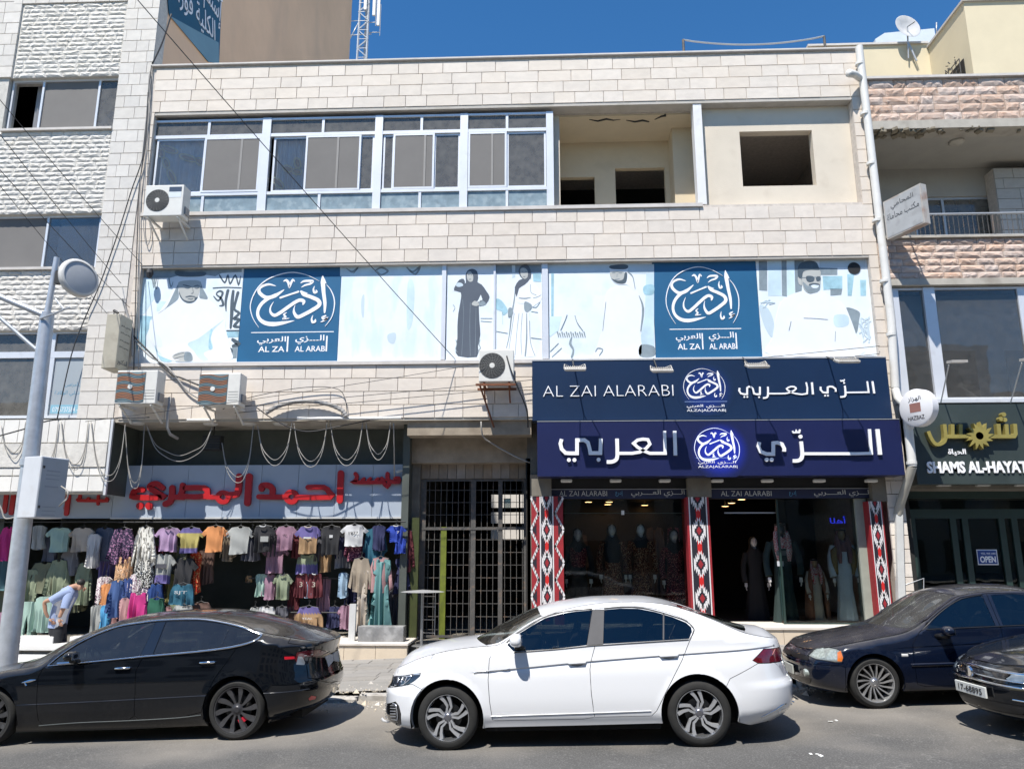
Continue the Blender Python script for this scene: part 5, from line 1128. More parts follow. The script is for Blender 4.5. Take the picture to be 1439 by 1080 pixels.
c=P(563,662,.7); e=empty('security_camera',(c.x,.7,c.z),'small white security camera at the right end of the red letter sign','camera')
MB().tube([(c.x-.08,.62,c.z-.02),(c.x+.06,.66,c.z+.03)],.03,10).build('camera_body',M_pvc,e); bent([(c.x+.05,.66,c.z+.03),(c.x+.08,.79,c.z+.05)],.01,'mount',M_fan,e)
# festoon cables
CBn=[0]
def cable(pts,r,mat,label,grp='loose cables on the facades',Y=-.1,smooth=6):
 q=[tuple(P(*p[:2],p[2] if len(p)>2 else Y)) for p in pts]; q=cat_curve(q,smooth)
 o=MB().tube(q,r,5).build('cable',mat,None,smooth=True); tag(o,label,'cable',grp); return o
hk=[(67,592),(83,592),(125,592),(183,596),(203,597),(298,592),(358,598),(413,594),(462,592),(512,592),(551,594)]
loops=[((2,598),(36,592),24+14,'far left'),((42,590),(82,592),60,0),((86,592),(124,592),60,0),((128,592),(176,596),72,0),((176,598),(203,597),80,0),((206,597),(298,600),40,0),((312,622),(356,598),48,0),((362,598),(410,594),48,0),((413,594),(460,592),54,0),((464,592),(510,592),54,0),((514,592),(549,592),46,0)]
names='first second third fourth fifth sixth seventh eighth ninth tenth eleventh'.split()
for i,(a,b_,dip,_) in enumerate(loops):
 for j,dd in enumerate((0,8)):
  Yc=-.06 if a[0]<150 else .05
  mx=(a[0]+b_[0])/2; low=max(a[1],b_[1])+dip+dd
  cable([(a[0],a[1],Yc),(a[0]+(mx-a[0])*.25,a[1]+(low-a[1])*.6,Yc-.02*j),(a[0]+(mx-a[0])*.6,low-6,Yc-.03),(mx,low,Yc-.04*j),(b_[0]-(b_[0]-mx)*.6,low-6,Yc-.03),(b_[0]-(b_[0]-mx)*.25,b_[1]+(low-b_[1])*.6,Yc-.02*j),(b_[0],b_[1],Yc)],.0085,M_cabw,'%s cable of the %s festoon loop from the left, under the first floor'%(('upper','lower')[j],names[i]),'festoon cables under the first floor')
cable([(553,594,.0),(554,640,.3),(554,670,.7)],.014,M_cabw,'pale cable hanging down to the right end of the red letter sign')
cable([(676,592,-.05),(678,612,.0),(690,622,.2),(722,640,.3),(745,650,.3)],.016,M_cabw,'white cable drooping above the iron gate',smooth=2)
# wires along the left corner and across
for i,(pts,r_) in enumerate((
 ([(213,92),(207,150),(205,200),(196,260),(193,330),(190,440),(188,520)],.012),
 ([(210,100),(206,160),(199,230),(196,300),(196,420),(194,560)],.01),
 ([(208,130),(203,210),(184,270),(165,330),(140,400),(118,450),(100,500),(80,590)],.013),
 ([(212,92),(208,170),(202,300),(203,330),(207,345),(212,330),(210,312)],.01),
 ([(160,440),(182,466),(215,500),(240,525),(255,531),(279,541)],.02),
 ([(178,466),(210,500),(235,515),(262,548),(280,560)],.018))):
 cable(pts,r_,M_cable if i%2==0 else M_cabg,('dark wire running down the left corner of the commercial building','grey wire down the left corner beside the posters','long dark wire drooping from the roof corner across the white tiles','short looping grey wire above the left air conditioner','thick dark cable sloping below the bearded man poster','second thick cable sloping below the bearded man poster')[i],Y=-.06)
def air(p0,p1,r_,label,sag=.1):
 a=Vector(p0); b_=Vector(p1); q=[tuple(a.lerp(b_,t)-Vector((0,0,sag*4*t*(1-t)))) for t in [i/16 for i in range(17)]]
 o=MB().tube(q,r_,5).build('overhead_wire',M_cable,None,smooth=True); tag(o,label,'wire','overhead wires')
air(P(176,-20,-6),P(640,505,-.05),.008,'overhead wire running from the top left down across the top windows',.05)
for i,(a,b_) in enumerate((((-30,150),(170,398)),((-30,205),(182,432)),((-40,92),(200,372)))): air(P(*a,-5),P(*b_,-.05),.007,'thin overhead wire crossing the white split stone panels, %s of three'%('upper','middle','lower')[(1,2,0)[i]],.05)
air(P(-20,236,-4),P(150,440,-.1),.006,'thin overhead wire behind the street lamp arm, lowest at the left edge',.03)
air(P(330,572,-.2),P(1236,486,-.06),.007,'thin wire rising across the posters to the right wall hook',.02); air(P(330,580,-.2),P(1236,497,-.06),.007,'second thin wire rising to the right wall hook above the navy sign',.02)
air(P(120,592,-.6),P(680,510,-.7),.006,'thin wire from the lamp cabinet to the rusty bracket air conditioner',.05)
cable([(313,575,-.1),(345,560,-.1),(420,545,-.1),(470,545,-.08),(485,560,-.06),(488,590,-.05)],.008,M_cable,'thin wire arching over the corrugated duct',Y=-.1)
cable([(360,572,-.3),(390,592,-.2),(430,606,-.1),(480,598,0),(520,590,0)],.012,M_cable,'black cable sagging in front of the festoon loops',Y=-.1)
cable([(0,612,-2),(36,602,-2),(75,590,-1.4),(150,588,-.7),(210,586,-.5)],.014,M_cable,'black cable from the left edge past the street lamp pole')
cable([(712,500,-.64),(718,520,-.7),(728,545,-.6),(740,575,-.4),(742,600,-.1)],.016,M_cable,'thick black cable beside the rusty bracket air conditioner')
c=P(211,378,-.1); e=tag(MB().lathe([(0,.12),(.06,.1),(.08,0),(.05,-.1),(0,-.12)],10,Matrix.Translation((c.x,c.y,c.z-.1))).build('wire_insulator',M_cable,None),'black insulator on the wires at the corner of the bearded man poster','insulator')
# ================================================= STREET LAMP POLE with cabinet and radio dish
pyb=-4.4; base=P(13,905,pyb); topz=Z_(80,362,pyb)
SP=empty('street_lamp_pole',(base.x,pyb,gz(base.x)+.1),'grey steel street lamp pole with two arms at the left edge of the pavement','street lamp')
bx=base.x; zm_=Z_(62,440,pyb)
def polex(z): return X_(62,480,pyb)
pxx=[X_(v[0],v[1],pyb) for v in ((13,900),(62,480))];
xa_=pxx[0]; xb2=pxx[1]; za_=Z_(13,900,pyb); zb2=Z_(62,480,pyb)
fx=lambda z: xa_+(xb2-xa_)*(z-za_)/(zb2-za_)
MB().tube([(fx(0),pyb,-.1),(fx(zm_),pyb,zm_)],[.145,.105],20).build('pole_shaft',M_galv,SP,smooth=True,angle=.8)
MB().tube([(fx(zm_),pyb,zm_),(fx(zm_)+.0,pyb,zm_+.01),(X_(80,362,pyb),pyb,topz)],[.09,.05,.045],14).build('upper_tube',M_galv,SP,smooth=True,angle=.8)
for k,z in enumerate((Z_(40,650,pyb),)): MB().lathe([(.13,-.05),(.14,-.05),(.14,.05),(.13,.05)],20,Matrix.Translation((fx(z),pyb,z))).build('collar',M_galv,SP)
a0=P(62,443,pyb-.05); MB().tube([a0,P(-40,400,pyb-.2)],.05,12).build('lamp_arm',M_galv,SP,smooth=True,angle=.8)
a0=P(55,495,pyb-.03); MB().tube([a0,P(-30,420,pyb-.2)],.03,10).build('lamp_arm',M_galv,SP,smooth=True,angle=.8)
MB().tube([P(56,448,pyb-.12),P(98,432,pyb-.2)],.016,6).build('cross_bar',M_galv,SP); MB().tube([P(78,420,pyb-.05),P(90,434,pyb-.2)],.014,6).build('cross_bar',M_galv,SP)
# radio dish
c=P(110,391,pyb-.35); DS=empty('radio_dish',(c.x,c.y,c.z),'pale round radio dish clamped near the top of the street lamp pole','antenna')
MD=Matrix.Translation(c)@Matrix.Rotation(R(-38),4,'Z')@Matrix.Rotation(R(-6),4,'X')@Matrix.Rotation(R(90),4,'X')
MD=Matrix.Translation(c)@Matrix.Rotation(R(62),4,'Z')@Matrix.Rotation(R(84),4,'X')
MB().lathe([(0,.06),(.25,.058),(.29,.045),(.30,.02),(.30,-.04),(.2,-.08),(.06,-.12),(0,-.12)],32,MD).build('dish_body',pm('dish_grey',(.42,.43,.44),.5,.05,5),DS,smooth=True,angle=.6)
MB().lathe([(.262,.066),(.30,.06),(.312,.03),(.312,-.02),(.30,-.02)],32,MD,cap=False).build('dish_rim',M_pvc,DS,smooth=True)
MB().tube([c+Vector((-.03,.05,0)),P(82,388,pyb)],.03,8).build('clamp',M_fan,DS); MB().cbox(P(84,390,pyb),(.1,.1,.22)).build('clamp_bracket',M_fan,DS)
# cabinet on the pole
cY=pyb-.32; x0,x1=X_(41,680,cY),X_(80,680,cY); z0,z1=Z_(60,727,cY),Z_(60,641,cY)
CB=empty('metal_cabinet',((x0+x1)/2,cY,z0),'grey white metal cabinet strapped to the street lamp pole, its door side in shade','cabinet')
MC=Matrix.Translation((X_(54,685,cY-.07)-.19,cY,(z0+z1)/2))@Matrix.Rotation(R(-20),4,'Z')
h=(z1-z0)/2
mb=MB().box(-.19,.19,-.0,.46,-h,h); mb.v=[tuple(MC@Vector(v)) for v in mb.v]; o=mb.build('cabinet_body',pm('cabinet_paint',(.55,.57,.60),.5,.05,4,stain=(6,.6,.3),stc=(.4,.38,.35)),CB); bevel(o,.008,1)
mb=MB().box(.191,.2,.015,.445,-h+.02,h-.02); mb.v=[tuple(MC@Vector(v)) for v in mb.v]; dr=mb.build('cabinet_door',pm('cabinet_door_shaded_paint',(.36,.38,.40),.5,.05,4,stain=(6,.6,.3),stc=(.3,.3,.3)),CB)  # same paint as the body but darker: the door side's shade is in the colour
for zz in (h-.16,-h+.16): mb=MB().box(.2,.21,.03,.06,zz-.02,zz+.02); mb.v=[tuple(MC@Vector(v)) for v in mb.v]; mb.build('lock',M_fan,dr)
MT=MC@Matrix.Translation((.2,.2,0))@Matrix.Rotation(R(90),4,'Z')
for (zz,hh) in ((h-.22,.02),(h-.28,.015),(h-.34,.015),(0,.02),(-.3,.015),(-.36,.015),(-.42,.015)): mb=MB().box(-.1,.12,-.003,-.0005,zz,zz+hh); mb.v=[tuple(MT@Vector(v)) for v in mb.v]; mb.build('embossed_line',pm('emboss_grey',(.28,.3,.32),.5),dr)
cable([(86,683,cY+.2),(95,690,cY),(94,700,cY),(88,706,cY),(83,711,cY+.2)],.012,M_cabw,'short pale cable looping out of the metal cabinet'); cable([(-6,700,pyb),(2,715,pyb),(6,727,pyb),(14,728,pyb),(24,725,pyb)],.012,M_cabw,'pale cable looping at the left edge beside the pole')
# ================================================= roof things
c=P(1275,38,2.8); DS=empty('satellite_dish',(c.x,c.y,c.z-.6),'small satellite dish on the yellow penthouse roof','satellite dish')
MD=Matrix.Translation(c)@Matrix.Rotation(R(12),4,'Z')@Matrix.Rotation(R(82),4,'X')
MB().lathe([(0,-.06),(.1,-.052),(.2,-.02),(.36,.03),(.37,.03),(.2,-.03),(.1,-.065),(0,-.07)],24,MD).build('reflector',pm('dish_white',(.5,.5,.5),.5,.1,6),DS,smooth=True)
MB().tube([c,c+Vector((.02,-.36,-.12))],.012,5).build('feed_arm',M_fan,DS); MB().tube([c,c+Vector((-.02,.1,-.9))],.02,6).build('mast',M_alug,DS); MB().tube([P(1277,62,2.9),P(1288,86,2.9)],.03,6).build('bracket',M_alug,DS)
e=empty('roof_shelter',(X_(1270,45,5),5,12),'white sheet metal roof shelter behind the satellite dish','shelter')
a=P(1230,55,5); b_=P(1313,40,5); mb=MB(); mb.prism([(a.x,a.z-1),(b_.x,a.z-1),(b_.x,b_.z),(a.x+.3,a.z+.05+.15),(a.x,a.z)],5,6.5); mb.build('shelter_body',pm('pale_sheet_metal',(.5,.55,.6),.4,.05,3),e)
bent([P(1316,48,5),P(1316,32,5)],.02,'vent_pipe',M_alug,e)
# telecom mast
my=34.0; c0=P(508,130,my); c1=P(508,-40,my); T_=empty('telecom_mast',(c0.x,my,c0.z),'grey lattice telecom mast with antenna panels against the blue sky','mast')
w_=.8; legs=[]
for sx,sy in ((-1,-1),(1,-1),(0,1)):
 MB().tube([(c0.x+sx*w_/2,my+sy*w_/2,c0.z-6),(c0.x+sx*w_/2.6,my+sy*w_/2.6,c1.z)],.09,6).build('mast_leg',M_alug,T_)
n=16; br=MB()
for i in range(n):
 z0_=c0.z-2+(c1.z-c0.z+2)*i/n; z1_=c0.z-2+(c1.z-c0.z+2)*(i+1)/n; s=1 if i%2 else -1
 br.tube([(c0.x-s*w_/2,my-w_/2,z0_),(c0.x+s*w_/2,my-w_/2,z1_)],.05,4); br.tube([(c0.x-w_/2,my-w_/2,z0_),(c0.x+w_/2,my-w_/2,z0_)],.02,4); br.tube([(c0.x-s*w_/2,my-w_/2,z0_),(c0.x,my+w_/2,z1_)],.04,4)
tag(br.build('mast_brace',M_alug,T_),kind='stuff')
for a,b_,c_ in ((532,0,36),(526,-8,22),(514,-20,14),(490,-10,20)):
 p0=P(a,c_,my-.5); p1=P(a,b_,my-.5); o=MB().cbox((p0+p1)/2,(.2,.15,p1.z-p0.z)).build('antenna_panel',pm('antenna_white',(.62,.62,.6),.4),T_); MB().tube([(p0.x,my,p0.z-.5),(p0.x,my,p1.z)],.03,5).build('antenna_pole',M_alug,T_)
 MB().tube([(c0.x,my,p0.z-.2),(p0.x,my,p0.z-.2)],.03,5).build('support_arm',M_alug,T_)
bent([P(489,60,my),P(505,30,my)],.04,'support_arm',M_alug,T_); bent([P(487,50,my),P(522,48,my)],.04,'support_arm',M_alug,T_)
# banner on the brown side wall
X0=XL+.03
def PB(a,b_): v=PX(a,b_,X0); return v
e=empty('wall_banner',tuple(PB(280,60)),'blue banner with white Arabic writing, hanging on the brown side wall at top left','banner')
bn=[PB(233,-40),PB(313,-40),PB(308,90),PB(293,87),PB(238,20)]
mb=MB(); n=len(bn); mb.v=[(X0,v.y,v.z) for v in bn]+[(X0-.02,v.y,v.z) for v in bn]; mb.f=[(0,4,3,2,1),(5,6,7,8,9)]+[(i,(i+1)%n,(i+1)%n+n,i+n) for i in range(n)]; mb.m=[0]*len(mb.f); fixn(mb.build('banner_cloth',pm('banner_blue',(.02,.09,.15),.6,.12,.7),e))
pz=[PB(238,22),PB(307,60),PB(308,90),PB(293,87)]; mb=MB(); mb.v=[(X0+.004,v.y,v.z) for v in pz]; mb.f=[(0,3,2,1)]; mb.m=[0]; fixn(mb.build('faded_strip',pm('banner_pale',(.16,.28,.34),.6,.1,1),e))
def btext(s,p,L,h,ang=0):
 # text running along +Y (to the right on the wall), up = Z
 a=PB(*p); M=Matrix(((0,-1,0,X0+.006),(1,0,0,a.y),(0,0,1,a.z),(0,0,0,1)))@Matrix.Rotation(R(ang),4,'Y');
 text('lettering',s,Mw,e,0,L,0,h,-.0,.01,M=M)
ly=PB(252,8).y
def bt(s,pa,pb,h):
 a=PB(*pa); b_=PB(*pb); L=math.hypot(b_.y-a.y,b_.z-a.z); t=math.atan2(b_.z-a.z,b_.y-a.y)
 d=Vector((0,math.cos(t),math.sin(t))); u=Vector((0,-math.sin(t),math.cos(t))); M=Matrix(((d.x,-1,u.x,X0+.006),(d.y,0,u.y,a.y),(d.z,0,u.z,a.z),(0,0,0,1)))
 text('lettering',s,Mw,e,0,L,0,h,0,.01,M=M)
bt(ar('الكلية فورا'),(250,12),(302,66),.75); bt(ar('إستلم نكـ'),(270,-14),(308,46),.95); bt(ar('عيد ال'),(288,-24),(312,12),.6)
cable([(241,20,0),(228,60,0),(214,90,0)],.02,M_cable,'wire tying the blue banner to the roof corner',Y=-.0)
# ================================================= RIGHT SHOP SIGN
sy=-.30; sx0,sx1=X_(1283,620,sy),XE; sz0,sz1=Z_(1330,680,sy),Z_(1330,568,sy)
S5=empty('sun_shop_sign',(sx0+2,sy,sz0),'dark green sign with gold sun lettering and white English capitals, at the right edge','shop sign')
part('sign_box',pm('dark_green_sign',(.036,.048,.046),.35,.12,1.2,stain=(2,.55,.3),stc=(.06,.075,.075)),S5,(sx0,sx1,sy,.1,sz0,sz1))
m_gold=pm('gold_letter',(.36,.30,.09),.35,.12,5,metal=.35); s=149/1439
mb=MB()
def g5(pts,w,n=1,lv=0): mb.ribbon([ (v.x,v.z) for v in [P(1290+a*s,570+b_*s,sy-.1) for a,b_ in pts]] if n==1 else pxs(pts,1290,570,s,sy-.1,n),w*s*.0146,sy-.12-.001*lv,sy-.01,False)
g5([(135,345),(180,450),(240,520),(320,510),(370,440),(355,250)],[60]*0 or 46,3);
g5([(365,415),(1300,415),(1320,380),(1310,245)],48,1,1); g5([(465,250),(465,400)],44); g5([(575,250),(575,400)],44); g5([(1085,245),(1100,395)],50); g5([(1195,250),(1205,395)],46)
mb.build('gold_lettering',m_gold,S5)
st=[]; n=13
for i in range(n):
 a=2*math.pi*i/n; st.append((838+190*math.cos(a-.12),405+190*math.sin(a-.12))); a2=a+math.pi/n; st.append((838+112*math.cos(a2),405+112*math.sin(a2)))
q=[P(1290+a*s,570+b_*s,sy-.12) for a,b_ in st]; MB().prism([(v.x,v.z) for v in q],sy-.135,sy-.01).build('gold_sun',m_gold,S5)
c=P(1290+838*s,570+405*s,sy-.136); MB().lathe([(0,0),(.075,0)],20,Matrix.Translation((c.x,sy-.1365,c.z))@Matrix.Rotation(R(90),4,'X')).build('sun_centre',M_blk,S5)
for a,b_ in ((1120,180),(1155,120),(1170,190)):
 c=P(1290+a*s,570+b_*s,sy-.1); MB().lathe([(0,.03),(.045,.03),(.045,-.08),(0,-.08)],16,Matrix.Translation((c.x,sy-.1,c.z))@Matrix.Rotation(R(90),4,'X')).build('gold_dot',m_gold,S5)
def T5(s_,a,b_,c_,d,off=0,dep=.015): text('lettering',s_,Mw,S5,X_(a,(c_+d)/2,sy),X_(b_,(c_+d)/2,sy),Z_((a+b_)/2,d,sy),Z_((a+b_)/2,c_,sy),sy,dep,offset=off)
T5(ar('الحياة'),1332,1357,630,640,.02); T5('SHAMS AL-HAYAT',1302,1443,648,664.5,.035,.03)
for k,(a,b_) in enumerate(((1310,681),(1365,681),(1420,681))):
 c=P(a+14,b_,0); e=tag(MB().box(c.x-.13,c.x+.13,-.1,.02,c.z-.03,c.z+.03).build('soffit_light',m_lw,None),'small white light under the dark green sign, %s from the left'%names[k],'light','soffit lights under the green sign')
for k,(a,b_,hx_) in enumerate(((1345,508,1322),(1448,505,1420))):
 c=P(a,b_,-1.0); r0=P(hx_,566,-.15); e=empty('flood_light',tuple(r0),'flood light on a leaning arm above the green sign, %s'%('over the gold lettering' if k==0 else 'at the right edge'),'flood light','flood lights over the green sign')
 Rm=Matrix.Rotation(R(8),3,'X'); MB().cbox(c,(.3,.22,.05),Rm).build('lamp_body',m_lh,e); MB().tube([r0,c+Vector((-.14,.05,-.05))],.013,6).build('arm',m_lw,e)
# right shop front, dark
gr=.7; M_gsh=pm('dark_green_frame',(.02,.04,.035),.35,.15,3)
e=empty('dark_shop_front',(X_(1360,800,gr),gr,.3),'dark green glazed shop front in deep shade behind the dark blue saloon','shop front')
zT=rz['sb']-.1; zB=Z_(1300,900,gr)
def fx_(a): return X_(a,780,gr)
part('frame_rail',M_gsh,e,(fx_(1275),XE,gr,gr+.1,Z_(1350,728,gr),Z_(1350,715,gr)),(fx_(1275),XE,gr-.1,gr+.02,Z_(1350,700,gr),zT),(fx_(1275),XE,gr,gr+.1,zB-.3,zB+.1))
for a in (1283,1341,1358,1410,1428): part('frame_post',M_gsh,e,(fx_(a),fx_(a)+.12,gr+.001,gr+.099,zB+.1,Z_(1350,728,gr)))
part('pane',M_gld,e,(fx_(1275),XE,gr+.04,gr+.046,zB+.1,zT)); part('interior_wall',M_dark,RB,(XR0,XE,3.5,3.6,0,4)); part('ground_floor_slab',M_concd,RB,(XR0,XE,-.1,4,-.2,zB-.1))
o=part('open_board',pm('open_blue',(.015,.05,.22),.4),e,(X_(1376,782,gr-.01),X_(1402,782,gr-.01),gr+.02,gr+.035,Z_(1390,792,gr),Z_(1390,773,gr)))
text('lettering','OPEN',Mw,o,X_(1378,785,gr),X_(1400,785,gr),Z_(1390,790,gr),Z_(1390,781,gr),gr+.019,.004,offset=.03); text('lettering','YES, WE ARE',Mw,o,X_(1379,777,gr),X_(1400,777,gr),Z_(1390,779,gr),Z_(1390,776,gr),gr+.019,.003)
mb=MB(); a=(X_(1376,782,gr),X_(1402,782,gr),Z_(1390,792,gr),Z_(1390,773,gr)); mb.box(a[0]-.02,a[1]+.02,gr+.036,gr+.04,a[2]-.02,a[3]+.02); mb.build('board_border',Mw,o)
# handrail by the step
e=tag(MB().tube([P(1270,822,.0),P(1298,812,.0),P(1298,850,.0)],.012,6).build('hand_rail',M_alug,None),'thin metal hand rail beside the entrance of the dark shop','railing')
# close off the neighbouring shop at left
part('shop_interior_wall',pm('shop_inner_plaster',(.10,.11,.095),.9,.15,1),LB,(XF,XL+.3,3.32,3.4,-.5,4.4)); part('shop_end_wall',M_dark,LB,(XF,XF+.2,.5,3.2,-1,4)); part('shop_floor',M_concd,LB,(XF,XL-.01,-.1,4,-.5,zf_-.03)); part('shop_side_pier',pm('interior_green',(0,0,0)),LB,(XL-.02,XL-.004,.8,1.1,0,4)) if 0 else None

# opposite side of the street, behind the viewer: gives the street its reflections and shade
r=random.Random(31); x=-34.0; k=0
M_opp=[pm('opposite_stone_%s'%n,c,.9,.08,1.5,.2,40) for n,c in (('cream',(.50,.45,.38)),('grey',(.42,.40,.37)),('ochre',(.48,.38,.27)))]
sheet('opposite_pavement',(-60,60,-30,-18,.12),M_cscr)
while x<34:
 w=r.uniform(11,15); h=r.uniform(10,14.5); e=empty('street_building',(x+w/2,-26,0),['cream','grey','ochre'][k%3]+' plain building across the street, behind the viewpoint, '+['far left','left','middle left','middle right','right','far right','end'][k],'building','buildings across the street')
 part('wall',M_opp[k%3],e,(x,x+w-.05,-38,-26,-1,h))
 n=int(w//2.6)
 for i in range(n):
  for j in range(int(h//3.1)):
   xx=x+.8+i*2.6; part('window',M_blk,e,(xx,xx+1.5,-26,-25.97,1+j*3.1,2.7+j*3.1))
 x+=w; k+=1

for k,(xa,xb,h,nm_) in enumerate(((-31,-17.2,14.5,'left'),(17.2,31,12.5,'right'))):
 e=empty('street_building',((xa+xb)/2,0,0),'plain building further along the street, just outside the %s edge of the view'%nm_,'building')
 part('wall',M_opp[k],e,(xa,xb,0,12,-1,h))
 for i in range(5):
  for j in range(4): part('window',M_blk,e,(xa+.9+i*2.6,xa+2.4+i*2.6,-.02,0.03,1+j*3.1,2.7+j*3.1))
# ================================================= CLOTHES
def fab(name,c,**k): return pm('cloth_'+name,tuple(.66*q+.02 for q in c),.92,k.pop('var',.08),k.pop('scale',3),.15,250,spec=.2,**k)
def pattern(name,c1,c2,scale,thr=.5,stretch=None,c3=None):
 key='cloth_'+name
 if key in MATS: return MATS[key]
 m=bpy.data.materials.new(key); m.use_nodes=True; t=m.node_tree; N=t.nodes; L=t.links; b=N['Principled BSDF']; b.inputs['Roughness'].default_value=.92; b.inputs['Specular IOR Level'].default_value=.2
 tc=N.new('ShaderNodeTexCoord'); mp=N.new('ShaderNodeMapping'); mp.inputs['Scale'].default_value=stretch or (1,1,1); L.new(tc.outputs['Object'],mp.inputs[0])
 n=N.new('ShaderNodeTexNoise'); n.inputs['Scale'].default_value=scale; n.inputs['Detail'].default_value=2; L.new(mp.outputs[0],n.inputs['Vector'])
 r=N.new('ShaderNodeValToRGB'); r.color_ramp.interpolation='CONSTANT'; r.color_ramp.elements[0].color=(*c1,1); r.color_ramp.elements[1].position=thr; r.color_ramp.elements[1].color=(*c2,1)
 if c3: e=r.color_ramp.elements.new(thr+.08); e.color=(*c3,1)
 L.new(n.outputs['Fac'],r.inputs[0]); L.new(r.outputs[0],b.inputs['Base Color']); MATS[key]=m; return m
OUT={ # unit outlines x -.5...5, z 0(top)..-1
'tee':[(-.09,0),(-.28,-.03),(-.5,-.30),(-.40,-.40),(-.31,-.32),(-.30,-1),(.30,-1),(.31,-.32),(.40,-.40),(.5,-.30),(.28,-.03),(.09,0),(.05,-.05),(-.05,-.05)],
'long':[(-.09,0),(-.28,-.03),(-.42,-.4),(-.5,-.85),(-.40,-.9),(-.30,-.40),(-.31,-1),(.31,-1),(.30,-.40),(.40,-.9),(.5,-.85),(.42,-.4),(.28,-.03),(.09,0),(.05,-.05),(-.05,-.05)],
'vest':[(-.2,0),(-.32,-.02),(-.36,-.2),(-.42,-.6),(-.44,-1),(.44,-1),(.42,-.6),(.36,-.2),(.32,-.02),(.2,0),(.1,-.08),(-.1,-.08)],
'dress':[(-.12,0),(-.34,-.02),(-.36,-.12),(-.24,-.3),(-.3,-.5),(-.5,-1),(.5,-1),(.3,-.5),(.24,-.3),(.36,-.12),(.34,-.02),(.12,0),(.07,-.04),(-.07,-.04)],
'pants':[(-.4,0),(-.46,-.3),(-.5,-1),(-.1,-1),(0,-.35),(.1,-1),(.5,-1),(.46,-.3),(.4,0)],
'strip':[(-.3,0),(-.5,-.06),(-.45,-.5),(-.5,-.96),(-.2,-1),(.3,-.98),(.5,-.95),(.42,-.5),(.5,-.08),(.25,0)],
'robe':[(-.12,0),(-.36,-.02),(-.5,-.4),(-.38,-.44),(-.34,-.3),(-.38,-1),(.38,-1),(.34,-.3),(.38,-.44),(.5,-.4),(.36,-.02),(.12,0),(.05,-.04),(-.05,-.04)]}
GN=[0]
def garment(px,py,w,h,Y,kind,mat,label,tone=None,split=.5,folds=5,amp=.03,trim=None,hang=True,txt=None,sub=None,twist=0,cat=None,group='clothes hung out at the left shop',tcol=None,seed=None,hcol=None):
 GN[0]+=1; r=random.Random(seed or GN[0]*7+1)
 if px<165 and Y>.15: Y+=.36
 if hang: w=w*1.16
 A=P(px,py,Y); sc_=(P(px+50,py,Y).x-P(px-50,py,Y).x)/100; W=w*sc_; H=(Z_(px,py,Y)-Z_(px,py+h,Y))
 poly=[(x*W*(1+r.uniform(-.04,.04)),z*H*(1+r.uniform(-.015,.015))) for x,z in OUT[kind]]
 vs,fs,m=fillpoly(poly,max(.03,W/11),max(.04,H/12))
 ph=r.random()*6; ph2=r.random()*6; tw=twist+r.uniform(-.12,.12)
 def dy(x,z):
  t=min(1,max(0,-z/H)); return -amp*(.35+.9*t)*math.sin(folds*2*math.pi*x/W/1.0+ph+1.1*t)-amp*.55*(.2+t)*math.sin(folds*4.3*x/W*2+ph2-2.0*t)-.03*(1-(2*x/W)**2)-amp*.3*math.sin(9*z/H+5*x/W)
 F=[Vector((v.x*math.cos(tw),dy(v.x,v.y)+v.x*math.sin(tw),v.y-.01*math.sin(6*v.x/W+ph)*(v.y<-.9*H))) for v in vs]; Bk=[p+Vector((0,.05,0)) for p in F]
 n=len(vs); mb=MB(); mb.v=[tuple(p) for p in F]+[tuple(p) for p in Bk]
 for f in fs:
  cz=sum(vs[i].y for i in f)/len(f); mi=1 if (tone is not None and -cz/H>split) else 0
  a,b,c=F[f[0]],F[f[1]],F[f[2]]
  g=f if (b-a).cross(c-a).y<0 else f[::-1]
  mb.f.append(tuple(g)); mb.m.append(mi); mb.f.append(tuple(i+n for i in g[::-1])); mb.m.append(mi)
 # boundary (input verts keep order 0..m-1)
 for i in range(m): j=(i+1)%m; mb.f.append((i,j,j+n,i+n)); mb.m.append(0)
 e=empty('garment',(A.x,Y,A.z),label,cat or {'tee':'t-shirt','long':'shirt','vest':'top','dress':'dress','pants':'trousers','strip':'clothes','robe':'robe'}[kind],group)
 o=mb.build('cloth',[mat]+([tone] if tone is not None else []),None,smooth=True,angle=1.0); o.parent=e
 if trim is not None and kind in('tee','long','vest','dress','robe'):
  k=W*(.12 if kind!='vest' else .2); q=[(k*math.cos(t),dy(0,0)-.008,-.055*H*0-.06*H*math.sin(t)) for t in [i*math.pi/10 for i in range(11)]]
  c=MB().tube(q,.011,5).build('collar',trim,None,smooth=True); c.parent=e
 if hang:
  hm=hcol or M_fan; y0=.02
  q=[(-W*.3,y0,-.03*H),(-W*.12,y0,.0),(0,y0,.03),(W*.12,y0,.0),(W*.3,y0,-.03*H)]; hk=MB().tube(q,.01,5); hk.tube([(0,y0,.03),(0,y0,.08),(.02,y0,.11),(0,y0,.13),(-.02,y0,.115)],.006,5); hh=hk.build('hanger',hm,None); hh.parent=e
 if txt:
  s,cx,cz,tw_,th_=txt; t=text('printed_lettering' if s!='#' else 'printed_patch',s if s!='#' else 'I',tcol or M_fan,None,(cx-tw_/2)*W,(cx+tw_/2)*W,(cz-th_/2)*H,(cz+th_/2)*H,0,.004)
  co=np.empty(len(t.data.vertices)*3); t.data.vertices.foreach_get('co',co); co=co.reshape(-1,3)
  y_=min(dy(x*W/10,cz*H) for x in range(-3,4))-.012; co[:,1]+=y_; t.data.vertices.foreach_set('co',co.ravel()); t.data.update(); t.parent=e
 return e
c_=lambda n,r,g,b: fab(n,(r,g,b))
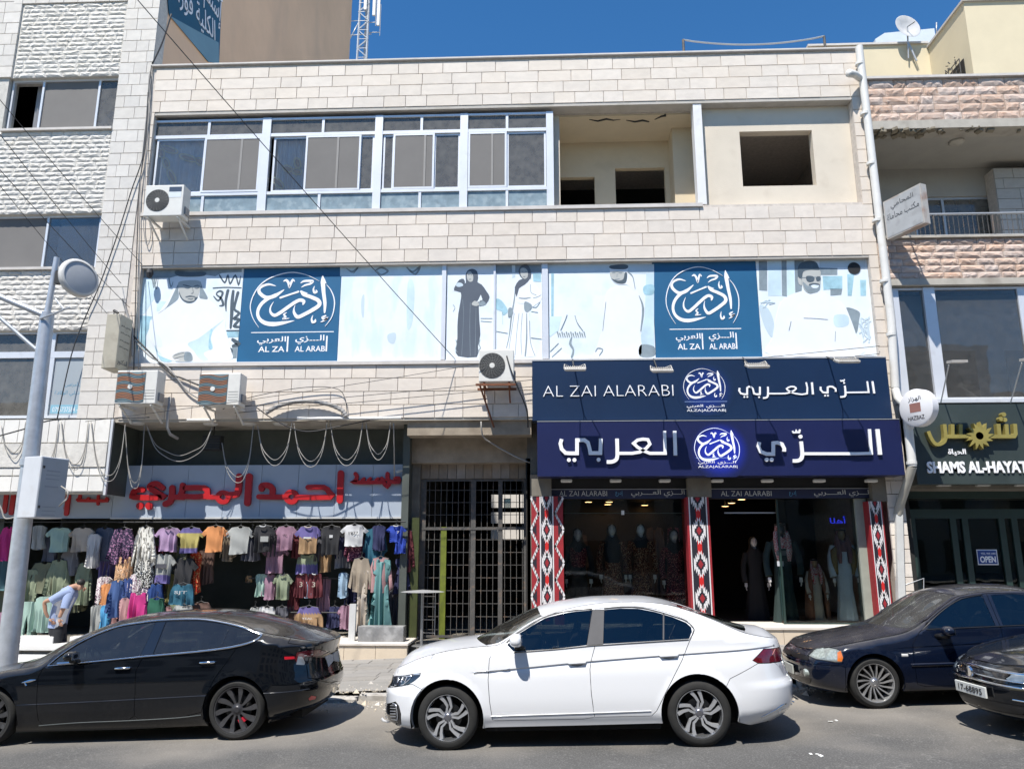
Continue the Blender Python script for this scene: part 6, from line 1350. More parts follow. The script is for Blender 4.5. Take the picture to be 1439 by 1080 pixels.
CW=c_('white',.72,.72,.72); CPK=c_('pink',.62,.36,.52); CHP=c_('hot_pink',.65,.03,.25); CMA=c_('mauve',.36,.20,.28); CBK=c_('black',.018,.018,.022); CNV=c_('navy',.02,.025,.10); CBL=c_('royal_blue',.015,.06,.45); CDN=c_('denim_blue',.06,.13,.34); CTL=c_('teal',.02,.14,.22); CGR=c_('green',.01,.12,.07); COR=c_('orange',.75,.30,.10); CYL=c_('mustard',.50,.42,.13); CPU=c_('purple',.16,.13,.36); CLV=c_('lavender',.48,.32,.52); CMT=c_('mint',.42,.60,.52); CSG=c_('sage',.30,.35,.23); CCR=c_('cream',.62,.54,.45); CBG=c_('beige',.40,.33,.25); CTN=c_('tan',.42,.26,.13); CRD=c_('red',.40,.03,.03); CMR=c_('maroon',.16,.02,.03); CGY=c_('grey',.25,.25,.27); CDG=c_('dark_grey',.09,.09,.11); CSL=c_('slate_blue',.12,.14,.20); CCY=c_('sky_blue',.10,.42,.75); CPB=c_('pale_blue',.35,.50,.65); COL_=c_('olive',.20,.21,.13); CAQ=c_('aqua',.16,.36,.36); CBR=c_('brown',.16,.09,.07); CGL=c_('light_grey',.45,.46,.44); CRO=c_('rose',.55,.30,.30)
PWB=pattern('snake_print',(.66,.64,.58),(.2,.19,.17),26,.52,(1,1,.25)); PBW=pattern('black_white_print',(.02,.02,.02),(.6,.6,.56),38,.53); PLP=pattern('leopard_print',(.60,.36,.2),(.15,.08,.05),30,.52,(1,1,.4),(.7,.5,.35)); PFL=pattern('floral_print',(.66,.62,.6),(.30,.12,.2),40,.55,None,(.1,.1,.12)); PDK=pattern('dark_red_print',(.06,.02,.04),(.35,.08,.13),44,.55,None,(.5,.3,.3)); PRF=pattern('red_floral',(.5,.04,.02),(.55,.30,.12),30,.55); PPL=pattern('purple_print',(.04,.03,.06),(.35,.18,.3),30,.56)
# rails
for (a,b_,yy,Yr,w_) in ((0,165,733,.78,'far left'),(166,570,733,.42,'top'),(350,500,812,.75,'middle'),(350,500,860,.75,'lower')):
 A,Bq=P(a,yy,Yr),P(b_,yy,Yr); o=MB().tube([(A.x,Yr,(A.z+Bq.z)/2),(Bq.x,Yr,(A.z+Bq.z)/2)],.014,6).build('clothes_rail',M_fan,None); tag(o,'%s dark rail that the clothes hang from under the red letter sign'%w_,'rail','clothes rails')
Y1,Y2,Y3=.40,.62,.85
G_=garment
# back layer (dark shop interior)
for a in [
(20,800,30,60,Y3,'strip',COL_,'olive clothes at the far left behind the lamp pole'),
(8,760,34,70,Y2,'long',c_('dusty_teal',.10,.22,.26),'dull teal shirt cut off by the left edge'),
(14,740,26,48,Y1,'tee',CHP,'hot pink t-shirt just left of the lamp pole'),
(8,860,22,40,Y2,'strip',CMA,'mauve clothes low behind the lamp pole at the left edge'),
(56,738,16,34,Y1,'strip',CGL,'pale grey garment seen edge on right of the lamp pole'),
(72,752,26,36,Y2,'tee',CSL,'slate blue t-shirt behind the mint polo'),
(85,741,34,34,Y1,'tee',CMT,'mint polo shirt on the top rail'),
(117,741,34,34,Y1,'tee',CCR,'cream t-shirt with a tiny print on the top rail'),
(148,741,34,46,Y1+.1,'tee',CSL,'slate grey t-shirt between the cream and the dark patterned ones'),
(133,750,16,48,Y1-.05,'strip',CW,'white garment folded beside the slate grey t-shirt'),
(120,790,24,60,Y2,'long',CSG,'sage shirt hanging behind the stooping man\'s head'),
(64,790,46,44,Y2,'long',COL_,'olive long sleeved shirt above the mint leggings'),
(46,800,20,46,Y2,'strip',CSG,'sage striped garment just right of the lamp pole'),
(84,786,30,56,Y2-.04,'long',CSG,'pale sage open shirt near the stooping man'),
(66,838,26,50,Y1,'strip',CMT,'mint leggings low beside the lamp pole'),
(42,845,22,50,Y1+.04,'pants',CMT,'mint trousers just beside the foot of the lamp pole'),
(174,742,34,50,Y1,'long',PPL,'dark purple patterned blouse on the top rail'),
(205,740,30,62,Y1-.04,'long',PWB,'grey snake print blouse on the top rail'),
(238,741,34,34,Y1,'tee',CLV,'lavender t-shirt with a black collar'),
(269,741,34,36,Y1,'tee',CYL,'mustard t-shirt with a purple yoke and hem'),
(303,739,32,36,Y1-.03,'tee',COR,'bright orange t-shirt on the top rail'),
(338,740,36,38,Y1,'tee',CGL,'pale grey t-shirt with a printed face'),
(354,745,22,44,Y1+.08,'strip',CDG,'dark sleeve behind the pale grey t-shirt'),
(371,738,32,38,Y1-.0,'tee',CBK,'black t-shirt with a white square print'),
(402,739,32,34,Y1,'tee',CMA,'mauve pink t-shirt between the black one and the two tone one'),
(434,739,34,38,Y1-.02,'tee',CPU,'purple and tan two tone shirt on the top rail'),
(466,739,34,40,Y1,'tee',CBK,'black shirt with a small white chest label'),
(498,737,34,30,Y1-.06,'tee',CW,'white t-shirt printed with a year'),
(500,745,26,42,Y2-.1,'long',PDK,'dark red speckled blouse behind the white year t-shirt'),
(528,742,30,80,Y2-.12,'robe',CTL,'long teal robe behind the blue sports kit'),
(533,738,16,36,Y1,'strip',CNV,'navy striped garment beside the blue football shirt'),
(557,738,24,24,Y1-.04,'tee',CBL,'bright blue football shirt with a white collar'),
(563,756,14,22,Y1-.03,'strip',CBL,'bright blue shorts hanging under the football shirt'),
(572,744,20,60,Y2,'long',CMR,'dark maroon shirt at the right end of the top rail'),
(566,784,24,50,Y2,'dress',CNV,'dark navy dress with small flowers beside the yellow green post'),
(552,830,22,60,Y2+.1,'strip',CDG,'dark cloth low at the right end of the display'),
]: G_(*a)
for (px,py,s,x0_,z0_,w_,h_,m) in (): pass
# second row
for a in [
(163,780,40,52,Y2,'long',c_('dusty_purple',.14,.09,.15),'dusky purple shirt under the slate grey one'),
(176,782,26,46,Y1,'vest',PLP,'leopard print top under the dark purple blouse'),
(203,786,28,40,Y1-.04,'vest',PBW,'black and white speckled top under the snake print blouse'),
(231,778,30,42,Y1+.04,'tee',CGL,'grey t-shirt with a dark chest band and purple hem'),
(260,784,34,44,Y1+.1,'tee',CBK,'black polo shirt under the mustard t-shirt'),
(276,775,14,60,Y2,'strip',PRF,'red flowered garment seen edge on'),
(388,764,32,42,Y2,'tee',CMA,'dusty pink t-shirt behind the black square print one'),
(432,778,32,28,Y2,'vest',CSG,'grey green t-shirt fading to purple under the two tone shirt'),
(458,776,14,28,Y2,'strip',CTN,'tan and red garment seen edge on'),
(482,770,22,28,Y2,'vest',CGY,'grey skirt like top between the black and white shirts'),
(368,806,14,32,Y2+.1,'strip',CMT,'mint sleeve in the middle row'),
(380,806,20,36,Y2+.08,'long',CMA,'mauve shirt in the middle row'),
(398,806,26,36,Y2+.02,'tee',CSG,'pale green t-shirt in the middle row'),
(425,805,20,34,Y2+.04,'vest',CMR,'maroon sports vest with a white number, left one'),
(434,806,12,34,Y2+.06,'strip',CPB,'pale blue garment between the maroon vests'),
(443,805,24,34,Y2+.02,'vest',CMR,'maroon sports vest with white piping, right one'),
(483,804,12,36,Y2,'strip',CPB,'pale blue and white sleeve at the right of the middle row'),
(375,852,24,20,Y2,'vest',CW,'white crumpled tops in the lower row'),
(358,853,14,14,Y2,'vest',CGL,'pale hangered top at the left of the lower row'),
(434,852,38,38,Y1+.1,'long',CTN,'tan and grey t-shirt in the lower row'),
(486,850,20,34,Y2,'tee',CMA,'dusky purple top at the right of the lower row'),
(350,808,8,10,Y3,'vest',CTN,'small tan tag like top in the dark'),
]: G_(*a)
# front racks by the pavement
for a in [
(148,810,18,60,Y1-.1,'strip',PFL,'mauve patterned garment at the front of the lower rack'),
(138,850,16,44,Y1-.2,'strip',CGL,'pale grey patterned leggings at the lower rack'),
(152,820,16,36,Y1-.15,'strip',COR,'peach garment beside the mauve patterned one'),
(150,850,14,38,Y1-.22,'strip',CCY,'bright sky blue top in the lower rack'),
(166,815,24,52,Y1-.1,'long',CDN,'denim blue shirt in the lower rack'),
(180,812,20,60,Y1-.06,'long',c_('mid_blue',.04,.09,.30),'deep blue shirt behind the denim one'),
(158,866,12,30,Y1-.18,'strip',CRO,'dull rose garment low in the rack'),
(176,840,12,50,Y1-.16,'strip',CRO,'rose pink garment beside the hot pink blouse'),
(195,806,30,44,Y1-.04,'long',PFL,'white and mauve checked blouse above the hot pink one'),
(195,832,28,50,Y1-.22,'vest',CHP,'hot pink sleeveless blouse in the lower rack'),
(219,820,22,60,Y1-.04,'robe',c_('strong_blue',.01,.06,.25),'strong blue dress behind the green one'),
(220,840,28,36,Y1-.18,'vest',CGR,'dark green shiny blouse in the lower rack'),
(257,820,34,30,Y1-.06,'vest',CTL,'teal sleeveless top with a white logo'),
(240,806,12,40,Y2,'strip',CYL,'mustard garment seen edge on beside the teal top'),
(230,852,26,16,Y1-.1,'vest',CRO,'dusty pink folded top behind the black car roof'),
(258,850,30,14,Y1-.1,'vest',CGL,'pale grey top just above the black car roof'),
(225,822,22,34,Y2,'vest',CBR,'brown top between the green blouse and the teal top'),
(282,846,30,14,Y2,'vest',CBR,'dark patterned top behind the black car roof'),
]: G_(*a)
for a in [
(100,768,26,40,Y2,'long',CGY,'grey folded shirt between the mint polo and the sage shirts'),
(112,800,24,60,Y3,'strip',COL_,'olive cloth hanging deep behind the stooping person'),
(150,786,26,36,Y2,'tee',CPU,'muted purple t-shirt left of the leopard print top'),
(190,772,26,50,Y2,'long',CDG,'dark grey shirt between the purple patterned and snake print blouses'),
(222,764,26,34,Y2,'vest',CMR,'dark red top just under the lavender t-shirt'),
(252,764,24,30,Y2,'vest',COL_,'olive top just under the mustard t-shirt'),
(290,772,22,50,Y3,'strip',CBR,'brown cloth hanging deep below the orange t-shirt'),
(322,744,20,44,Y2,'long',CBG,'beige shirt between the orange and pale grey t-shirts'),
(386,742,22,40,Y2,'long',CDG,'dark shirt between the black square print and mauve ones'),
(418,744,20,40,Y2,'tee',CMR,'dark red t-shirt between the mauve and two tone ones'),
(450,744,22,44,Y2,'long',CDG,'charcoal shirt between the two tone and black label ones'),
(482,744,22,40,Y2,'long',CNV,'navy shirt between the black label and white year ones'),
(408,850,22,26,Y3,'vest',CBR,'brown crumpled top in the middle of the lower row'),
(396,852,20,20,Y2,'vest',CDG,'dark crumpled top beside the white ones in the lower row'),
(456,810,16,50,Y3,'strip',CMA,'dusky cloth at the right of the maroon vests'),
(414,818,14,40,Y3,'strip',CMR,'deep red cloth left of the maroon vests'),
(470,852,18,30,Y3,'strip',CNV,'navy cloth low between the tan and purple tops'),
(494,806,16,50,Y3,'strip',CNV,'navy cloth behind the pale post'),
(212,866,20,30,Y1-.2,'strip',CDG,'dark trousers below the green shiny blouse'),
(243,832,18,30,Y2,'vest',CSG,'sage top left of the teal sleeveless top'),
(560,800,20,70,Y3,'robe',CBR,'brown long robe behind the dark navy dress'),
]: G_(*a)
# tall dresses
G_(508,784,30,48,.28,'long',CBG,'beige waistcoat over the long cream dress',folds=3); G_(511,800,24,90,.30,'dress',CCR,'long cream pleated dress beside the pale post',folds=4,amp=.05,hang=False,cat='dress')
G_(535,783,32,50,.28,'long',CRO,'dull rose shirt worn over the long aqua dress',folds=3); G_(537,785,36,104,.26,'dress',CAQ,'long aqua tiered dress reaching the grey marble block',folds=6,amp=.06,hang=False)
G_(515,800,14,90,.36,'strip',c_('deep_teal',.04,.12,.13),'dark teal cloth between the cream and aqua dresses',hang=False,group='clothes hung out at the left shop')
# prints on some shirts
def find(lbl): return [o for o in bpy.data.objects if o.get('label','').startswith(lbl)][0]
def put(lbl,s,cx,cz,w_,h_,m,kind='t'):
 e=find(lbl); cl=[c for c in e.children if c.name.startswith('cloth')][0]; co=[v.co for v in cl.data.vertices]; W=max(c.x for c in co)-min(c.x for c in co); H=-min(c.z for c in co)
 near=[c.y for c in co if abs(c.x-cx*W)<w_*W*.7 and abs(c.z-cz*H)<max(h_*H,.08)]; y=(min(near) if near else -.05)-.006
 x0,x1,z0,z1=(cx-w_/2)*W,(cx+w_/2)*W,(cz-h_/2)*H,(cz+h_/2)*H
 if kind=='t': o=text('printed_lettering',s,m,None,x0,x1,z0,z1,y,.003)
 else: o=MB().box(x0,x1,y-.003,y,z0,z1).build('printed_patch',m,None)
 o.parent=e
put('white t-shirt printed','1977',0,-.38,.34,.14,CBK); put('teal sleeveless','SJT',0,-.4,.5,.18,CW); put('tan and grey','YEAI.',0,-.42,.34,.08,CW)
put('black shirt with a small','',.02,-.35,.12,.10,CW,'b'); put('black t-shirt with a white','',.1,-.5,.3,.2,CGL,'b'); put('black t-shirt with a white','O',.1,-.5,.14,.12,CBK)
put('grey t-shirt with a dark','',0,-.4,.4,.14,CDG,'b'); put('purple and tan','',0,-.42,.26,.06,CW,'b'); put('mauve pink t','nks',0,-.34,.16,.06,CBK); put('maroon sports vest with a white number','3',0,-.45,.2,.2,CCR); put('maroon sports vest with white piping','3',0,-.45,.2,.2,CCR); put('bright blue football','7',.12,-.4,.12,.14,CW)
def sole(lbl,i,t,split,tr=None):
 e=find(lbl); cl=[c for c in e.children if c.name.startswith('cloth')][0]; me=cl.data; me.materials.append(t); H=-min(v.co.z for v in me.vertices)
 for p in me.polygons:
  if split(-p.center.z/H): p.material_index=len(me.materials)-1
 if tr:
  W=max(v.co.x for v in me.vertices)*2; k=W*.12; y=min(v.co.y for v in me.vertices if abs(v.co.x)<W*.15)-.0
  c=MB().tube([(k*math.cos(a),y,-.05*H*math.sin(a)) for a in [i*math.pi/10 for i in range(11)]],.012,5).build('collar',tr,None,smooth=True); c.parent=e
sole('mustard t-shirt',1,CPU,lambda t:t<.2 or t>.78); sole('purple and tan',1,CTN,lambda t:t>.42,CCR); sole('tan and grey',1,CPU,lambda t:t<.25); sole('grey t-shirt with a dark',1,CPU,lambda t:t>.72); sole('grey green',1,CPU,lambda t:t>.5)
sole('lavender t',1,CLV,lambda t:False,CBK); sole('black t-shirt with a white',1,CBK,lambda t:False,CW); sole('maroon sports vest with a white number',1,CMR,lambda t:False,CW); sole('maroon sports vest with white piping',1,CMR,lambda t:False,CW); sole('bright blue football',1,CBL,lambda t:False,CW); sole('mint polo',1,CMT,lambda t:False,CMT); sole('pale green t',1,CSG,lambda t:False,CDG)
# marble block and pale post
o=part('marble_block',pm('grey_marble',(.22,.22,.22),.4,.25,6,stain=(6,.5,.4),stc=(.4,.4,.4)),None,(X_(503,896,-.1),X_(567,896,-.1),-.12,.2,zst,zst+.29)); tag(o,'low grey marble block under the long dresses, on the stone step','block'); bevel(o,.006,1)
o=MB().tube([P(494,901,.05),P(494,868,.05)],.045,10).build('pale_post',M_lgrey,None);
bpy.data.objects.remove(o)
o=part('pale_post',M_lgrey,None,(X_(490,890,.0),X_(499,890,.0),-.03,.05,zst,Z_(494,848,.0))); tag(o,'short pale grey post standing on the left end of the stone step','post')
# white stone ledges at lower left
for (a,b_,y0,y1,Yq,lab) in ((-60,130,905,914,-1.3,'upper white stone ledge'),(20,75,894,905,-1.15,'short white stone slab left of the stooping person'),(98,124,894,905,-1.15,'short white stone slab right of the stooping person'),(-60,118,932,944,-2.6,'lower white stone ledge nearest the black car')):
 z0,z1=Z_(60,y1,Yq),Z_(60,y0,Yq); o=part('stone_ledge',pm('white_ledge_stone',(.60,.59,.57),.7,.06,3,.2,60,stain=(3,.62,.4),stc=(.4,.38,.34)),None,(X_(a,y0,Yq),X_(b_,y0,Yq),Yq,Yq+(1.2 if y0==932 else .25 if y0==894 else .5),z0,z1)); bevel(o,.01,1); tag(o,lab+', left of the black car windscreen','ledge')
o=part('concrete_plinth',pm('rough_plinth',(.20,.185,.16),.95,.2,5,.5,50,stain=(3,.5,.5),stc=(.1,.08,.06)),None,(X_(-60,920,-1.25),X_(128,920,-1.25),-1.25,0.3,-.4,Z_(60,914,-1.3)-.003)); tag(o,'rough dark concrete plinth under the white stone ledges','plinth')
# round steel stand
tc_=P(594,830,-.1); zg=Z_(590,907,-.1); e=empty('round_stand',(tc_.x,-.1,zg),'tall round topped steel stand with small shelves, in front of the iron gate','stand')
MB().lathe([(0,.03),(.05,.025),(.36,.0),(.44,-.015),(.36,-.02),(0,-.01)],32,Matrix.Translation(tc_)).build('round_top',pm('polished_steel',(.50,.50,.50),.3,.06,5,metal=.35),e,smooth=True,angle=.7)
MB().tube([(tc_.x,-.1,zg),(tc_.x,-.1,tc_.z)],.03,12).build('column',pm('worn_steel',(.32,.32,.32),.35,.1,5,metal=.7),e,smooth=True,angle=.9)
MB().lathe([(.0,.03),(.16,.02),(.2,0),(0,0)],20,Matrix.Translation((tc_.x,-.1,zg))).build('base',MATS['worn_steel'],e)
for k,z in enumerate((.25,.5,.75,.95)): MB().tube([(tc_.x+.03,-.1,zg+z),(tc_.x+.26,-.12,zg+z)],.009,6).build('shelf_bar',MATS['worn_steel'],e)
MB().tube([(tc_.x+.26,-.12,zg+.2),(tc_.x+.26,-.12,zg+1.05)],.009,6).build('shelf_upright',MATS['worn_steel'],e)
# ================================================= CARS
def paint(name,c,dust_haze=.0,rough=.28,coat=1.0,metal=0.):
 if name in MATS: return MATS[name]
 m=bpy.data.materials.new(name); m.use_nodes=True; t=m.node_tree; N=t.nodes; L=t.links; b=N['Principled BSDF']; b.inputs['Specular IOR Level'].default_value=.5 if c[0]>.3 else .12
 b.inputs['Roughness'].default_value=rough; b.inputs['Coat Weight'].default_value=coat; b.inputs['Coat Roughness'].default_value=.04; b.inputs['Metallic'].default_value=metal
 tc=N.new('ShaderNodeTexCoord'); n=N.new('ShaderNodeTexNoise'); n.inputs['Scale'].default_value=5; n.inputs['Detail'].default_value=9; n.inputs['Roughness'].default_value=.65; L.new(tc.outputs['Object'],n.inputs['Vector'])
 g=N.new('ShaderNodeNewGeometry'); s=N.new('ShaderNodeSeparateXYZ'); L.new(g.outputs['Normal'],s.inputs[0])
 so=N.new('ShaderNodeSeparateXYZ'); L.new(tc.outputs['Object'],so.inputs[0])
 r=N.new('ShaderNodeMapRange'); r.inputs[1].default_value=.25; r.inputs[2].default_value=.95; L.new(s.outputs['Z'],r.inputs[0])      # dust settles on surfaces that face up
 r1=N.new('ShaderNodeMapRange'); r1.inputs[1].default_value=.55; r1.inputs[2].default_value=.2; r1.inputs[4].default_value=.14; L.new(so.outputs['Z'],r1.inputs[0])  # and road dirt low down
 mx0=N.new('ShaderNodeMath'); mx0.operation='MAXIMUM'; L.new(r.outputs[0],mx0.inputs[0]); L.new(r1.outputs[0],mx0.inputs[1])
 nr=N.new('ShaderNodeMapRange'); nr.inputs[1].default_value=.25; nr.inputs[2].default_value=.75; nr.inputs[3].default_value=.45; nr.inputs[4].default_value=1.2; L.new(n.outputs['Fac'],nr.inputs[0])
 mu=N.new('ShaderNodeMath'); mu.operation='MULTIPLY'; L.new(mx0.outputs[0],mu.inputs[0]); L.new(nr.outputs[0],mu.inputs[1]); m2=N.new('ShaderNodeMath'); m2.operation='MULTIPLY'; m2.inputs[1].default_value=dust_haze; m2.use_clamp=True; L.new(mu.outputs[0],m2.inputs[0])
 mix=N.new('ShaderNodeMix'); mix.data_type='RGBA'; mix.inputs['A'].default_value=(*c,1); mix.inputs['B'].default_value=(.30,.27,.235,1); L.new(m2.outputs[0],mix.inputs['Factor']); L.new(mix.outputs['Result'],b.inputs['Base Color'])
 iv=N.new('ShaderNodeMapRange'); iv.inputs[1].default_value=0; iv.inputs[2].default_value=.5; iv.inputs[3].default_value=coat; iv.inputs[4].default_value=.05; L.new(m2.outputs[0],iv.inputs[0]); L.new(iv.outputs[0],b.inputs['Coat Weight'])
 ra=N.new('ShaderNodeMath'); ra.operation='MULTIPLY_ADD'; ra.inputs[1].default_value=.8; ra.inputs[2].default_value=rough; L.new(m2.outputs[0],ra.inputs[0]); L.new(ra.outputs[0],b.inputs['Roughness'])
 MATS[name]=m; return m
M_tyre=pm('tyre_rubber',(.014,.014,.0135),.85,.25,14,.3,120); M_trim=pm('black_trim',(.012,.012,.013),.35,.2,8); M_under=pm('underbody_black',(.008,.008,.008),.95,.2,4); M_seat=pm('seat_cloth',(.035,.035,.038),.9,.15,6); M_chr=pm('chrome',(.78,.79,.80),.12,.03,6,metal=1.); M_disc=pm('brake_steel',(.06,.06,.06),.5,.2,20,metal=.6); M_cal=pm('red_caliper',(.45,.01,.03),.4)
M_cg=glass('tinted_car_glass',(.16,.18,.17),.05); M_cgb=glass('clear_car_glass',(.24,.28,.27),.05,dust_haze=.03); M_cgd=glass('dusty_windscreen',(.50,.56,.53),.06,dust_haze=.09)
def interp(pts):
 p=sorted(pts); xs=np.array([a for a,_ in p]); ys=np.array([b for _,b in p])
 # monotone-ish smooth (pchip like)
 h=np.diff(xs); d=np.diff(ys)/h; m=np.zeros(len(xs)); m[0]=d[0]; m[-1]=d[-1]
 for i in range(1,len(xs)-1): m[i]=0 if d[i-1]*d[i]<=0 else 2*d[i-1]*d[i]/(d[i-1]+d[i])
 def f(x):
  x=np.clip(np.asarray(x,float),xs[0],xs[-1]); i=np.clip(np.searchsorted(xs,x)-1,0,len(xs)-2); t=(x-xs[i])/h[i]
  return (2*t**3-3*t**2+1)*ys[i]+(t**3-2*t**2+t)*h[i]*m[i]+(-2*t**3+3*t**2)*ys[i+1]+(t**3-t**2)*h[i]*m[i+1]
 return f
def inpoly(px,pz,poly):
 c=np.zeros(len(px),bool); n=len(poly)
 for i in range(n):
  x1,z1=poly[i]; x2,z2=poly[(i+1)%n]
  if z1==z2: continue
  k=(z1>pz)!=(z2>pz); c^=k&(px<(x2-x1)*(pz-z1)/(z2-z1)+x1)
 return c
class Car:
 def __init__(s,front,rear_or_len,r,W,label,cat,name='parked_car',yaw=None,group=None,tilt=None):
  def hubpt(p,r):
   d=ray(*p); t=(r-CAM.z+S_*CAM.x)/(d.z-S_*d.x); return CAM+d*t
  A=hubpt(front,r)
  if isinstance(rear_or_len,tuple): Bq=hubpt(rear_or_len,r); s.wb=math.hypot(Bq.x-A.x,Bq.y-A.y); yw=math.atan2(Bq.y-A.y,Bq.x-A.x) if yaw is None else yaw
  else: s.wb=rear_or_len; yw=yaw or 0
  s.r=r; s.W=W; s.off=W/2-.03
  s.M=Matrix.Translation((A.x,A.y,gz(A.x)))@Matrix.Rotation(yw,4,'Z')@Matrix.Rotation(-math.atan(S_),4,'Y')@Matrix.Translation((0,s.off,0))
  s.Mi=s.M.inverted(); s.e=bpy.data.objects.new(name,None); COL.objects.link(s.e); s.e.matrix_world=s.M; tag(s.e,label,cat,group); s.e.empty_display_size=.3
  s.o=s.Mi@CAM
  print(label[:20],'pos',tuple(round(v,2) for v in A),'wb',round(s.wb,3),'yaw',round(math.degrees(yw),2))
 def lray(s,px,py): return (s.Mi.to_3x3()@ray(px,py)).normalized()
 def pl(s,pts,y):           # photo px -> (x,z) on the car's own plane y; ('m',x,z) passes through
  out=[]
  for p in pts:
   if p[0]=='m': out.append((p[1],p[2])); continue
   d=s.lray(*p); t=(y-s.o.y)/d.y; q=s.o+d*t; out.append((q.x,q.z))
  return out
 def setup(s,nose,rear,top,rail,belt,Wp,Rf=.75,Rr=.6,nf=2.5,nr=2.5,tum=.5,crease=None,cd=.008,zs=.18,arch=.36,arch_r=None,hoodx=None,deckx=None,sill=None,gp=.035):
  s.arch=arch; s.ar2=arch_r or arch
  s.nose=interp([(z,x) for x,z in nose]); s.rear=interp([(z,x) for x,z in rear]); s.nz=(min(z for _,z in nose),max(z for _,z in nose)); s.rz=(min(z for _,z in rear),max(z for _,z in rear))
  s.top=interp(top); s.rail=interp(rail); s.belt=interp(belt); s.Wp=interp(Wp); s.Rf,s.Rr,s.nf,s.nr,s.tum=Rf,Rr,nf,nr,tum; s.crease=interp(crease) if crease else None; s.cd=cd; s.zs=zs; s.sill=interp(sill) if sill else (lambda x:0*np.asarray(x)+zs)
  s.x0=min(x for x,_ in rail); s.x1=max(x for x,_ in rail); s.hoodx,s.deckx=hoodx,deckx; s.gp=gp
 def Y(s,x,z):
  x=np.asarray(x,float); z=np.asarray(z,float); b=s.belt(x); R_=s.rail(x)
  w=s.W/2-s.Wp(np.minimum(z,b));
  g=np.maximum(0,z-b); w=w-(s.tum*g-.10*g*g*0)-s.gp*np.clip(g/.3,0,1)*((x-s.wb*.55)/1.2)**2
  if s.crease is not None:
   c=s.crease(x); dz=c-z; w=w-np.where(dz>0,s.cd*np.exp(-dz/.06)*np.clip(dz/.006,0,1),0)*np.clip((x-.25)/.3,0,1)
  for cx,ar in ((0,s.arch),(s.wb,s.ar2)):
   rr=np.hypot(x-cx,z-s.r); w=w+.012*np.clip(1-(rr-ar)/.07,0,1)*(rr>ar-.02)*(z<b)
  rad=np.where(R_-b>.12,.035,.09); t=np.clip((z-(R_-rad))/rad,0,1); w=w-rad*.9*(1-np.sqrt(np.maximum(0,1-t*t)))
  d=np.clip((x-s.nose(np.clip(z,*s.nz)))/s.Rf,0,1); e=np.clip((s.rear(np.clip(z,*s.rz))-x)/s.Rr,0,1)
  F=(1-(1-d)**s.nf)**(1/s.nf); G=(1-(1-e)**s.nr)**(1/s.nr)
  return w*F*G
 def hit(s,px,py):
  d=s.lray(px,py); t=(-s.W/2-.05-s.o.y)/d.y
  best=None; tt=t+np.arange(0,1.6,.004)/abs(d.y); X=s.o.x+d.x*tt; Yv=s.o.y+d.y*tt; Z=s.o.z+d.z*tt
  S=s.Y(X,Z); ok=(-Yv<=S)&(X>s.nose(np.clip(Z,*s.nz))-.001)&(X<s.rear(np.clip(Z,*s.rz))+.001)&(Z<s.rail(X)+.004)
  i=np.argmax(ok)
  if not ok.any():
   g=np.abs(-Yv-S)+np.maximum(0,Z-s.rail(X))*3; i=np.argmin(g)
  return (X[i],Z[i])
 def tr(s,pts,ox=0,oy=0,k=1.): return [(p[1],p[2]) if p[0]=='m' else s.hit(ox+p[0]*k,oy+p[1]*k) for p in pts]
 def domain(s):
  L=[]; a=s.arch
  zf=np.linspace(s.nz[0],min(s.nz[1],float(s.rail(s.x0))),18); nose=[(float(s.nose(z)),float(z)) for z in zf]
  xs=np.concatenate([np.linspace(s.x0,s.x0+.2,8),np.arange(s.x0+.24,s.x1-.22,.04),np.linspace(s.x1-.2,s.x1,8)]); top=[(float(x),float(s.rail(x))) for x in xs]
  zr=np.linspace(min(s.rz[1],float(s.rail(s.x1))),s.rz[0],18); rear=[(float(s.rear(z)),float(z)) for z in zr]
  bot=[]
  def archpts(cx,ar):
   zc=s.r; zb=float(s.sill(cx)); k=math.asin(max(-1,min(1,(zb-zc)/ar))); return [(cx+ar*math.cos(t),zc+ar*math.sin(t)) for t in np.linspace(k,math.pi-k,30)]
  A2=archpts(s.wb,s.ar2); A1=archpts(0,a)
  xr0=rear[-1][0]; bot+=[(x,s.rz[0]+(A2[0][1]-s.rz[0])*((xr0-x)/(xr0-A2[0][0]))) for x in np.linspace(xr0,A2[0][0],8)[1:-1]]
  bot+=A2; bot+=[(x,float(s.sill(x))) for x in np.linspace(A2[-1][0],A1[0][0],30)[1:-1]]; bot+=A1
  xn=nose[0][0]; bot+=[(x,A1[-1][1]+(s.nz[0]-A1[-1][1])*((A1[-1][0]-x)/(A1[-1][0]-xn))) for x in np.linspace(A1[-1][0],xn,8)[1:-1]]
  out=nose+top[1:]+rear[1:]+bot
  cl=[out[0]]
  for p in out[1:]:
   if math.hypot(p[0]-cl[-1][0],p[1]-cl[-1][1])>.004: cl.append(p)
  return cl
 def sides(s,parts,default='side_panel',dmat=None,step=.045):
  """parts: list of dict(name,poly,mat,both(bool one mesh),off)"""
  dom=s.domain(); pts=[Vector(p) for p in dom]; edges=[(i,(i+1)%len(dom)) for i in range(len(dom))]
  for pt in parts:
   P_=pt['poly']; n=len(P_); st=len(pts); seq=[]
   for i in range(n):
    a=Vector(P_[i]); b=Vector(P_[(i+1)%n]); k=max(1,int((b-a).length/.035))
    for j in range(k): seq.append(a.lerp(b,j/k))
   pts+=seq; edges+=[(st+i,st+(i+1)%len(seq)) for i in range(len(seq))]
  if s.crease is not None:
   for dz in (.004,-.002,-.012,-.03,-.06,-.1):
    st=len(pts); xx=np.arange(max(.15,s.x0+.3),s.x1-.12,.03); seq=[Vector((x,float(s.crease(x))+dz)) for x in xx]; pts+=seq; edges+=[(st+i,st+i+1) for i in range(len(seq)-1)]
  A=np.array([tuple(p) for p in pts])
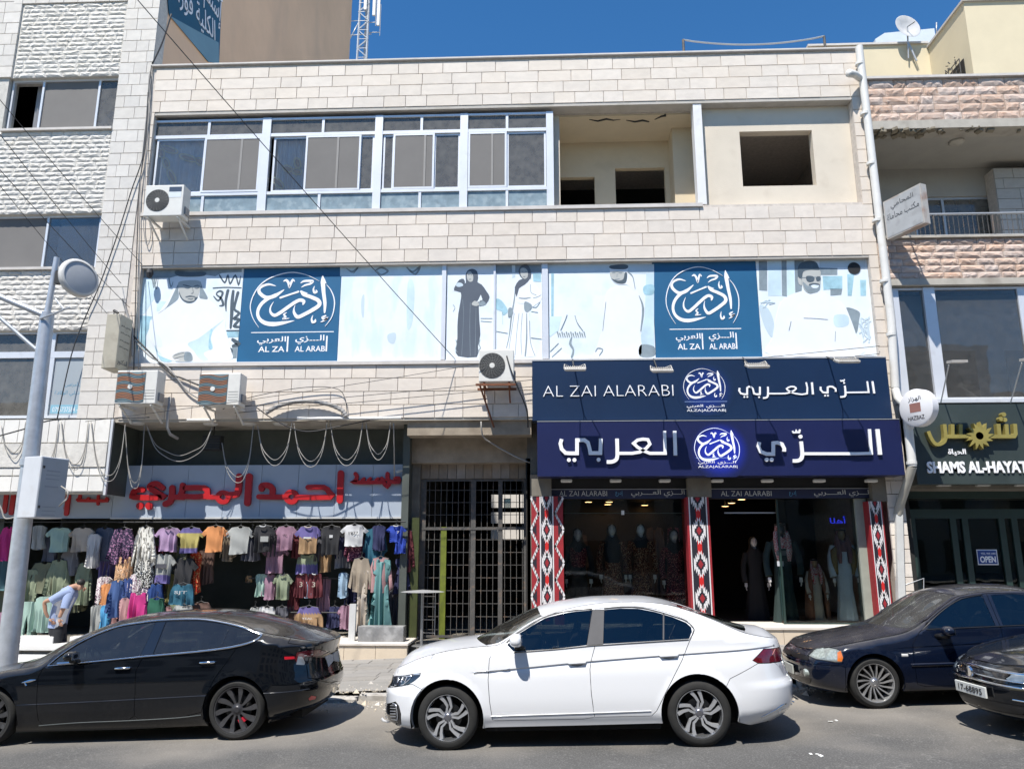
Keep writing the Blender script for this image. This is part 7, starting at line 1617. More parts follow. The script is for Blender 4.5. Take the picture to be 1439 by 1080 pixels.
  xs=[];X0,X1=min(p[0] for p in dom),max(p[0] for p in dom); Z0,Z1=min(p[1] for p in dom),max(p[1] for p in dom)
  gx=np.arange(X0,X1,step); gzv=np.arange(Z0,Z1,step*.8); G=[]
  for i,z in enumerate(gzv):
   nx=float(s.nose(np.clip(z,*s.nz))); rx=float(s.rear(np.clip(z,*s.rz)))
   row=list(gx+(step/2 if i%2 else 0))
   for k in (.002,.006,.013,.024,.04,.06,.085,.115,.15,.19): row+=[nx+k,rx-k]
   G+=[(x,z) for x in row]
  G=np.array(G); ins=inpoly(G[:,0],G[:,1],dom); G=G[ins]
  # drop grid points close to constraints
  keep=np.ones(len(G),bool)
  for i in range(0,len(G),400):
   d=np.sqrt(((G[i:i+400,None,:]-A[None,:,:])**2).sum(2)).min(1); lim=np.where((G[i:i+400,0]-s.nose(np.clip(G[i:i+400,1],*s.nz))<.2)|(s.rear(np.clip(G[i:i+400,1],*s.rz))-G[i:i+400,0]<.2),.0015,.012); keep[i:i+400]=d>lim
  G=G[keep]; pts=[Vector(p) for p in A]+[Vector(p) for p in G]
  r=delaunay_2d_cdt(pts,edges,[],0,1e-6); V=np.array([tuple(v) for v in r[0]]); Fc=np.array([tuple(f) for f in r[2] if len(f)==3])
  C=V[Fc].mean(1); ins=inpoly(C[:,0],C[:,1],dom); Fc=Fc[ins]; C=C[ins]
  lab=np.full(len(Fc),-1)
  for k,pt in enumerate(parts):
   m=inpoly(C[:,0],C[:,1],pt['poly'])&(lab<0); lab[m]=k
  s.domp=dom
  def make(idx,name,mat,both,off=0.,gap=.0032,parent=None,skirt=.018):
   F=Fc[lab==idx]
   if len(F)==0: return None
   used=np.unique(F); mp={v:i for i,v in enumerate(used)}; v2=V[used].copy(); F2=[[mp[a] for a in f] for f in F]
   # orientation: want normal -y: (x,z) ccw seen from -y
   for f in F2:
    a,b,c=v2[f[0]],v2[f[1]],v2[f[2]]
    if (b[0]-a[0])*(c[1]-a[1])-(b[1]-a[1])*(c[0]-a[0])<0: f.reverse()
   ed={}
   for f in F2:
    for i in range(3):
     a,b=f[i],f[(i+1)%3]; ed[(a,b)]=1
   bd=[(a,b) for (a,b) in ed if (b,a) not in ed]
   nin=np.zeros_like(v2)
   for a,b in bd:
    d=v2[b]-v2[a]; L=np.hypot(*d)+1e-9; n=np.array([-d[1],d[0]])/L; nin[a]+=n; nin[b]+=n
   Yv=s.Y(v2[:,0],v2[:,1]); ln=np.hypot(nin[:,0],nin[:,1]); m=(ln>0)&(Yv>.03); v2[m]+=nin[m]/ln[m][:,None]*gap
   Yv=np.maximum(0,s.Y(v2[:,0],v2[:,1])); ep=.004
   H=lambda x,z: s.Y(x,z)**2.4
   yx=(H(v2[:,0]+ep,v2[:,1])-H(v2[:,0]-ep,v2[:,1]))/(2*ep); yz=(H(v2[:,0],v2[:,1]+ep)-H(v2[:,0],v2[:,1]-ep))/(2*ep)
   ny=2.4*np.maximum(Yv,1e-3)**1.4; N=np.stack([-yx,-ny,-yz],1); N/=np.linalg.norm(N,axis=1)[:,None]
   P3=np.stack([v2[:,0],-(Yv+off),v2[:,1]],1)
   n=len(P3); verts=list(map(tuple,P3)); norms=list(map(tuple,N)); faces=[tuple(f) for f in F2]
   # skirts
   sk={}
   def sv(a):
    if a not in sk:
     sk[a]=len(verts); p=P3[a]-N[a]*skirt; verts.append(tuple(p)); norms.append(None)
    return sk[a]
   for a,b in bd:
    if Yv[a]<.012 and Yv[b]<.012: continue
    i0=len(verts); verts.extend([tuple(P3[a]),tuple(P3[b])]);
    e=v2[b]-v2[a]; nn=(e[1],0,-e[0]); norms.extend([nn,nn]); pa=tuple(P3[a]-N[a]*skirt); pb=tuple(P3[b]-N[b]*skirt); verts.extend([pb,pa]); norms.extend([nn,nn]); faces.append((i0+1,i0,i0+3,i0+2))
   def mk(sign):
    return verts if sign>0 else [(x,-y,z) for x,y,z in verts]
   def objm(vs,fs,ns):
    me=bpy.data.meshes.new(name); me.from_pydata(vs,[],fs); me.polygons.foreach_set('use_smooth',[True]*len(fs)); me.normals_split_custom_set_from_vertices([Vector(q).normalized() for q in ns]); o=link(name,me,mat); o.parent=parent or s.e; return o
   if both:
    k=len(verts); vs=verts+[(x,-y,z) for x,y,z in verts]; fs=faces+[tuple(a+k for a in f[::-1]) for f in faces]; ns=norms+[(a,-b,c) for a,b,c in norms]
    return [objm(vs,fs,ns)]
   a=objm(verts,faces,norms); b=objm([(x,-y,z) for x,y,z in verts],[f[::-1] for f in faces],[(a_,-b_,c_) for a_,b_,c_ in norms]); return [a,b]
  res={}
  for k,pt in enumerate(parts):
   if pt.get('void'): continue
   o=make(k,pt['name'],pt['mat'],pt.get('both',False),pt.get('off',0.),pt.get('gap',.0032),None,pt.get('skirt',.018))
   if o: res.setdefault(pt['name'],[]).append(o)
  o=make(-1,default,dmat,False); res[default]=[o]
  return res
 def tops(s,segs,bow=.12):
  """segs: (name,x0,x1,mat,fmax,frame_mat) along x; lateral lines bowed"""
  ny=22; fs=np.sin(np.linspace(-1,1,ny+1)*math.pi/2)
  for (name,x0,x1,mat,fmax,fm,bw0,bw1) in segs:
   nx=max(4,int((x1-x0)/.05));
   def pt(u,f):
    b=(bw0*(1-u)+bw1*u); x=x0+(x1-x0)*u;
    xe=min(max(x+b*f*f,s.x0+1e-4),s.x1-1e-4)
    # follow: centre height at x, edge height at xe
    ye=max(0,float(s.Y(xe,float(s.rail(xe)))))
    zr=float(s.rail(xe)); zt=float(s.top(min(max(x,s.x0),s.x1))); zt=max(zt,zr) if True else zt
    return (xe,-ye*f,zr+(zt-zr)*(1-abs(f)**2.3))
   def grid(f0,f1,m_,nm,off=0.):
    ff=[f for f in fs if f0<f<f1]; ff=[f0]+ff+[f1]; vs=[];
    for i in range(nx+1):
     u=i/nx
     for f in ff: vs.append(pt(u,f))
    V_=np.array(vs).reshape(nx+1,len(ff),3); dx=np.gradient(V_,axis=0); dy=np.gradient(V_,axis=1); N=np.cross(dy,dx); N/= (np.linalg.norm(N,axis=2)[:,:,None]+1e-12)
    N[N[:,:,2]<0]*=-1; V_=V_+N*off
    k=len(ff); fc=[(i*k+j,(i+1)*k+j,(i+1)*k+j+1,i*k+j+1) for i in range(nx) for j in range(k-1)]
    me=bpy.data.meshes.new(nm); me.from_pydata([tuple(p) for p in V_.reshape(-1,3)],[],fc); me.update()
    if me.polygons[len(fc)//2].normal.z<0: me.flip_normals()
    me.polygons.foreach_set('use_smooth',[True]*len(fc)); me.normals_split_custom_set_from_vertices([Vector(q) for q in N.reshape(-1,3)]); o=link(nm,me,m_); o.parent=s.e; return o
   if fm is None: grid(-1,1,mat,name)
   else: grid(-fmax,fmax,mat,name,-.003); grid(fmax,1,fm,name+'_frame'); grid(-1,-fmax,fm,name+'_frame')
 def wheel(s,x,y,style,side,mats):
  r=s.r; e=MB(); w=.205; sg=side
  prof=[(r*.66,-w/2+.012),(r*.70,-w/2),(r*.86,-w/2-.004),(r*.95,-w/2+.012),(r*.995,-w/2+.035),(r,-w/2+.06),(r,w/2-.06),(r*.95,w/2-.012),(r*.7,w/2),(r*.66,w/2-.012)]
  if style['rim']>.7: k=style['rim']; prof=[(r*k,-w/2+.012),(r*(k+.03),-w/2),(r*(k+.12),-w/2-.003),(r*.96,-w/2+.014),(r*.995,-w/2+.035),(r,-w/2+.06),(r,w/2-.06),(r*.95,w/2-.012),(r*k,w/2)]
  M=Matrix.Translation((x,y,r))@Matrix.Rotation(R(-90)*sg*1,4,'X')     # local z -> outward
  M=Matrix.Translation((x,y,r))@(Matrix.Rotation(R(90),4,'X') if sg<0 else Matrix.Rotation(R(-90),4,'X'))
  flip=Matrix.Scale(-1,4,(0,0,1))
  tyre=MB().lathe([(a,-b) for a,b in prof],48,M,cap=False).build('wheel',M_tyre,None,smooth=True,angle=.7); tyre.parent=s.e; fixn(tyre)
  R0=r*style['rim']; out=w/2-.006
  rm=MB().lathe([(R0,out),(R0*.965,out-.002),(R0*.93,out-.02),(R0*.90,out-.09),(R0*.88,-w/2+.02)],48,M,cap=False); rim=rm.build('rim',mats[0],None,smooth=True,angle=.6); rim.parent=tyre
  bk=MB().lathe([(0,-.03),(R0*.9,-.03)],32,M).build('wheel_back',M_under,None); bk.parent=tyre
  dc=MB().lathe([(0,.002),(R0*.6,.002),(R0*.6,-.01)],32,M).build('brake_disc',M_disc,None); dc.parent=tyre
  if style.get('cal'):
   c=MB(); c.cbox((0,0,0),(R0*.22,R0*.42,.05)); c.v=[tuple(M@(Matrix.Rotation(R(-75 if sg<0 else 75)*0+R(style['cal']),4,'Z')@Matrix.Translation((R0*.52,0,.02)))@Vector(v)) for v in c.v]; o=c.build('brake_caliper',M_cal,None); o.parent=tyre
  sp=MB()
  def quadstrip(pts,ws,z0,z1):     # in wheel plane
   q=[Vector(p) for p in pts]; b=len(sp.v)
   for i,p in enumerate(q):
    t=(q[min(i+1,len(q)-1)]-q[max(i-1,0)]).normalized(); n=Vector((-t.y,t.x)); h=ws[i]/2
    for (o_,zz) in ((p+n*h,z0[i]),(p-n*h,z0[i]),(p-n*h*1.15,z1),(p+n*h*1.15,z1)): sp.v.append(tuple(M@Vector((o_.x,o_.y,zz))))
   for i in range(len(q)-1):
    for k in range(4): a=b+4*i+k; c=b+4*i+(k+1)%4; sp.f.append((a,c,c+4,a+4)); sp.m.append(0)
   sp.f.append((b,b+1,b+2,b+3)); e_=b+4*(len(q)-1); sp.f.append((e_+3,e_+2,e_+1,e_)); sp.m+=[0,0]
  hz=out-.03
  if style['k']=='twin':
   for i in range(5):
    a0=2*math.pi*i/5+.35
    for dd,kk in ((-.17,1),(.17,-1)):
     pts=[]; ws=[]
     for rr,da,wd in ((.18,dd*1.5,.017),(.36,dd*1.25-.16,.019),(.48,dd*1.15-.22,.021),(.70,dd*1.05-.04,.026),(.93,dd*1.1+.10,.034)):
      a=a0+da; pts.append((R0*rr*math.cos(a),R0*rr*math.sin(a))); ws.append(wd*R0/.21)
     quadstrip(pts,ws,[hz,hz+.004,hz+.008,hz+.012,out-.012],hz-.03)
  elif style['k']=='turbine':
   for i in range(10):
    a0=2*math.pi*i/10; pts=[];ws=[]
    for rr,da,wd in ((.14,0,.016),(.4,.02,.026),(.65,.07,.045),(.8,.11,.055),(.95,.14,.05)):
     a=a0+da; pts.append((R0*rr*math.cos(a),R0*rr*math.sin(a))); ws.append(wd)
    quadstrip(pts,ws,[hz-.01,hz,hz+.01,hz+.012,out-.008],hz-.03)
  else:
   for i in range(style['n']):
    a0=2*math.pi*i/style['n']; pts=[];ws=[]
    for rr,da,wd in ((.26,-.5*style['tw'],.012),(.5,-.1*style['tw'],.013),(.95,.3*style['tw'],.017)):
     a=a0+da; pts.append((R0*rr*math.cos(a),R0*rr*math.sin(a))); ws.append(wd*style.get('sw',1))
    quadstrip(pts,ws,[hz-.01,hz,out-.01],hz-.03)
  o=sp.build('spoke_set',mats[1],None,smooth=False); fixn(o); o.parent=tyre
  hb=MB().lathe([(0,hz+.012),(R0*.12,hz+.01),(R0*.16,hz),(R0*.27,hz-.006),(R0*.28,hz-.03)],24,M).build('hub',mats[2],None,smooth=True,angle=.6); hb.parent=tyre
  return tyre
 def wheels(s,style,mats,y=None):
  y=y or (s.W/2-.115-.012)
  for x in (0,s.wb):
   s.wheel(x,-y,style,-1,mats); s.wheel(x,y,style,1,mats)
   ar=s.arch if x==0 else s.ar2
   mb=MB(); n=20; k=0
   for yy in (-(s.W/2-.02),-(s.W/2-.30)):
    for i in range(n+1):
     a=-.25+(math.pi+.5)*i/n; mb.v.append((x+(ar+.012)*math.cos(a),yy,s.r+(ar+.012)*math.sin(a)))
   for i in range(n): mb.f.append((i,i+1,i+n+2,i+n+1)); mb.m.append(0)
   mb.v.append((x,-(s.W/2-.30),s.r)); c=len(mb.v)-1
   for i in range(n): mb.f.append((n+1+i,n+2+i,c)); mb.m.append(0)
   o=mb.build('wheel_well',M_under,None); o.parent=s.e; o2=o.copy(); o2.data=o.data.copy(); o2.data.transform(Matrix.Scale(-1,4,(0,1,0))); COL.objects.link(o2); o2.parent=s.e
 def cabin(s,xs,zf=.28,seats=((.95,0),(1.95,1)),wheel=True,seat_z=.28,cowl=.75,seatmat=None,hd=.0):
  bl=float(s.belt(s.wb/2)); sm=seatmat or M_seat
  o=MB().box(s.x0+.25,s.x1-.25,-.55,.55,.17,.30).build('underbody',M_under,None); o.parent=s.e
  o=MB().box(.40,s.wb-.40,-s.W/2+.12,s.W/2-.12,.17,zf).build('floor_pan',M_under,None); o.parent=s.e
  o=MB().box(s.x0+.3,xs[0],-.52,.52,.28,bl-.18).build('engine_block',M_under,None); o.parent=s.e
  o=MB().box(xs[1],s.x1-.3,-.52,.52,.28,bl-.12).build('boot_lining',M_under,None); o.parent=s.e
  o=MB().box(xs[0],xs[0]+.45,-s.W/2+.16,s.W/2-.16,.5,bl-.03).build('dashboard',M_seat,None); bevel(o,.04,2); o.parent=s.e
  for x,rear in seats:
   for yy in ((-.36,.36) if not rear else (-.42,0,.42)):
    st=MB(); w=.24 if not rear else .2
    st.box(x-.25,x+.22,yy-w,yy+w,seat_z,seat_z+.18);
    rot=Matrix.Rotation(R(14),3,'Y'); st.cbox((x+.30,yy,seat_z+.18+.26),(.13,2*w-.02,.60),rot); q=st.build('seat',sm,None); bevel(q,.035,2); q.parent=s.e
    hr=MB(); hr.cbox((x+.39,yy,seat_z+.18+.62+hd),(.09,.24,.16),rot); hr.tube([(x+.37,yy,seat_z+.66),(x+.385,yy,seat_z+.78)],.02,6); q2=hr.build('headrest',sm,None); bevel(q2,.02,1); q2.parent=s.e
  if wheel:
   c=Vector((xs[0]+.62,-.36,bl-.06)); Mw_=Matrix.Translation(c)@Matrix.Rotation(R(68),4,'Y')
   pts=[Mw_@Vector((.18*math.cos(a),.18*math.sin(a),0)) for a in [i*math.pi/14 for i in range(29)]]; q=MB().tube(pts,.015,8,False); q.tube([c,(xs[0]+.4,-.36,bl-.15)],.03,8); q.tube([pts[0],c],.02,6); q.tube([pts[14],c],.02,6); o=q.build('steering_wheel',M_trim,None,smooth=True); o.parent=s.e
 def mirror(s,px,py,size,mat,shape=(1,1,1),yout=.13,stalk=(0,0)):
  d=s.lray(px,py); t=(-(s.W/2+yout)-s.o.y)/d.y; c=s.o+d*t
  for sg in (1,-1):
   cc=Vector((c.x,c.y*sg,c.z)); bm=bmesh.new(); bmesh.ops.create_uvsphere(bm,u_segments=20,v_segments=12,radius=1);
   for v in bm.verts:
    x,y,z=v.co; x=x*.55 if x>0 else x; z=z*(.8 if z<0 else 1); q=Vector((math.copysign(abs(x)**.8,x),math.copysign(abs(y)**.8,y),math.copysign(abs(z)**.85,z))); v.co=Vector((q.x*size[0]*.5,q.y*size[1]*.5,q.z*size[2]*.5))+cc
   me=bpy.data.meshes.new('side_mirror'); bm.to_mesh(me); bm.free(); me.polygons.foreach_set('use_smooth',[True]*len(me.polygons)); o=link('side_mirror',me,mat); o.parent=s.e
   ys=float(s.Y(cc.x+stalk[0],cc.z-size[2]*.45))
   st=MB().tube([cc+Vector((0,0,-size[2]*.35)),(cc.x+stalk[0],-sg*(ys-.02) if sg>0 else (ys-.02),cc.z-size[2]*.5+stalk[1])],[.035,.03],8).build('mirror_foot',M_trim,None,smooth=True); st.parent=o
   gl=MB().box(cc.x+size[0]*.27,cc.x+size[0]*.285,cc.y-size[1]*.38,cc.y+size[1]*.38,cc.z-size[2]*.3,cc.z+size[2]*.35).build('mirror_glass',M_chr,None); gl.parent=o
 def ribbon(s,pts,w,name,mat,off=.004,th=.006,ox=0,oy=0,k=1.,smooth=3,both=True,parent=None,local=False):
  q=pts if local else s.tr(pts,ox,oy,k); q=cat_curve(q,smooth) if smooth>1 else q; n=len(q); ws=lin(list(w),smooth) if isinstance(w,(list,tuple)) else [w]*n
  vs=[];fs=[]
  for i,(x,z) in enumerate(q):
   t=Vector((q[min(i+1,n-1)][0]-q[max(i-1,0)][0],q[min(i+1,n-1)][1]-q[max(i-1,0)][1])); t.normalize(); nn=Vector((-t.y,t.x)); h=ws[i]/2
   for sg,dz in ((1,0),(.5,th),(-.5,th),(-1,0)):
    X=x+nn.x*h*sg; Z=z+nn.y*h*sg; y=float(s.Y(X,Z))+off-.004+dz*1; vs.append((X,-y,Z))
  for i in range(n-1):
   for j in range(3): a=4*i+j; fs.append((a,a+1,a+5,a+4))
  outs=[]
  for sg in ((1,-1) if both else (1,)):
   mb=MB(); mb.v=[(x,y*sg,z) for x,y,z in vs]; mb.f=fs; mb.m=[0]*len(fs); o=mb.build(name,mat,None,smooth=True); o.parent=parent or s.e; outs.append(o); fixn(o)
  return outs
 def patch(s,pts,name,mat,off=.004,ox=0,oy=0,k=1.,parent=None,both=True,local=False):
  q=pts if local else s.tr(pts,ox,oy,k); st=max(.012,min(.04,(max(p[0] for p in q)-min(p[0] for p in q))/6))
  vs,fs,m=fillpoly(q,st); outs=[]
  for sg in ((1,-1) if both else (1,)):
   mb=MB(); mb.v=[(v.x,-sg*(max(0,float(s.Y(v.x,v.y)))+off),v.y) for v in vs]; mb.f=list(fs);
   n=len(vs); mb.v+=[(v.x,-sg*(max(0,float(s.Y(v.x,v.y)))-.004),v.y) for v in vs];
   for i in range(m): mb.f.append((i,(i+1)%m,(i+1)%m+n,i+n))
   mb.m=[0]*len(mb.f); o=mb.build(name,mat,None,smooth=True,angle=.8); fixn(o); o.parent=parent or s.e; outs.append(o)
  return outs
C6=(500,820,.24078); C7=(800,820,.2407); C53=(530,930,.10181); C10=(1030,860,.14815)
def tf(c,pts): return [(c[0]+a*c[2],c[1]+b*c[2]) for a,b in pts]
# ------------------------------------------------- white saloon
PW=paint('white_car_paint',(.66,.67,.69),.10,.25)
w=Car((630,1008.3),(985.3,1002.2),.325,1.806,'clean white saloon car parked in front of the iron gate and the indigo sign shop','car')
NY=-.5
nose=w.pl([(568,1025),(534,1012),(532.5,1005),(533.4,991),(533.6,981),(534,970.7),(539,962),(543,950),(546.3,943)],NY)
nose=[nose[0]]+[(x,z) for x,z in nose[1:]]; nose=sorted(nose,key=lambda p:p[1])
rear=w.pl([(1060,1012),(1098.5,1003),(1114,989),(1117.5,978),(1117,955),(1109.3,944),(1104,925),(1101,911.5),(1098.5,903),(1096,896)],-.35); rear=sorted(rear,key=lambda p:p[1])
fixm=lambda L,eps=.012:[p for i,p in enumerate(sorted(L)) if i==0 or p[0]-sorted(L)[i-1][0]>eps]
xf_top=nose[-1]; xr_top=rear[-1]
rail=w.pl([(560,938),(585,926.5),(606,919.5),(634,913),(668,908.5),(697,906)],-.74)+w.pl([(716,895),(738,880),(760,868),(782,859.5)],-.66)+w.pl([(820,850),(860,845.5),(900,845),(935,848.5),(970,858),(1000,869),(1028,881)],-.6)+w.pl([(1048,889),(1066,893),(1085,897)],-.7)
rail=[(xf_top[0]+.005,xf_top[1]+.0)]+[p for p in rail if xf_top[0]+.03<p[0]<xr_top[0]-.03]+[(xr_top[0]-.004,xr_top[1])]
top=w.pl([(562,925),(580,914),(603,904),(635,897.5),(672,893)],0)+w.pl([(700,878),(756,851)],0)+w.pl([(785,844),(836,837.5),(896,837),(932,842),(952,849)],0)+w.pl([(1000,863),(1043,877),(1065,879),(1084,884)],0)
top=[(rail[0][0],rail[0][1])]+[p for p in fixm(top) if rail[0][0]+.02<p[0]<rail[-1][0]-.02]+[(rail[-1][0],rail[-1][1])]
belt=w.pl([(560,960),(640,925),(697,919)],-.85)+w.pl([(731,915),(820,906.7),(836,905.5),(968,897),(1040,900),(1095,905)],-.84)
sill=w.pl([(650,1023),(680,1021.8),(820,1018.6),(935,1015.4)],-.85)
w.setup(nose,rear,fixm(top),fixm(rail),fixm(belt),[(.1,.10),(.2,.06),(.27,.035),(.33,.012),(.5,0),(.7,.006),(.85,.022),(1.0,.05),(1.2,.06)],Rf=.85,Rr=.75,nf=2.5,nr=2.6,tum=.5,crease=w.pl([(640,946),(707,940.4),(820,929.5),(900,923),(1070,911)],-.88),cd=.022,arch=.392,sill=fixm(sill))
D=lambda n,p,m,**k:dict(name=n,poly=p,mat=m,**k)
fg=w.tr([(713,905.5),(724,893.5),(748,878.5),(767,868),(789,862),(810,858.8),(832,857),(824,905.5),(780,910.5),(722,914.5)])
rg=w.tr([(849.3,856.6),(872,854.7),(896,855),(920,859.5),(944.4,866.7),(963.7,874.5),(971,881),(972,887.4),(968,896.5),(848,903.8)])
bp=w.tr([(832.6,856.5),(849,856),(847.5,904.4),(824.6,906)])
hl=w.tr(tf(C53,[(160,152),(600,147),(590,190),(520,250),(440,300),(340,328),(200,325),(100,340),(120,260)]))
fog=w.tr(tf(C53,[(85,548),(255,542),(300,600),(328,710),(335,860),(280,868),(140,800),(85,760),(60,650)]))
tl=w.tr(tf(C10,[(185,455),(290,345),(440,325),(480,338),(486,400),(474,440),(440,462),(235,480)]))
fd=w.tr([(700,913),(692,917),(687.8,925),(685.9,954.8),(688,985),(692.6,1012),(820,1009.6),(835.6,1007),(831,974),(829,940),(831,926),(836.5,906),(836.8,856.5),(810,856),(780,861),(750,874),(722,892),(710,903)])
rd=w.tr([(836.5,906),(831,926),(829,940),(831,974),(835.6,1007),(915.5,1005.3),(922.8,998),(934.8,974),(946.8,950),(958.9,926),(969.5,899),(975,884),(965,871),(944,862),(920,855),(896,851.5),(872,851.5),(836.8,855)])
bf=[(nose[0][0]-.1,.0)]+w.tr([(579.5,1024)])+[(-.36,.0)]; bumper=[(-1.2,0.),(-.2,0.)]+w.tr([(594.6,969),(579,960.5),(565,963),(545,965)])+[(-1.2,float(w.tr([(545,965)])[0][1]))]
rb_=[(3.9,0.),(w.wb+.1,0.),(w.wb+.1,.3)]+w.tr([(1026,953),(1065,931.5),(1096,929)])+[(3.9,float(w.tr([(1096,929)])[0][1]))]
M_lamp=pm('headlamp_dark',(.02,.025,.035),.08,.3,30,coat=1.); M_lampw=pm('headlamp_reflector',(.5,.52,.56),.15,.1,20,metal=.6); M_tail=pm('tail_lamp_red',(.10,.004,.008),.08,.3,20,coat=1.); M_gb=pm('gloss_black',(.01,.01,.011),.08,.1,5,coat=1.); M_bpl=pm('grey_pillar',(.07,.07,.075),.6,.1,5,spec=.25)
res=w.sides([D('front_window',fg,M_cg,off=-.006,gap=.0),D('rear_window',rg,M_cg,off=-.006,gap=0),D('pillar_trim',bp,M_bpl,off=.001,gap=0),D('headlight',hl,M_lamp,off=.001,gap=.002),D('fog_grille',fog,M_gb,off=-.012,gap=.0),D('tail_light',tl,M_tail,off=.003),D('front_door',fd,PW),D('rear_door',rd,PW),D('front_bumper',bumper,PW,both=True),D('rear_bumper',rb_,PW,both=True)],'fender_panel',PW)
xc=w.pl([(672,893)],0)[0][0]; xh=w.pl([(756,851)],0)[0][0]; xrw=w.pl([(950,848)],0)[0][0]; xdk=w.pl([(1043,877)],0)[0][0]
w.tops([('bonnet',w.x0,xc,PW,1,None,.0,.22),('windscreen',xc+.004,xh,M_cgb,.93,PW,.22,.10),('roof',xh+.004,xrw,PW,1,None,.10,-.08),('rear_screen',xrw+.004,xdk,M_cg,.8,PW,-.08,-.12),('boot_lid',xdk+.004,w.x1,PW,1,None,-.12,0)])
w.wheels(dict(k='twin',rim=.73),(pm('machined_alloy',(.55,.56,.58),.22,.05,10,metal=.9),pm('machined_alloy_face',(.50,.51,.53),.3,.05,10,metal=.6),pm('alloy_hub',(.2,.2,.22),.3,.1,5,metal=.7)))
w.cabin((xc+.25,w.wb-.15),seats=((1.0,0),(1.85,1)))
w.mirror(727,900,(.17,.22,.15),PW,yout=.10,stalk=(-.04,0))
for (a,b_) in (((782,931),(800,930)),((925,921),(943,919.5))):
 pass
def handle(c,cx,cy,L,mat,cup=True):
 x,z=c.hit(cx,cy); y=float(c.Y(x,z))
 for sg in (1,-1):
  if cup: pass
  h=MB().tube([(x-L/2,-sg*(y-.002),z+.0),(x-L/2+.02,-sg*(y+.028),z+.004),(x+L/2-.02,-sg*(y+.028),z+.006),(x+L/2,-sg*(y-.002),z+.008)],[.010,.014,.014,.010],8).build('door_handle',mat,None,smooth=True); h.parent=c.e
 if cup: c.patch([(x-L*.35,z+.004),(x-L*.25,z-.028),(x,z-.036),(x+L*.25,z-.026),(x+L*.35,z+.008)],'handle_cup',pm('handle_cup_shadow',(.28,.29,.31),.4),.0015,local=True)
handle(w,811,931,.2,PW); handle(w,940,921,.2,PW)
w.ribbon(tf(C6,[(690,518),(740,510),(840,505),(900,492)]),[.022,.016,.008,.004],'side_badge',M_chr,off=.006)
w.ribbon([(932.6,862),(932.4,898)],.018,'window_divider',M_bpl,off=.004,smooth=1)
w.ribbon([(712,903),(724,891.5),(748,876.5),(767,866),(789,860),(810,856.7),(832,855)],.012,'window_seal',M_trim,off=.005); w.ribbon([(722,916),(780,911.8),(824,907.2),(848,905.5),(968,898)],.010,'window_seal',M_trim,off=.005); w.ribbon([(849,854.6),(872,852.7),(896,853),(920,857.5),(944.4,864.7),(963.7,872),(974,881),(975,887),(969,898)],.012,'window_seal',M_trim,off=.005)
for k_ in range(3): w.ribbon(tf(C53,[(280+k_*50,275),(290+k_*52,240),(300+k_*55,200)]),.014,'lamp_element',M_lampw,off=.006,smooth=1)
w.ribbon(tf(C53,[(230,190),(360,185),(480,190),(430,250),(360,310),(240,315)]),.012,'lamp_element',M_lampw,off=.006,smooth=1); w.ribbon(tf(C53,[(500,165),(590,162)]),.018,'lamp_element',M_lampw,off=.006,smooth=1)
w.ribbon(tf(C53,[(110,575),(220,570),(262,620),(275,720),(272,800),(200,790),(120,770)]),.012,'fog_trim',M_lampw,off=.0,smooth=2)
for k_ in range(5): w.ribbon(tf(C53,[(110,600+38*k_),(180,598+38*k_),(255,600+38*k_)]),.010,'grille_bar',pm('grille_grey_bar',(.25,.26,.28),.3),off=-.004,smooth=1)
w.ribbon(tf(C53,[(60,770),(150,820),(260,848)]),.03,'bumper_blade',PW,off=.008,smooth=2)
w.ribbon(tf(C10,[(375,400),(385,375),(400,345)]),.006,'lamp_glint',pm('lamp_pink',(.5,.2,.2),.3),off=.008,smooth=1)
w.ribbon(tf(C10,[(270,995),(400,930),(500,870),(580,850)]),.016,'bumper_trim',M_chr,off=.005); w.ribbon(tf(C10,[(430,950),(500,915),(560,870)]),.02,'bumper_trim',M_chr,off=.005)
w.patch(tf(C10,[(400,480),(450,500),(520,560),(530,600),(490,600),(440,520)]),'number_plate_recess',pm('recess_grey',(.3,.3,.32),.5),.002)
w.ribbon([(690,1005.5),(820,1001.5),(915,998)],.010,'door_fold',PW,off=.006,smooth=2)
# ------------------------------------------------- black fastback
PK=paint('black_car_paint',(.003,.004,.006),.17,.12)
t=Car((-17.5,1007.5),(333,997),.335,1.85,'dusty black fastback saloon with chrome window line, parked in front of the clothes shop','car')
CA=(160,850,.16678); C0=(0,820,.139); C3=(340,810,.1112); C9=(390,860,.16667)
rear=t.pl([(440,991),(466.7,976.7),(470,968),(474,955),(474.5,946.7),(470.5,933),(468,915),(470,904),(472.5,896)],.0); rear=sorted(rear,key=lambda p:p[1])
nose=[(-.80,.20),(-.86,.28),(-.86,.40),(-.84,.52),(-.80,.62)]
rail=[('m',-.79,.625),('m',-.5,.72),('m',-.2,.79)]
rail=[(a,b) for _,a,b in rail]+t.pl([(-5,944),(28,938),(58,933)],-.72)+t.pl([(86,917),(111,900.8),(139,887),(167,877.3)],-.64)+t.pl([(193,871.5),(226.7,867),(276.7,865),(310,868.5),(343.5,875.5),(372,886)],-.6)+t.pl([(400,893),(430,899.5),(455,901)],-.66)
rail=fixm(rail); xr=rear[-1]; rail=[p for p in rail if p[0]<xr[0]-.06]+[(xr[0]-.003,xr[1]-.012)]
top=[(-.79,.625),(-.5,.78),(-.2,.84)]+t.pl([(20,931),(51,925)],0)+t.pl([(72,919),(111,896.5),(153,878.5),(193,865.5),(230,858.7),(276.7,855.5),(310,855.3),(351,859.5),(384.5,867),(406.7,873),(429,882),(451,889.5)],0)+[(xr[0]-.003,xr[1])]
belt=[(-.8,.55),(0,.80)]+t.pl([(68,935.5),(111,931),(160,926.3),(201.7,922),(276.7,915.3),(326.8,908.6),(357,902),(400,908),(450,911)],-.86)
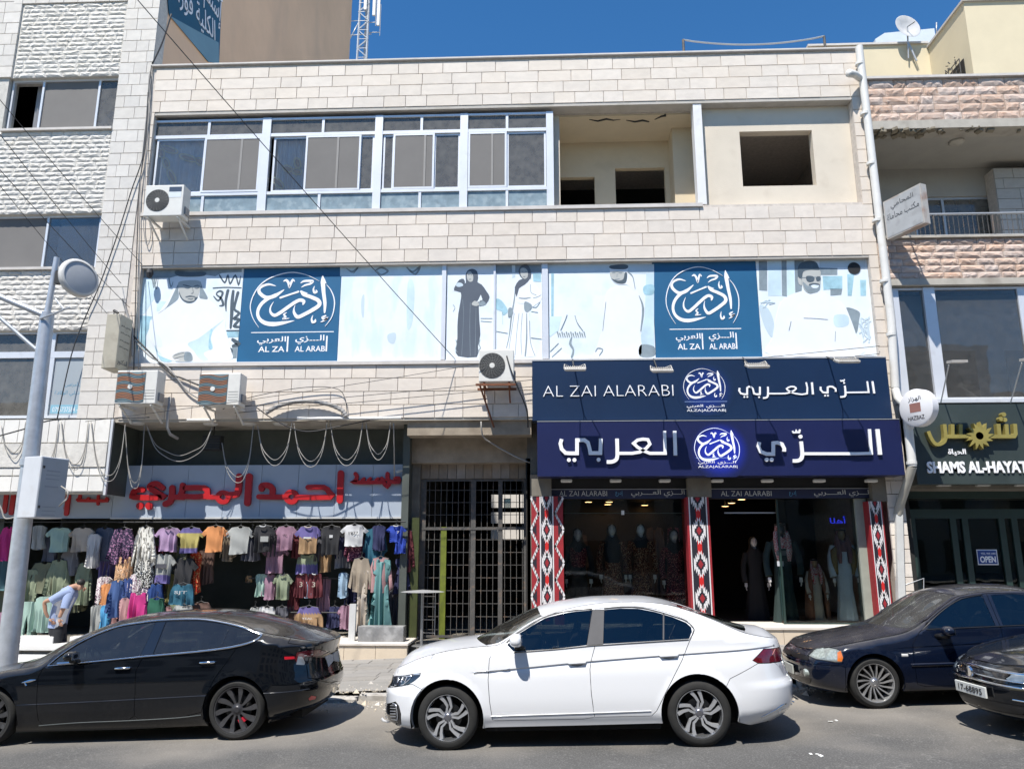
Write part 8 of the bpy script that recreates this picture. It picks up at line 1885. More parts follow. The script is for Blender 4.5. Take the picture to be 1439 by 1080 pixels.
sill=t.pl([(40,1029),(160,1026),(285,1020)],-.86)
t.setup(nose,rear,fixm(top),rail,fixm(belt),[(.15,.10),(.22,.05),(.3,.03),(.38,.01),(.55,0),(.7,.004),(.82,.02),(.95,.05),(1.1,.07)],Rf=.8,Rr=.72,nf=2.5,nr=2.7,tum=.52,crease=[(.3,.47),(1.5,.49),(2.9,.52)],cd=-.010,arch=.385,sill=fixm(sill),gp=.05)
fg=t.tr([(70,933),(86,920.5),(111,905),(139,891),(167,881.2),(193,876.5),(219,873.8),(197,920.5),(160,924),(111,929)])
bp=t.tr([(219.5,873.8),(233,873.3),(215,918.5),(197.5,920.4)])
rg=t.tr([(233.5,873.3),(276.7,872),(310,875.5),(343.5,883.5),(366,891.5),(355,898.5),(326.8,906),(276.7,912.8),(215.5,918.4)])
fdr=t.tr([(61,938),(54,950),(52,975),(54,1012),(60,1018),(180,1011),(189,1005),(190,975),(191,942),(201,922.5),(220,872),(167,878),(111,902),(72,930)])
rdr=t.tr([(201,922.5),(191,942),(190,975),(189,1005),(196,1011),(255,1007),(283,1000),(290,975),(300,955),(322,925),(333,909),(362,897),(369,891),(343,881),(310,872.8),(276,869.5),(220,872)])
lamp=t.tr([(417,916),(432,913),(450,912),(462,915),(452,921),(428,922.5),(428,931),(418,932),(414,925)])
gr=t.tr([(419,921.5),(425,922),(429,930),(428,933.5),(416.5,933),(418,926)])
side=t.tr([(399.5,922),(414,921.5),(414.5,925),(400,926)])
refl=t.tr([(433.5,981),(438,976.5),(445,978),(443,981.5),(435,983.5)])
plate=t.tr([(457,922),(465,918),(467.5,931),(462,936.5)])
rbm=[(4.6,0.),(t.wb+.12,0.),(t.wb+.12,.35)]+t.tr([(383,962),(402,962),(428,958),(445,954),(471,944)])+[(4.6,float(t.tr([(471,944)])[0][1]))]
boot=t.tr([(405,903),(428,906),(436,915),(431,935),(433,952),(446,953),(471,944)])+[(4.6,.9),(4.6,1.2),(3.6,1.3)]
M_brl=pm('lamp_red',(.45,.01,.02),.15,.1,10,coat=1.)
res=t.sides([D('front_window',fg,M_cgb,off=-.005,gap=0),D('rear_window',rg,M_cgb,off=-.005,gap=0),D('pillar_trim',bp,M_gb,off=.001,gap=0),D('side_marker',side,M_brl,off=.002,gap=0),D('tail_lamp_lens',gr,pm('clear_grey_lens',(.16,.17,.18),.12,.1,10,coat=1.),off=.003,gap=0),D('tail_light',lamp,M_tail,off=.002),D('rear_reflector',refl,M_brl,off=.002,gap=0),D('number_plate',plate,pm('plate_white',(.42,.43,.42),.4,.2,40),off=.006,gap=0),D('front_door',fdr,PK),D('rear_door',rdr,PK),D('boot_lid',boot,PK,both=True),D('rear_bumper',rbm,PK,both=True)],'fender_panel',PK)
xc=t.pl([(60,923)],0)[0][0]; xh=t.pl([(175,871)],0)[0][0]; xg=t.pl([(330,857)],0)[0][0]; xd=t.pl([(429,882)],0)[0][0]
t.tops([('bonnet',t.x0,xc,PK,1,None,0,.25),('windscreen',xc+.004,xh,M_cgd,.93,PK,.25,.1),('glass_roof',xh+.004,xg,PK,1,None,.1,-.02),('rear_screen',xg+.004,xd,PK,.88,PK,-.02,-.05),('boot_spoiler',xd+.004,t.x1,PK,1,None,-.05,-.02)])
t.wheels(dict(k='turbine',rim=.78,cal=-60),(pm('graphite_alloy',(.10,.10,.105),.35,.08,10,metal=.7),pm('graphite_face',(.085,.085,.09),.35,.08,10,metal=.6),pm('graphite_hub',(.05,.05,.055),.4,.1,5,metal=.5)))
t.cabin((xc+.3,t.wb-.2),seats=((.98,0),(2.0,1)),hd=-.02)
cr=[(68,934),(86,919),(111,902.8),(139,888.9),(167,879.2),(193,874.6),(226.7,870.5),(276.7,869),(310,873),(343.5,881.4),(369,890.6)]
t.ribbon(cr,[.012]*3+[.019]*8,'chrome_trim',M_chr,off=.010,th=.008); t.ribbon([(369,891),(357,900),(326.8,908.2),(276.7,914.8),(201.7,921.6),(160,925.8),(111,930.6),(68,934.6)],[.014,.02,.024,.022,.018,.016,.014,.010],'chrome_trim',M_chr,off=.012,th=.010)
t.ribbon([(321,884),(311.8,905)],.012,'window_divider',M_gb,off=.002,smooth=1)
t.mirror(101,922,(.17,.2,.12),PK,yout=.10,stalk=(-.02,-.02)); t.ribbon([(82,931),(95,930.5),(110,929)],.02,'mirror_base_trim',M_chr,off=.03,smooth=1)
handle(t,173,938.5,.20,M_chr,False); handle(t,292,930.5,.20,M_chr,False)
t.ribbon([(31,958.5),(42,956),(51,954.5)],[.008,.03,.006],'fender_badge',M_chr,off=.006); t.ribbon([(34,957),(37,963)],.02,'fender_badge',M_chr,off=.004,smooth=1)
t.ribbon([(55,1019),(110,1014.8),(180,1012),(250,1008),(283,1004)],.012,'sill_trim',pm('grey_sill',(.06,.07,.07),.4),off=.006)
t.ribbon([(428,920.5),(440,919),(462,914)],.008,'lamp_strip',M_chr,off=.006,smooth=1)
# ------------------------------------------------- dark blue saloon
PB_=paint('dark_blue_car_paint',(.003,.006,.017),.17,.12)
c=Car((1232,959),2.62,.30,1.70,'dusty dark blue older saloon with amber corner lamps, parked behind the white car','car',yaw=R(-1.0))
CN=(1090,860,.13204)
def hp(y,pts): return c.pl([ (CN[0]+a*CN[2],CN[1]+b*CN[2]) for a,b in pts],y)
nose=[(-.66,.19),(-.74,.24),(-.78,.34),(-.79,.46),(-.775,.54),(-.74,.60),(-.68,.655)]; nose=sorted(nose,key=lambda p:p[1])
rear=[(3.42,.26),(3.50,.4),(3.52,.6),(3.50,.8),(3.44,.94)]
rail=[(-.675,.66),(-.5,.705),(-.2,.765),(.1,.81),(.42,.86),(.62,.93),(.85,1.07),(1.05,1.19),(1.25,1.28),(1.5,1.315),(1.9,1.325),(2.2,1.30),(2.5,1.20),(2.75,1.06),(2.95,.97),(3.2,.955),(3.435,.935)]
top=[(-.675,.665),(-.5,.75),(-.2,.82),(.1,.87),(.36,.915),(.7,1.08),(1.1,1.30),(1.35,1.365),(1.7,1.39),(2.0,1.38),(2.3,1.33),(2.7,1.14),(2.95,1.0),(3.2,.985),(3.435,.94)]
belt=[(-.7,.60),(-.3,.70),(.3,.82),(.6,.875),(1.5,.90),(2.4,.91),(3.4,.90)]
c.setup(nose,rear,top,rail,belt,[(.15,.10),(.22,.05),(.35,.02),(.5,0),(.66,.006),(.85,.035),(1.0,.05)],Rf=.62,Rr=.5,nf=3.0,nr=2.8,tum=.42,crease=[(.3,.70),(2.,.74),(3.3,.76)],cd=.010,arch=.345,sill=[(.3,.19),(2.3,.19)],gp=.03,zs=.19)
T_=lambda pts:c.tr(tf(CN,pts))
hl=T_([(345,455),(400,395),(440,368),(520,362),(640,385),(690,410),(715,480),(700,522),(620,520),(520,508),(430,495)])
fdc=[(.62,.88),(.50,.74),(.48,.5),(.50,.27),(.60,.24),(1.58,.24),(1.60,.6),(1.60,.90),(1.58,1.30),(1.25,1.262),(1.0,1.14),(.8,1.02),(.66,.90)]
rdc=[(1.60,.90),(1.60,.6),(1.58,.24),(2.12,.24),(2.25,.45),(2.45,.75),(2.62,.92),(2.5,1.15),(2.2,1.275),(1.58,1.30)]
fgc=[(.72,.915),(.85,1.02),(1.05,1.15),(1.25,1.235),(1.52,1.272),(1.545,.925)]
rgc=[(1.64,.925),(1.63,1.275),(1.9,1.278),(2.18,1.245),(2.40,1.14),(2.45,.935)]
grl=[(-.9,.545),(-.72,.545),(-.70,.60),(-.9,.60)]; plc=[(-.9,.36),(-.778,.36),(-.772,.47),(-.9,.47)]
bmp=[(-1.,0.),(-.36,0.),(-.36,.33)]+[(-.35,.50),(-.45,.52),(-.75,.515),(-1.,.515)]
inl=[(-.9,.255),(-.70,.255),(-.70,.32),(-.9,.325)]
M_nav=PB_
c.sides([D('front_window',fgc,M_cg,off=-.005,gap=0),D('rear_window',rgc,M_cg,off=-.005,gap=0),D('headlight',hl,pm('old_headlight_glass',(.20,.22,.21),.10,.25,18,coat=1.),off=.003),D('grille',[(-1.,.55),(-.705,.55),(-.685,.60),(-1.,.60)],M_trim,off=-.008,both=True,gap=0),D('intake',[(-1.,.25),(-.70,.26),(-.70,.33),(-1.,.33)],M_trim,off=-.01,both=True,gap=0),D('front_door',fdc,PB_),D('rear_door',rdc,PB_),D('front_bumper',bmp,PB_,both=True)],'fender_panel',PB_)
c.tops([('bonnet',c.x0,.36,PB_,1,None,.05,.30),('windscreen',.364,1.15,M_cgd,.92,PB_,.30,.10),('roof',1.154,2.2,PB_,1,None,.10,-.05),('rear_screen',2.204,2.86,M_cg,.85,PB_,-.05,-.08),('boot_lid',2.864,c.x1,PB_,1,None,-.08,0)])
c.wheels(dict(k='thin',rim=.76,n=15,tw=.35,sw=1.15),(pm('silver_alloy',(.42,.42,.42),.35,.08,10,metal=.7),pm('silver_spoke',(.40,.40,.40),.35,.08,10,metal=.7),pm('silver_hub',(.36,.36,.37),.3,.1,10,metal=.8)))
c.cabin((.75,2.45),seats=((1.15,0),(2.0,1)))
c.patch(tf(CN,[(655,425),(688,405),(715,480),(702,520),(655,516)]),'indicator_lamp',pm('amber_lens',(.55,.14,.02),.15,.1,10,coat=1.),.006)
c.patch(tf(CN,[(380,455),(430,385),(505,375),(520,480),(480,492)]),'lamp_reflector',pm('lamp_silver',(.32,.36,.34),.2,.35,30,metal=.3),.006); c.patch(tf(CN,[(530,470),(570,400),(640,400),(645,508),(540,500)]),'lamp_reflector',MATS['lamp_silver'],.006)
c.ribbon(tf(CN,[(345,455),(400,390),(440,364),(520,358),(640,382),(695,408),(718,480),(703,526),(620,524),(520,512),(430,499),(345,458)]),.008,'lamp_seal',M_trim,off=.006,smooth=1)
c.ribbon(tf(CN,[(1338,455),(1408,455)]),.035,'side_indicator',pm('clear_lens',(.5,.5,.48),.2),off=.004,smooth=1)
c.mirror(1333,887,(.16,.20,.13),PB_,yout=.10,stalk=(-.10,0))
c.ribbon([(.44,.50),(1.5,.50),(2.2,.50)],.035,'rub_strip',PB_,off=.010,th=.008,local=True,smooth=1)
c.ribbon([(.66,.90),(.82,1.015),(1.02,1.14),(1.25,1.245),(1.52,1.288)],.012,'window_seal',M_trim,off=.006,local=True); c.ribbon([(.70,.905),(1.56,.915),(2.5,.925)],.012,'window_seal',M_trim,off=.008,local=True,smooth=1)
handle(c,1418,912,.15,PB_,False)
o=MB(); o.box(-.835,-.815,-.26,.26,.35,.46); pl_=o.build('number_plate',pm('plate_dirty',(.35,.36,.33),.5,.15,20),None); pl_.parent=c.e
for sg in (-1,1):
 fl=MB().lathe([(0,.03),(.045,.02),(.05,-.03)],16,Matrix.Translation((-.74,sg*.52,.40))@Matrix.Rotation(R(-90),4,'Y')).build('fog_lamp',pm('lamp_silver',(.4,.4,.4)),None); fl.parent=c.e
for a_,b_ in (((.42,-.45),(.75,-.1)),((.42,.1),(.75,.45))):
 q=[Vector((.35+.3*(y/.8)**2*0+.42+.1*k,y,.96+.12*k)) for k,y in ((0,a_[1]),(.6,(a_[1]+b_[1])/2),(1.0,b_[1]))]; o=MB().tube(q,.008,5).build('wiper',M_trim,None); o.parent=c.e
# ------------------------------------------------- black saloon at the right edge
PA=paint('black_saloon_paint',(.003,.004,.006),.05,.12)
a0=PZ(1440,1020,.0)
q=Car((1592,1000),2.78,.335,1.85,'black saloon nosing into the frame at the lower right corner','car',yaw=R(4))
nose=[(-.80,.19),(-.90,.24),(-.94,.34),(-.95,.48),(-.93,.58),(-.88,.65),(-.80,.70)]
rear=[(3.6,.28),(3.75,.4),(3.78,.6),(3.76,.85),(3.68,1.0)]
rail=[(-.79,.705),(-.55,.75),(-.2,.805),(.2,.86),(.5,.92),(.75,1.03),(1.0,1.17),(1.3,1.31),(1.6,1.38),(2.1,1.40),(2.6,1.34),(3.0,1.2),(3.3,1.08),(3.675,1.01)]
top=[(-.79,.71),(-.55,.79),(-.2,.855),(.2,.915),(.4,.96),(.8,1.18),(1.2,1.38),(1.6,1.45),(2.1,1.47),(2.6,1.41),(3.0,1.27),(3.3,1.12),(3.675,1.02)]
belt=[(-.8,.64),(0,.82),(.6,.93),(2.,.97),(3.6,.98)]
q.setup(nose,rear,top,rail,belt,[(.15,.10),(.25,.04),(.4,.01),(.55,0),(.75,.01),(.95,.05)],Rf=.95,Rr=.7,nf=2.4,nr=2.6,tum=.45,crease=[(.2,.78),(2.,.84),(3.5,.88)],cd=.014,arch=.39,sill=[(.3,.2),(2.4,.2)],gp=.04)
hl=[(-.86,.60),(-.80,.655),(-.5,.72),(-.42,.72),(-.50,.64),(-.7,.585),(-.84,.565)]
q.sides([D('headlight',hl,pm('modern_headlight_glass',(.12,.15,.18),.08,.3,20,coat=1.),off=.003),D('grille',[(-1.2,.545),(-.86,.555),(-.84,.60),(-.82,.655),(-1.2,.665)],M_gb,off=-.004,both=True,gap=0),D('intake',[(-1.2,.26),(-.80,.27),(-.78,.36),(-1.2,.37)],M_trim,off=-.01,both=True,gap=0),D('front_window',[(.9,1.0),(1.2,1.2),(1.5,1.32),(1.9,1.34),(1.9,1.0)],M_cg,off=-.005,gap=0),D('rear_window',[(2.0,1.0),(2.0,1.34),(2.5,1.3),(2.9,1.15),(2.9,1.02)],M_cg,off=-.005,gap=0),D('front_bumper',[(-1.2,0.),(-.38,0.),(-.38,.40),(-.40,.60),(-.5,.63),(-.9,.545),(-1.2,.54)],PA,both=True)],'side_panel',PA)
q.tops([('bonnet',q.x0,.4,PA,1,None,0,.3),('windscreen',.404,1.2,M_cgb,.92,PA,.3,.1),('roof',1.204,2.6,PA,1,None,.1,-.05),('rear_screen',2.604,3.3,M_cg,.85,PA,-.05,-.08),('boot_lid',3.304,q.x1,PA,1,None,-.08,0)])
q.wheels(dict(k='thin',rim=.7,n=10,tw=.1,sw=2),(MATS['silver_alloy'],MATS['silver_spoke'],MATS['silver_hub'])); q.cabin((.8,2.6),seats=((1.2,0),(2.1,1)))
for z_,k_,w_ in ((.665,.0,.05),(.55,.0,.03),(.60,-.0,.02)):
 pts=[]
 for y in np.linspace(-.62,.62,25):
  xs=np.linspace(q.nose(z_)+.0005,.2,900); Yv=q.Y(xs,np.full_like(xs,z_)); i=np.argmax(Yv>=abs(y)); pts.append(Vector((xs[i]-.012,y,z_-.04*abs(y))))
 o=MB().tube(pts,w_*.4,8).build('chrome_grille_bar',M_chr,None,smooth=True); o.parent=q.e
zc=.44; xs=np.linspace(q.nose(zc),.2,900);
o=MB().box(-.985,-.965,-.26,.26,zc-.055,zc+.055).build('number_plate',pm('plate_white2',(.55,.56,.54),.4,.05,10),None); o.parent=q.e; bevel(o,.004,1)
MT=Matrix.Translation((-.986,0,zc))@Matrix.Rotation(R(-90),4,'Z')
tx=text('plate_number','17-68895',M_trim,None,-.2,.2,-.03,.03,0,.003,M=MT); tx.parent=o; o2=tx
e_=MB().lathe([(0,.012),(.05,.01),(.055,-.01)],20,Matrix.Translation((-.965,0,.615))@Matrix.Rotation(R(-90),4,'Y')).build('emblem_disc',M_chr,None); e_.parent=q.e
q.ribbon([(-.86,.41),(-.7,.40),(-.5,.41)],.014,'fog_trim',M_chr,off=.008,local=True); q.ribbon([(-.80,.64),(-.6,.68),(-.45,.705)],.012,'lamp_strip',M_lampw,off=.006,local=True)
# ================================================= SHOP COLUMNS with woven pattern
m_r=pm('weave_red',(.26,.012,.018),.6,.12,12,.1,200); m_k=pm('weave_black',(.010,.010,.018),.6,.1,12); m_wv=pm('weave_white',(.62,.60,.60),.6,.05,12); m_rr=pm('weave_bright_red',(.50,.012,.01),.55,.08,12)
def sadu(pxl,pxr,pyt,label,Yc=.02,full=True,side=None):
 x0,x1=X_(pxl,780,Yc),X_(pxr,780,Yc); z1=Z_((pxl+pxr)/2,pyt,Yc); z0=zpl-.02; W=x1-x0
 e=empty('patterned_column',((x0+x1)/2,Yc,z0),label,'column','columns wrapped in woven red black and white pattern')
 part('core',m_r,e,(x0,x1,Yc,Yc+.55,z0,z1)); U=lambda f:x0+W*f
 def lay_(pl,m,l): mb=MB(); [mb.prism([(x,max(z0,min(z1,z))) for x,z in p],Yc-.002*l,Yc+.001) for p in pl]; o=mb.build('woven_band' if l==1 else 'woven_motif',m,e); tag(o,kind='stuff') if len(pl)>3 else None
 f0,f1=(.28,.68) if full else (.12,.88)
 lay_([[(U(f0),z0),(U(f1),z0),(U(f1),z1),(U(f0),z1)]],m_k,1)
 w=.035 if full else .05
 for f in (f0,f1): lay_([[(U(f)-w*W/2,z0),(U(f)+w*W/2,z0),(U(f)+w*W/2,z1),(U(f)-w*W/2,z1)]],m_wv,2)
 cx=(f0+f1)/2; bw=.055 if full else .10; p=W*.98*( .95 if full else 1.35)
 per=.66; n=int((z1-z0)/per)+2; zc0=z1-.68
 reds=[];dw=[];dk=[];dr=[];teeth=[];trk=[];trw=[]
 for i in range(-1,n):
  zc=zc0-i*per+.0
  if zc<z0+.1: continue
  if zc>z1+.3: continue
  hw=(f1-f0)*.5;
  reds.append([(U(cx-bw),zc-per/2-.14),(U(cx+bw),zc-per/2-.14),(U(cx+bw),zc-per/2+.14),(U(cx-bw),zc-per/2+.14)])
  # diamond with toothed edge
  N=5; R0=hw*W*.78; H0=.19
  for q in range(4):
   sx=(1,1,-1,-1)[q]; sz=(1,-1,1,-1)[q]
   for k in range(4):
    a=k/4; b=(k+1)/4; xa=R0*(1-a); xb=R0*(1-b); za=H0*a; zb=H0*b
    teeth.append([(U(cx)+sx*xa,zc+sz*za),(U(cx)+sx*(xb+.03),zc+sz*(zb+.085)),(U(cx)+sx*(xb-.014),zc+sz*zb),(U(cx)+sx*(xa-.05),zc+sz*(za-.0))])
  dk.append([(U(cx)-R0*.72,zc),(U(cx),zc-H0*.78),(U(cx)+R0*.72,zc),(U(cx),zc+H0*.78)]); dr.append([(U(cx)-R0*.4,zc),(U(cx),zc-H0*.46),(U(cx)+R0*.4,zc),(U(cx),zc+H0*.46)])
  if full:
   for fa,fb in ((f0-.02,.02),(f1+.02,.98)):
    s=1 if fb>fa else -1
    trk.append([(U(fb),zc),(U(fb-s*.14),zc+.13),(U(fb-s*.14),zc-.13)])
    for sz in (1,-1):
     for k in range(5):
      a=k/5; b=(k+1)/5; xA=fb-s*.0-(fb-fa)*a; xB=fb-(fb-fa)*b; zA_=zc+sz*per/2*a; zB=zc+sz*per/2*b
      trw.append([(U(xA),zA_),(U(xB),zB),(U(xB)+s*.03,zB+sz*.05),(U(xA)+s*.035,zA_+sz*.02)]); trw.append([(U((xA+xB)/2),(zA_+zB)/2),(U(xB),zB),(U((xA+xB)/2)+s*.012,(zA_+zB)/2+sz*.085)])
 cl=lambda L:[p for p in L if min(z for _,z in p)<z1 and max(z for _,z in p)>z0]
 lay_(cl(reds),m_rr,3); lay_(cl(teeth),m_wv,3.4); lay_(cl(dk),m_k,4); lay_(cl(dr),m_r,5)
 if full: lay_(cl(trk),m_k,1.2); lay_(cl(trw),m_wv,2.4)
 return e
sadu(747,792,697,'wide patterned column at the left side of the indigo sign shop')
sadu(968,1000,698,'patterned column in the middle of the indigo sign shop, left of the doorway',full=False)
sadu(1226,1247,704,'narrow patterned column at the right side of the shop, beside the drain pipe',full=False)
o=part('pale_column',pm('pale_green_trim',(.26,.28,.24),.6,.1,4),B,(X_(1208,780,.25),X_(1224,780,.25),.25,.5,zpl,Z_(1215,700,.25)));
for a,b_,c9 in ((747,775,697),(967,1000,698),(1226,1249,704)): part('column_cap',M_concd,B,(X_(a,690,.0),X_(b_,690,.0),.01,.4,Z_((a+b_)/2,c9,.02)+.002,l0-.001))
# display glass
gy=.32; zgt=Z_(1000,701,gy)
xg0,xg1=X_(793,780,gy),X_(967,780,gy)
e=empty('display_window',((xg0+xg1)/2,gy,zpl),'large display window with dressed mannequins between two patterned columns','window')
part('pane',M_gld,e,(xg0,xg1,gy,gy+.01,zpl+.03,zgt)); part('frame_rail',M_gsh,e,(xg0,xg1,gy-.02,gy+.03,zpl,zpl+.029),(xg0,xg1,gy-.015,gy+.02,Z_(880,721,gy),Z_(880,721,gy)+.012)); part('frame_bracket',M_pvc,e,(X_(875,721,gy)-.03,X_(875,721,gy)+.03,gy-.03,gy-.016,Z_(880,723,gy),Z_(880,717,gy)))
xg2,xg3=X_(1098,780,gy),X_(1208,780,gy)
e=empty('display_window',((xg2+xg3)/2,gy,zpl),'right display window with three robed mannequins beside the open doorway','window')
part('pane',M_gld,e,(xg2,xg3,gy,gy+.01,zpl+.03,zgt)); part('frame_rail',M_gsh,e,(xg2-.05,xg3,gy-.02,gy+.03,zpl,zpl+.029)); part('frame_post',M_gsh,e,(xg2-.04,xg2-.002,gy-.02,gy+.03,zpl+.03,zgt))
part('door_closer_rail',M_alug,e,(X_(1018,721,.4),X_(1090,721,.4),.4,.42,Z_(1050,721,.4),Z_(1050,720,.4)+.01))
part('display_floor',pm('display_floor_brown',(.09,.06,.045),.6,.1,3),B,(xg0,xg1,gy+.02,1.6,zpl,zpl+.08)); part('display_floor',MATS['display_floor_brown'],B,(xg2,xg3,gy+.02,1.6,zpl,zpl+.06))
part('display_back_panel',pm('display_back',(.018,.012,.009),.8,.25,1.2),B,(xg0,xg1,1.9,1.95,zpl,zgt+.2))
# lit ceiling lamps seen inside
zcl=Z_(900,688,.5)+.14
ML=emit('warm_lamp',(1,.55,.22),6)
nm=0
for (a,b_,Yq) in ((827,704.5,1.4),(858,700,1.1),(856,704.5,1.3),(854,708,1.6),(906,709,1.7),(1019,710.5,1.8),(1028,706,1.5),(1042,701,1.2)):
 p=P(a,b_,Yq); e=empty('ceiling_lamp',tuple(p),'lit round ceiling lamp inside the shop, %s'%('leftmost of all','upper one of the cluster of three','middle one of the cluster of three','lower one of the cluster of three','single one right of the cluster of three','lowest of the three over the doorway','middle of the three over the doorway','highest of the three over the doorway')[nm],'light','lit lamps inside the shop'); nm+=1
 MB().lathe([(0,-.01),(.075,-.01),(.09,.0)],20,Matrix.Translation(p)).build('lamp_face',ML,e); MB().lathe([(.092,-.012),(.1,.0),(.1,.03)],20,Matrix.Translation(p),cap=False).build('lamp_ring',M_fan,e); MB().tube([p+Vector((0,0,.02)),(p.x,p.y,zcl+.02)],.006,4).build('lamp_stem',M_fan,e)
o=text('neon_script',ar('مصلى') if 0 else ar('أهلا'),emit('blue_neon',(.02,.03,.6),.8),None,X_(1166,730,1.9),X_(1188,730,1.9),Z_(1176,735,1.9),Z_(1176,725,1.9),1.9,.01); tag(o,'small blue lit script inside the right display window','neon sign')
# interior clothes rack shapes
for k,(a,b_,c9,d,m,l) in enumerate(((815,770,26,110,CBR,'brown long robe hanging at the back of the left display'),(920,760,30,110,CBR,'dark robe hanging behind the third mannequin'),(946,760,20,120,PDK,'dark red robe hanging at the right end of the left display'))): garment(a,b_-20,c9,d,1.75,'robe',m,l,hang=False,group='robes hung inside the shop')
# ================================================= MANNEQUINS
m_face=pm('mannequin_face',(.68,.65,.62),.35,.04,3); m_faced=pm('mannequin_dark_face',(.03,.03,.03),.3,.1,3); m_fskin=pm('mannequin_tan_face',(.40,.25,.13),.4,.05,3)
def mannequin(px,pyh,pyf,Yc,label,robe,scarf=None,face=m_face,hands=None,shoulder=.20,hem=.26,belly=None,cloak=None,igal=False,bodice=None,legs=True,scarfmat2=None):
 """head top row pyh, foot row pyf"""
 A=P(px,pyf,Yc); H=Z_(px,pyh,Yc)-A.z; e=empty('mannequin',tuple(A),label,'mannequin','mannequins in the shop windows'); k=H/1.75
 def lobed(prof,n=28,fold=.0,nf=9,ph=0,off=(0,0)):
  mb=MB()
  for (z,rx,ry) in prof:
   for i in range(n):
    a=2*math.pi*i/n; f=1+fold*max(0,1-z/(1.1*k))*math.sin(nf*a+ph)
    mb.v.append((off[0]+rx*f*math.cos(a),off[1]+ry*f*math.sin(a),z))
  for j in range(len(prof)-1):
   for i in range(n): mb.f.append((j*n+i,j*n+(i+1)%n,(j+1)*n+(i+1)%n,(j+1)*n+i)); mb.m.append(0)
  mb.f.append(tuple(range(n))[::-1]); mb.m.append(0); mb.f.append(tuple((len(prof)-1)*n+i for i in range(n))); mb.m.append(0); return mb
 def add(mb,name,mat,smooth=True): o=mb.build(name,mat,None,smooth=smooth,angle=1.1); o.parent=e; return o
 s=shoulder*k; h=hem*k
 add(lobed([(.0,h*.98,h*.75),(.25*k,h*.88,h*.66),(.6*k,h*.72,h*.55),(.95*k,.155*k,.115*k),(1.1*k,.135*k,.105*k),(1.28*k,.165*k,.115*k),(1.40*k,s*.95,.10*k),(1.46*k,s*.62,.075*k),(1.50*k,.06*k,.055*k)],fold=.10),'gown',robe)
 for sg in (-1,1):
  arm=MB().tube([(sg*s*.86,0,1.41*k),(sg*(s+.04*k),-.01,1.2*k),(sg*(s+.06*k),-.05,1.0*k),(sg*(s+.04*k),-.10,.83*k)],[.062*k,.058*k,.056*k,.065*k],12); add(arm,'sleeve',robe)
  hm=hands or m_face; c0=Vector((sg*(s+.035*k),-.11,.80*k)); hd=MB().tube([c0,c0+Vector((0,-.005,-.08*k))],[.030*k,.034*k],8)
  add(hd,'hand',hm)
  for q in range(4):
   b0=c0+Vector((0,-.02+.013*q,-.08*k)); o=MB().tube([b0,b0+Vector((0,-.004,-.04*k)),b0+Vector((-sg*.01,-.0,-(.065+.008*(q in(1,2)))*k))],[.008,.0075,.006],6); add(o,'finger',hm)
  o=MB().tube([c0+Vector((0,-.03,-.03*k)),c0+Vector((-sg*.005,-.055,-.06*k)),c0+Vector((-sg*.005,-.06,-.08*k))],[.010,.009,.007],6); add(o,'thumb',hm)
 add(MB().tube([(0,0,1.46*k),(0,-.005,1.56*k)],[.05*k,.048*k],12),'neck',face)
 hb=bmesh.new(); bmesh.ops.create_uvsphere(hb,u_segments=20,v_segments=14,radius=1)
 for v in hb.verts:
  x,y,z=v.co; w_=1-.22*max(0,-z); v.co=Vector((x*.078*k*w_,y*.095*k-.012*k*(y<0)*max(0,-z),1.63*k+z*.115*k))
  if y<-.7 and abs(x)<.2 and -.35<z<.1: v.co.y-=.014*k
 me=bpy.data.meshes.new('head'); hb.to_mesh(me); hb.free(); me.polygons.foreach_set('use_smooth',[True]*len(me.polygons)); o=link('head',me,face); o.parent=e; hd=o
 for (nm,z,w_,h_) in (('brow',1.665,.022,.004),('eye',1.645,.014,.006),('mouth',1.578,.018,.006)):
  for sg in ((-1,1) if nm!='mouth' else (0,)):
   o=MB().cbox((sg*.03*k,-.094*k,z*k),(w_*k,.006,h_*k)).build(nm,pm('face_marks',(.12,.08,.07),.6),None); o.parent=hd
 if scarf:
  sm=MB(); n=20
  for (z,rx,ry,open_) in ((1.76,.02,.02,0),(1.745,.06,.075,0),(1.70,.092,.108,.75),(1.62,.098,.115,.95),(1.55,.10,.115,.75),(1.49,.12,.12,0),(1.42,.17,.125,0),(1.30,.15,.13,0)):
   for i in range(n):
    a=-math.pi/2+open_+(2*math.pi-2*open_)*i/(n-1); sm.v.append((rx*k*math.cos(a),ry*k*math.sin(a)+.006,z*k))
  for j in range(7):
   for i in range(n-1): sm.f.append((j*n+i,j*n+i+1,(j+1)*n+i+1,(j+1)*n+i)); sm.m.append(0)
  add(sm,'headscarf',scarf)
  if igal:
   for z in (1.715,1.735): add(MB().tube([(.09*k*math.cos(a),.105*k*math.sin(a),z*k) for a in [i*math.pi/10 for i in range(21)]],.012*k,6,False),'head_cord',M_fan)
   for sg in (-1,1): add(MB().tube([(sg*.10*k,-.03,1.6*k),(sg*.11*k,-.09,1.45*k),(sg*.10*k,-.13,1.25*k),(sg*.09*k,-.13,1.08*k)],[.035*k,.05*k,.055*k,.03*k],8),'scarf_tail',scarf)
 if cloak:
  n=16; cm=MB()
  for (z,rx,ry) in ((1.47,.10,.09),(1.42,.20,.13),(1.2,.25,.17),(.8,.30,.21),(.3,.33,.25),(.05,.35,.27)):
   for i in range(n):
    a=-math.pi/2+.5+(2*math.pi-1.0)*i/(n-1); f=1+.05*math.sin(i*2.3)*(1.5-z); cm.v.append((rx*k*f*math.cos(a),ry*k*f*math.sin(a),z*k))
  for j in range(5):
   for i in range(n-1): cm.f.append((j*n+i,j*n+i+1,(j+1)*n+i+1,(j+1)*n+i)); cm.m.append(0)
  o=add(cm,'cloak',cloak); o.modifiers.new('s','SOLIDIFY').thickness=.01
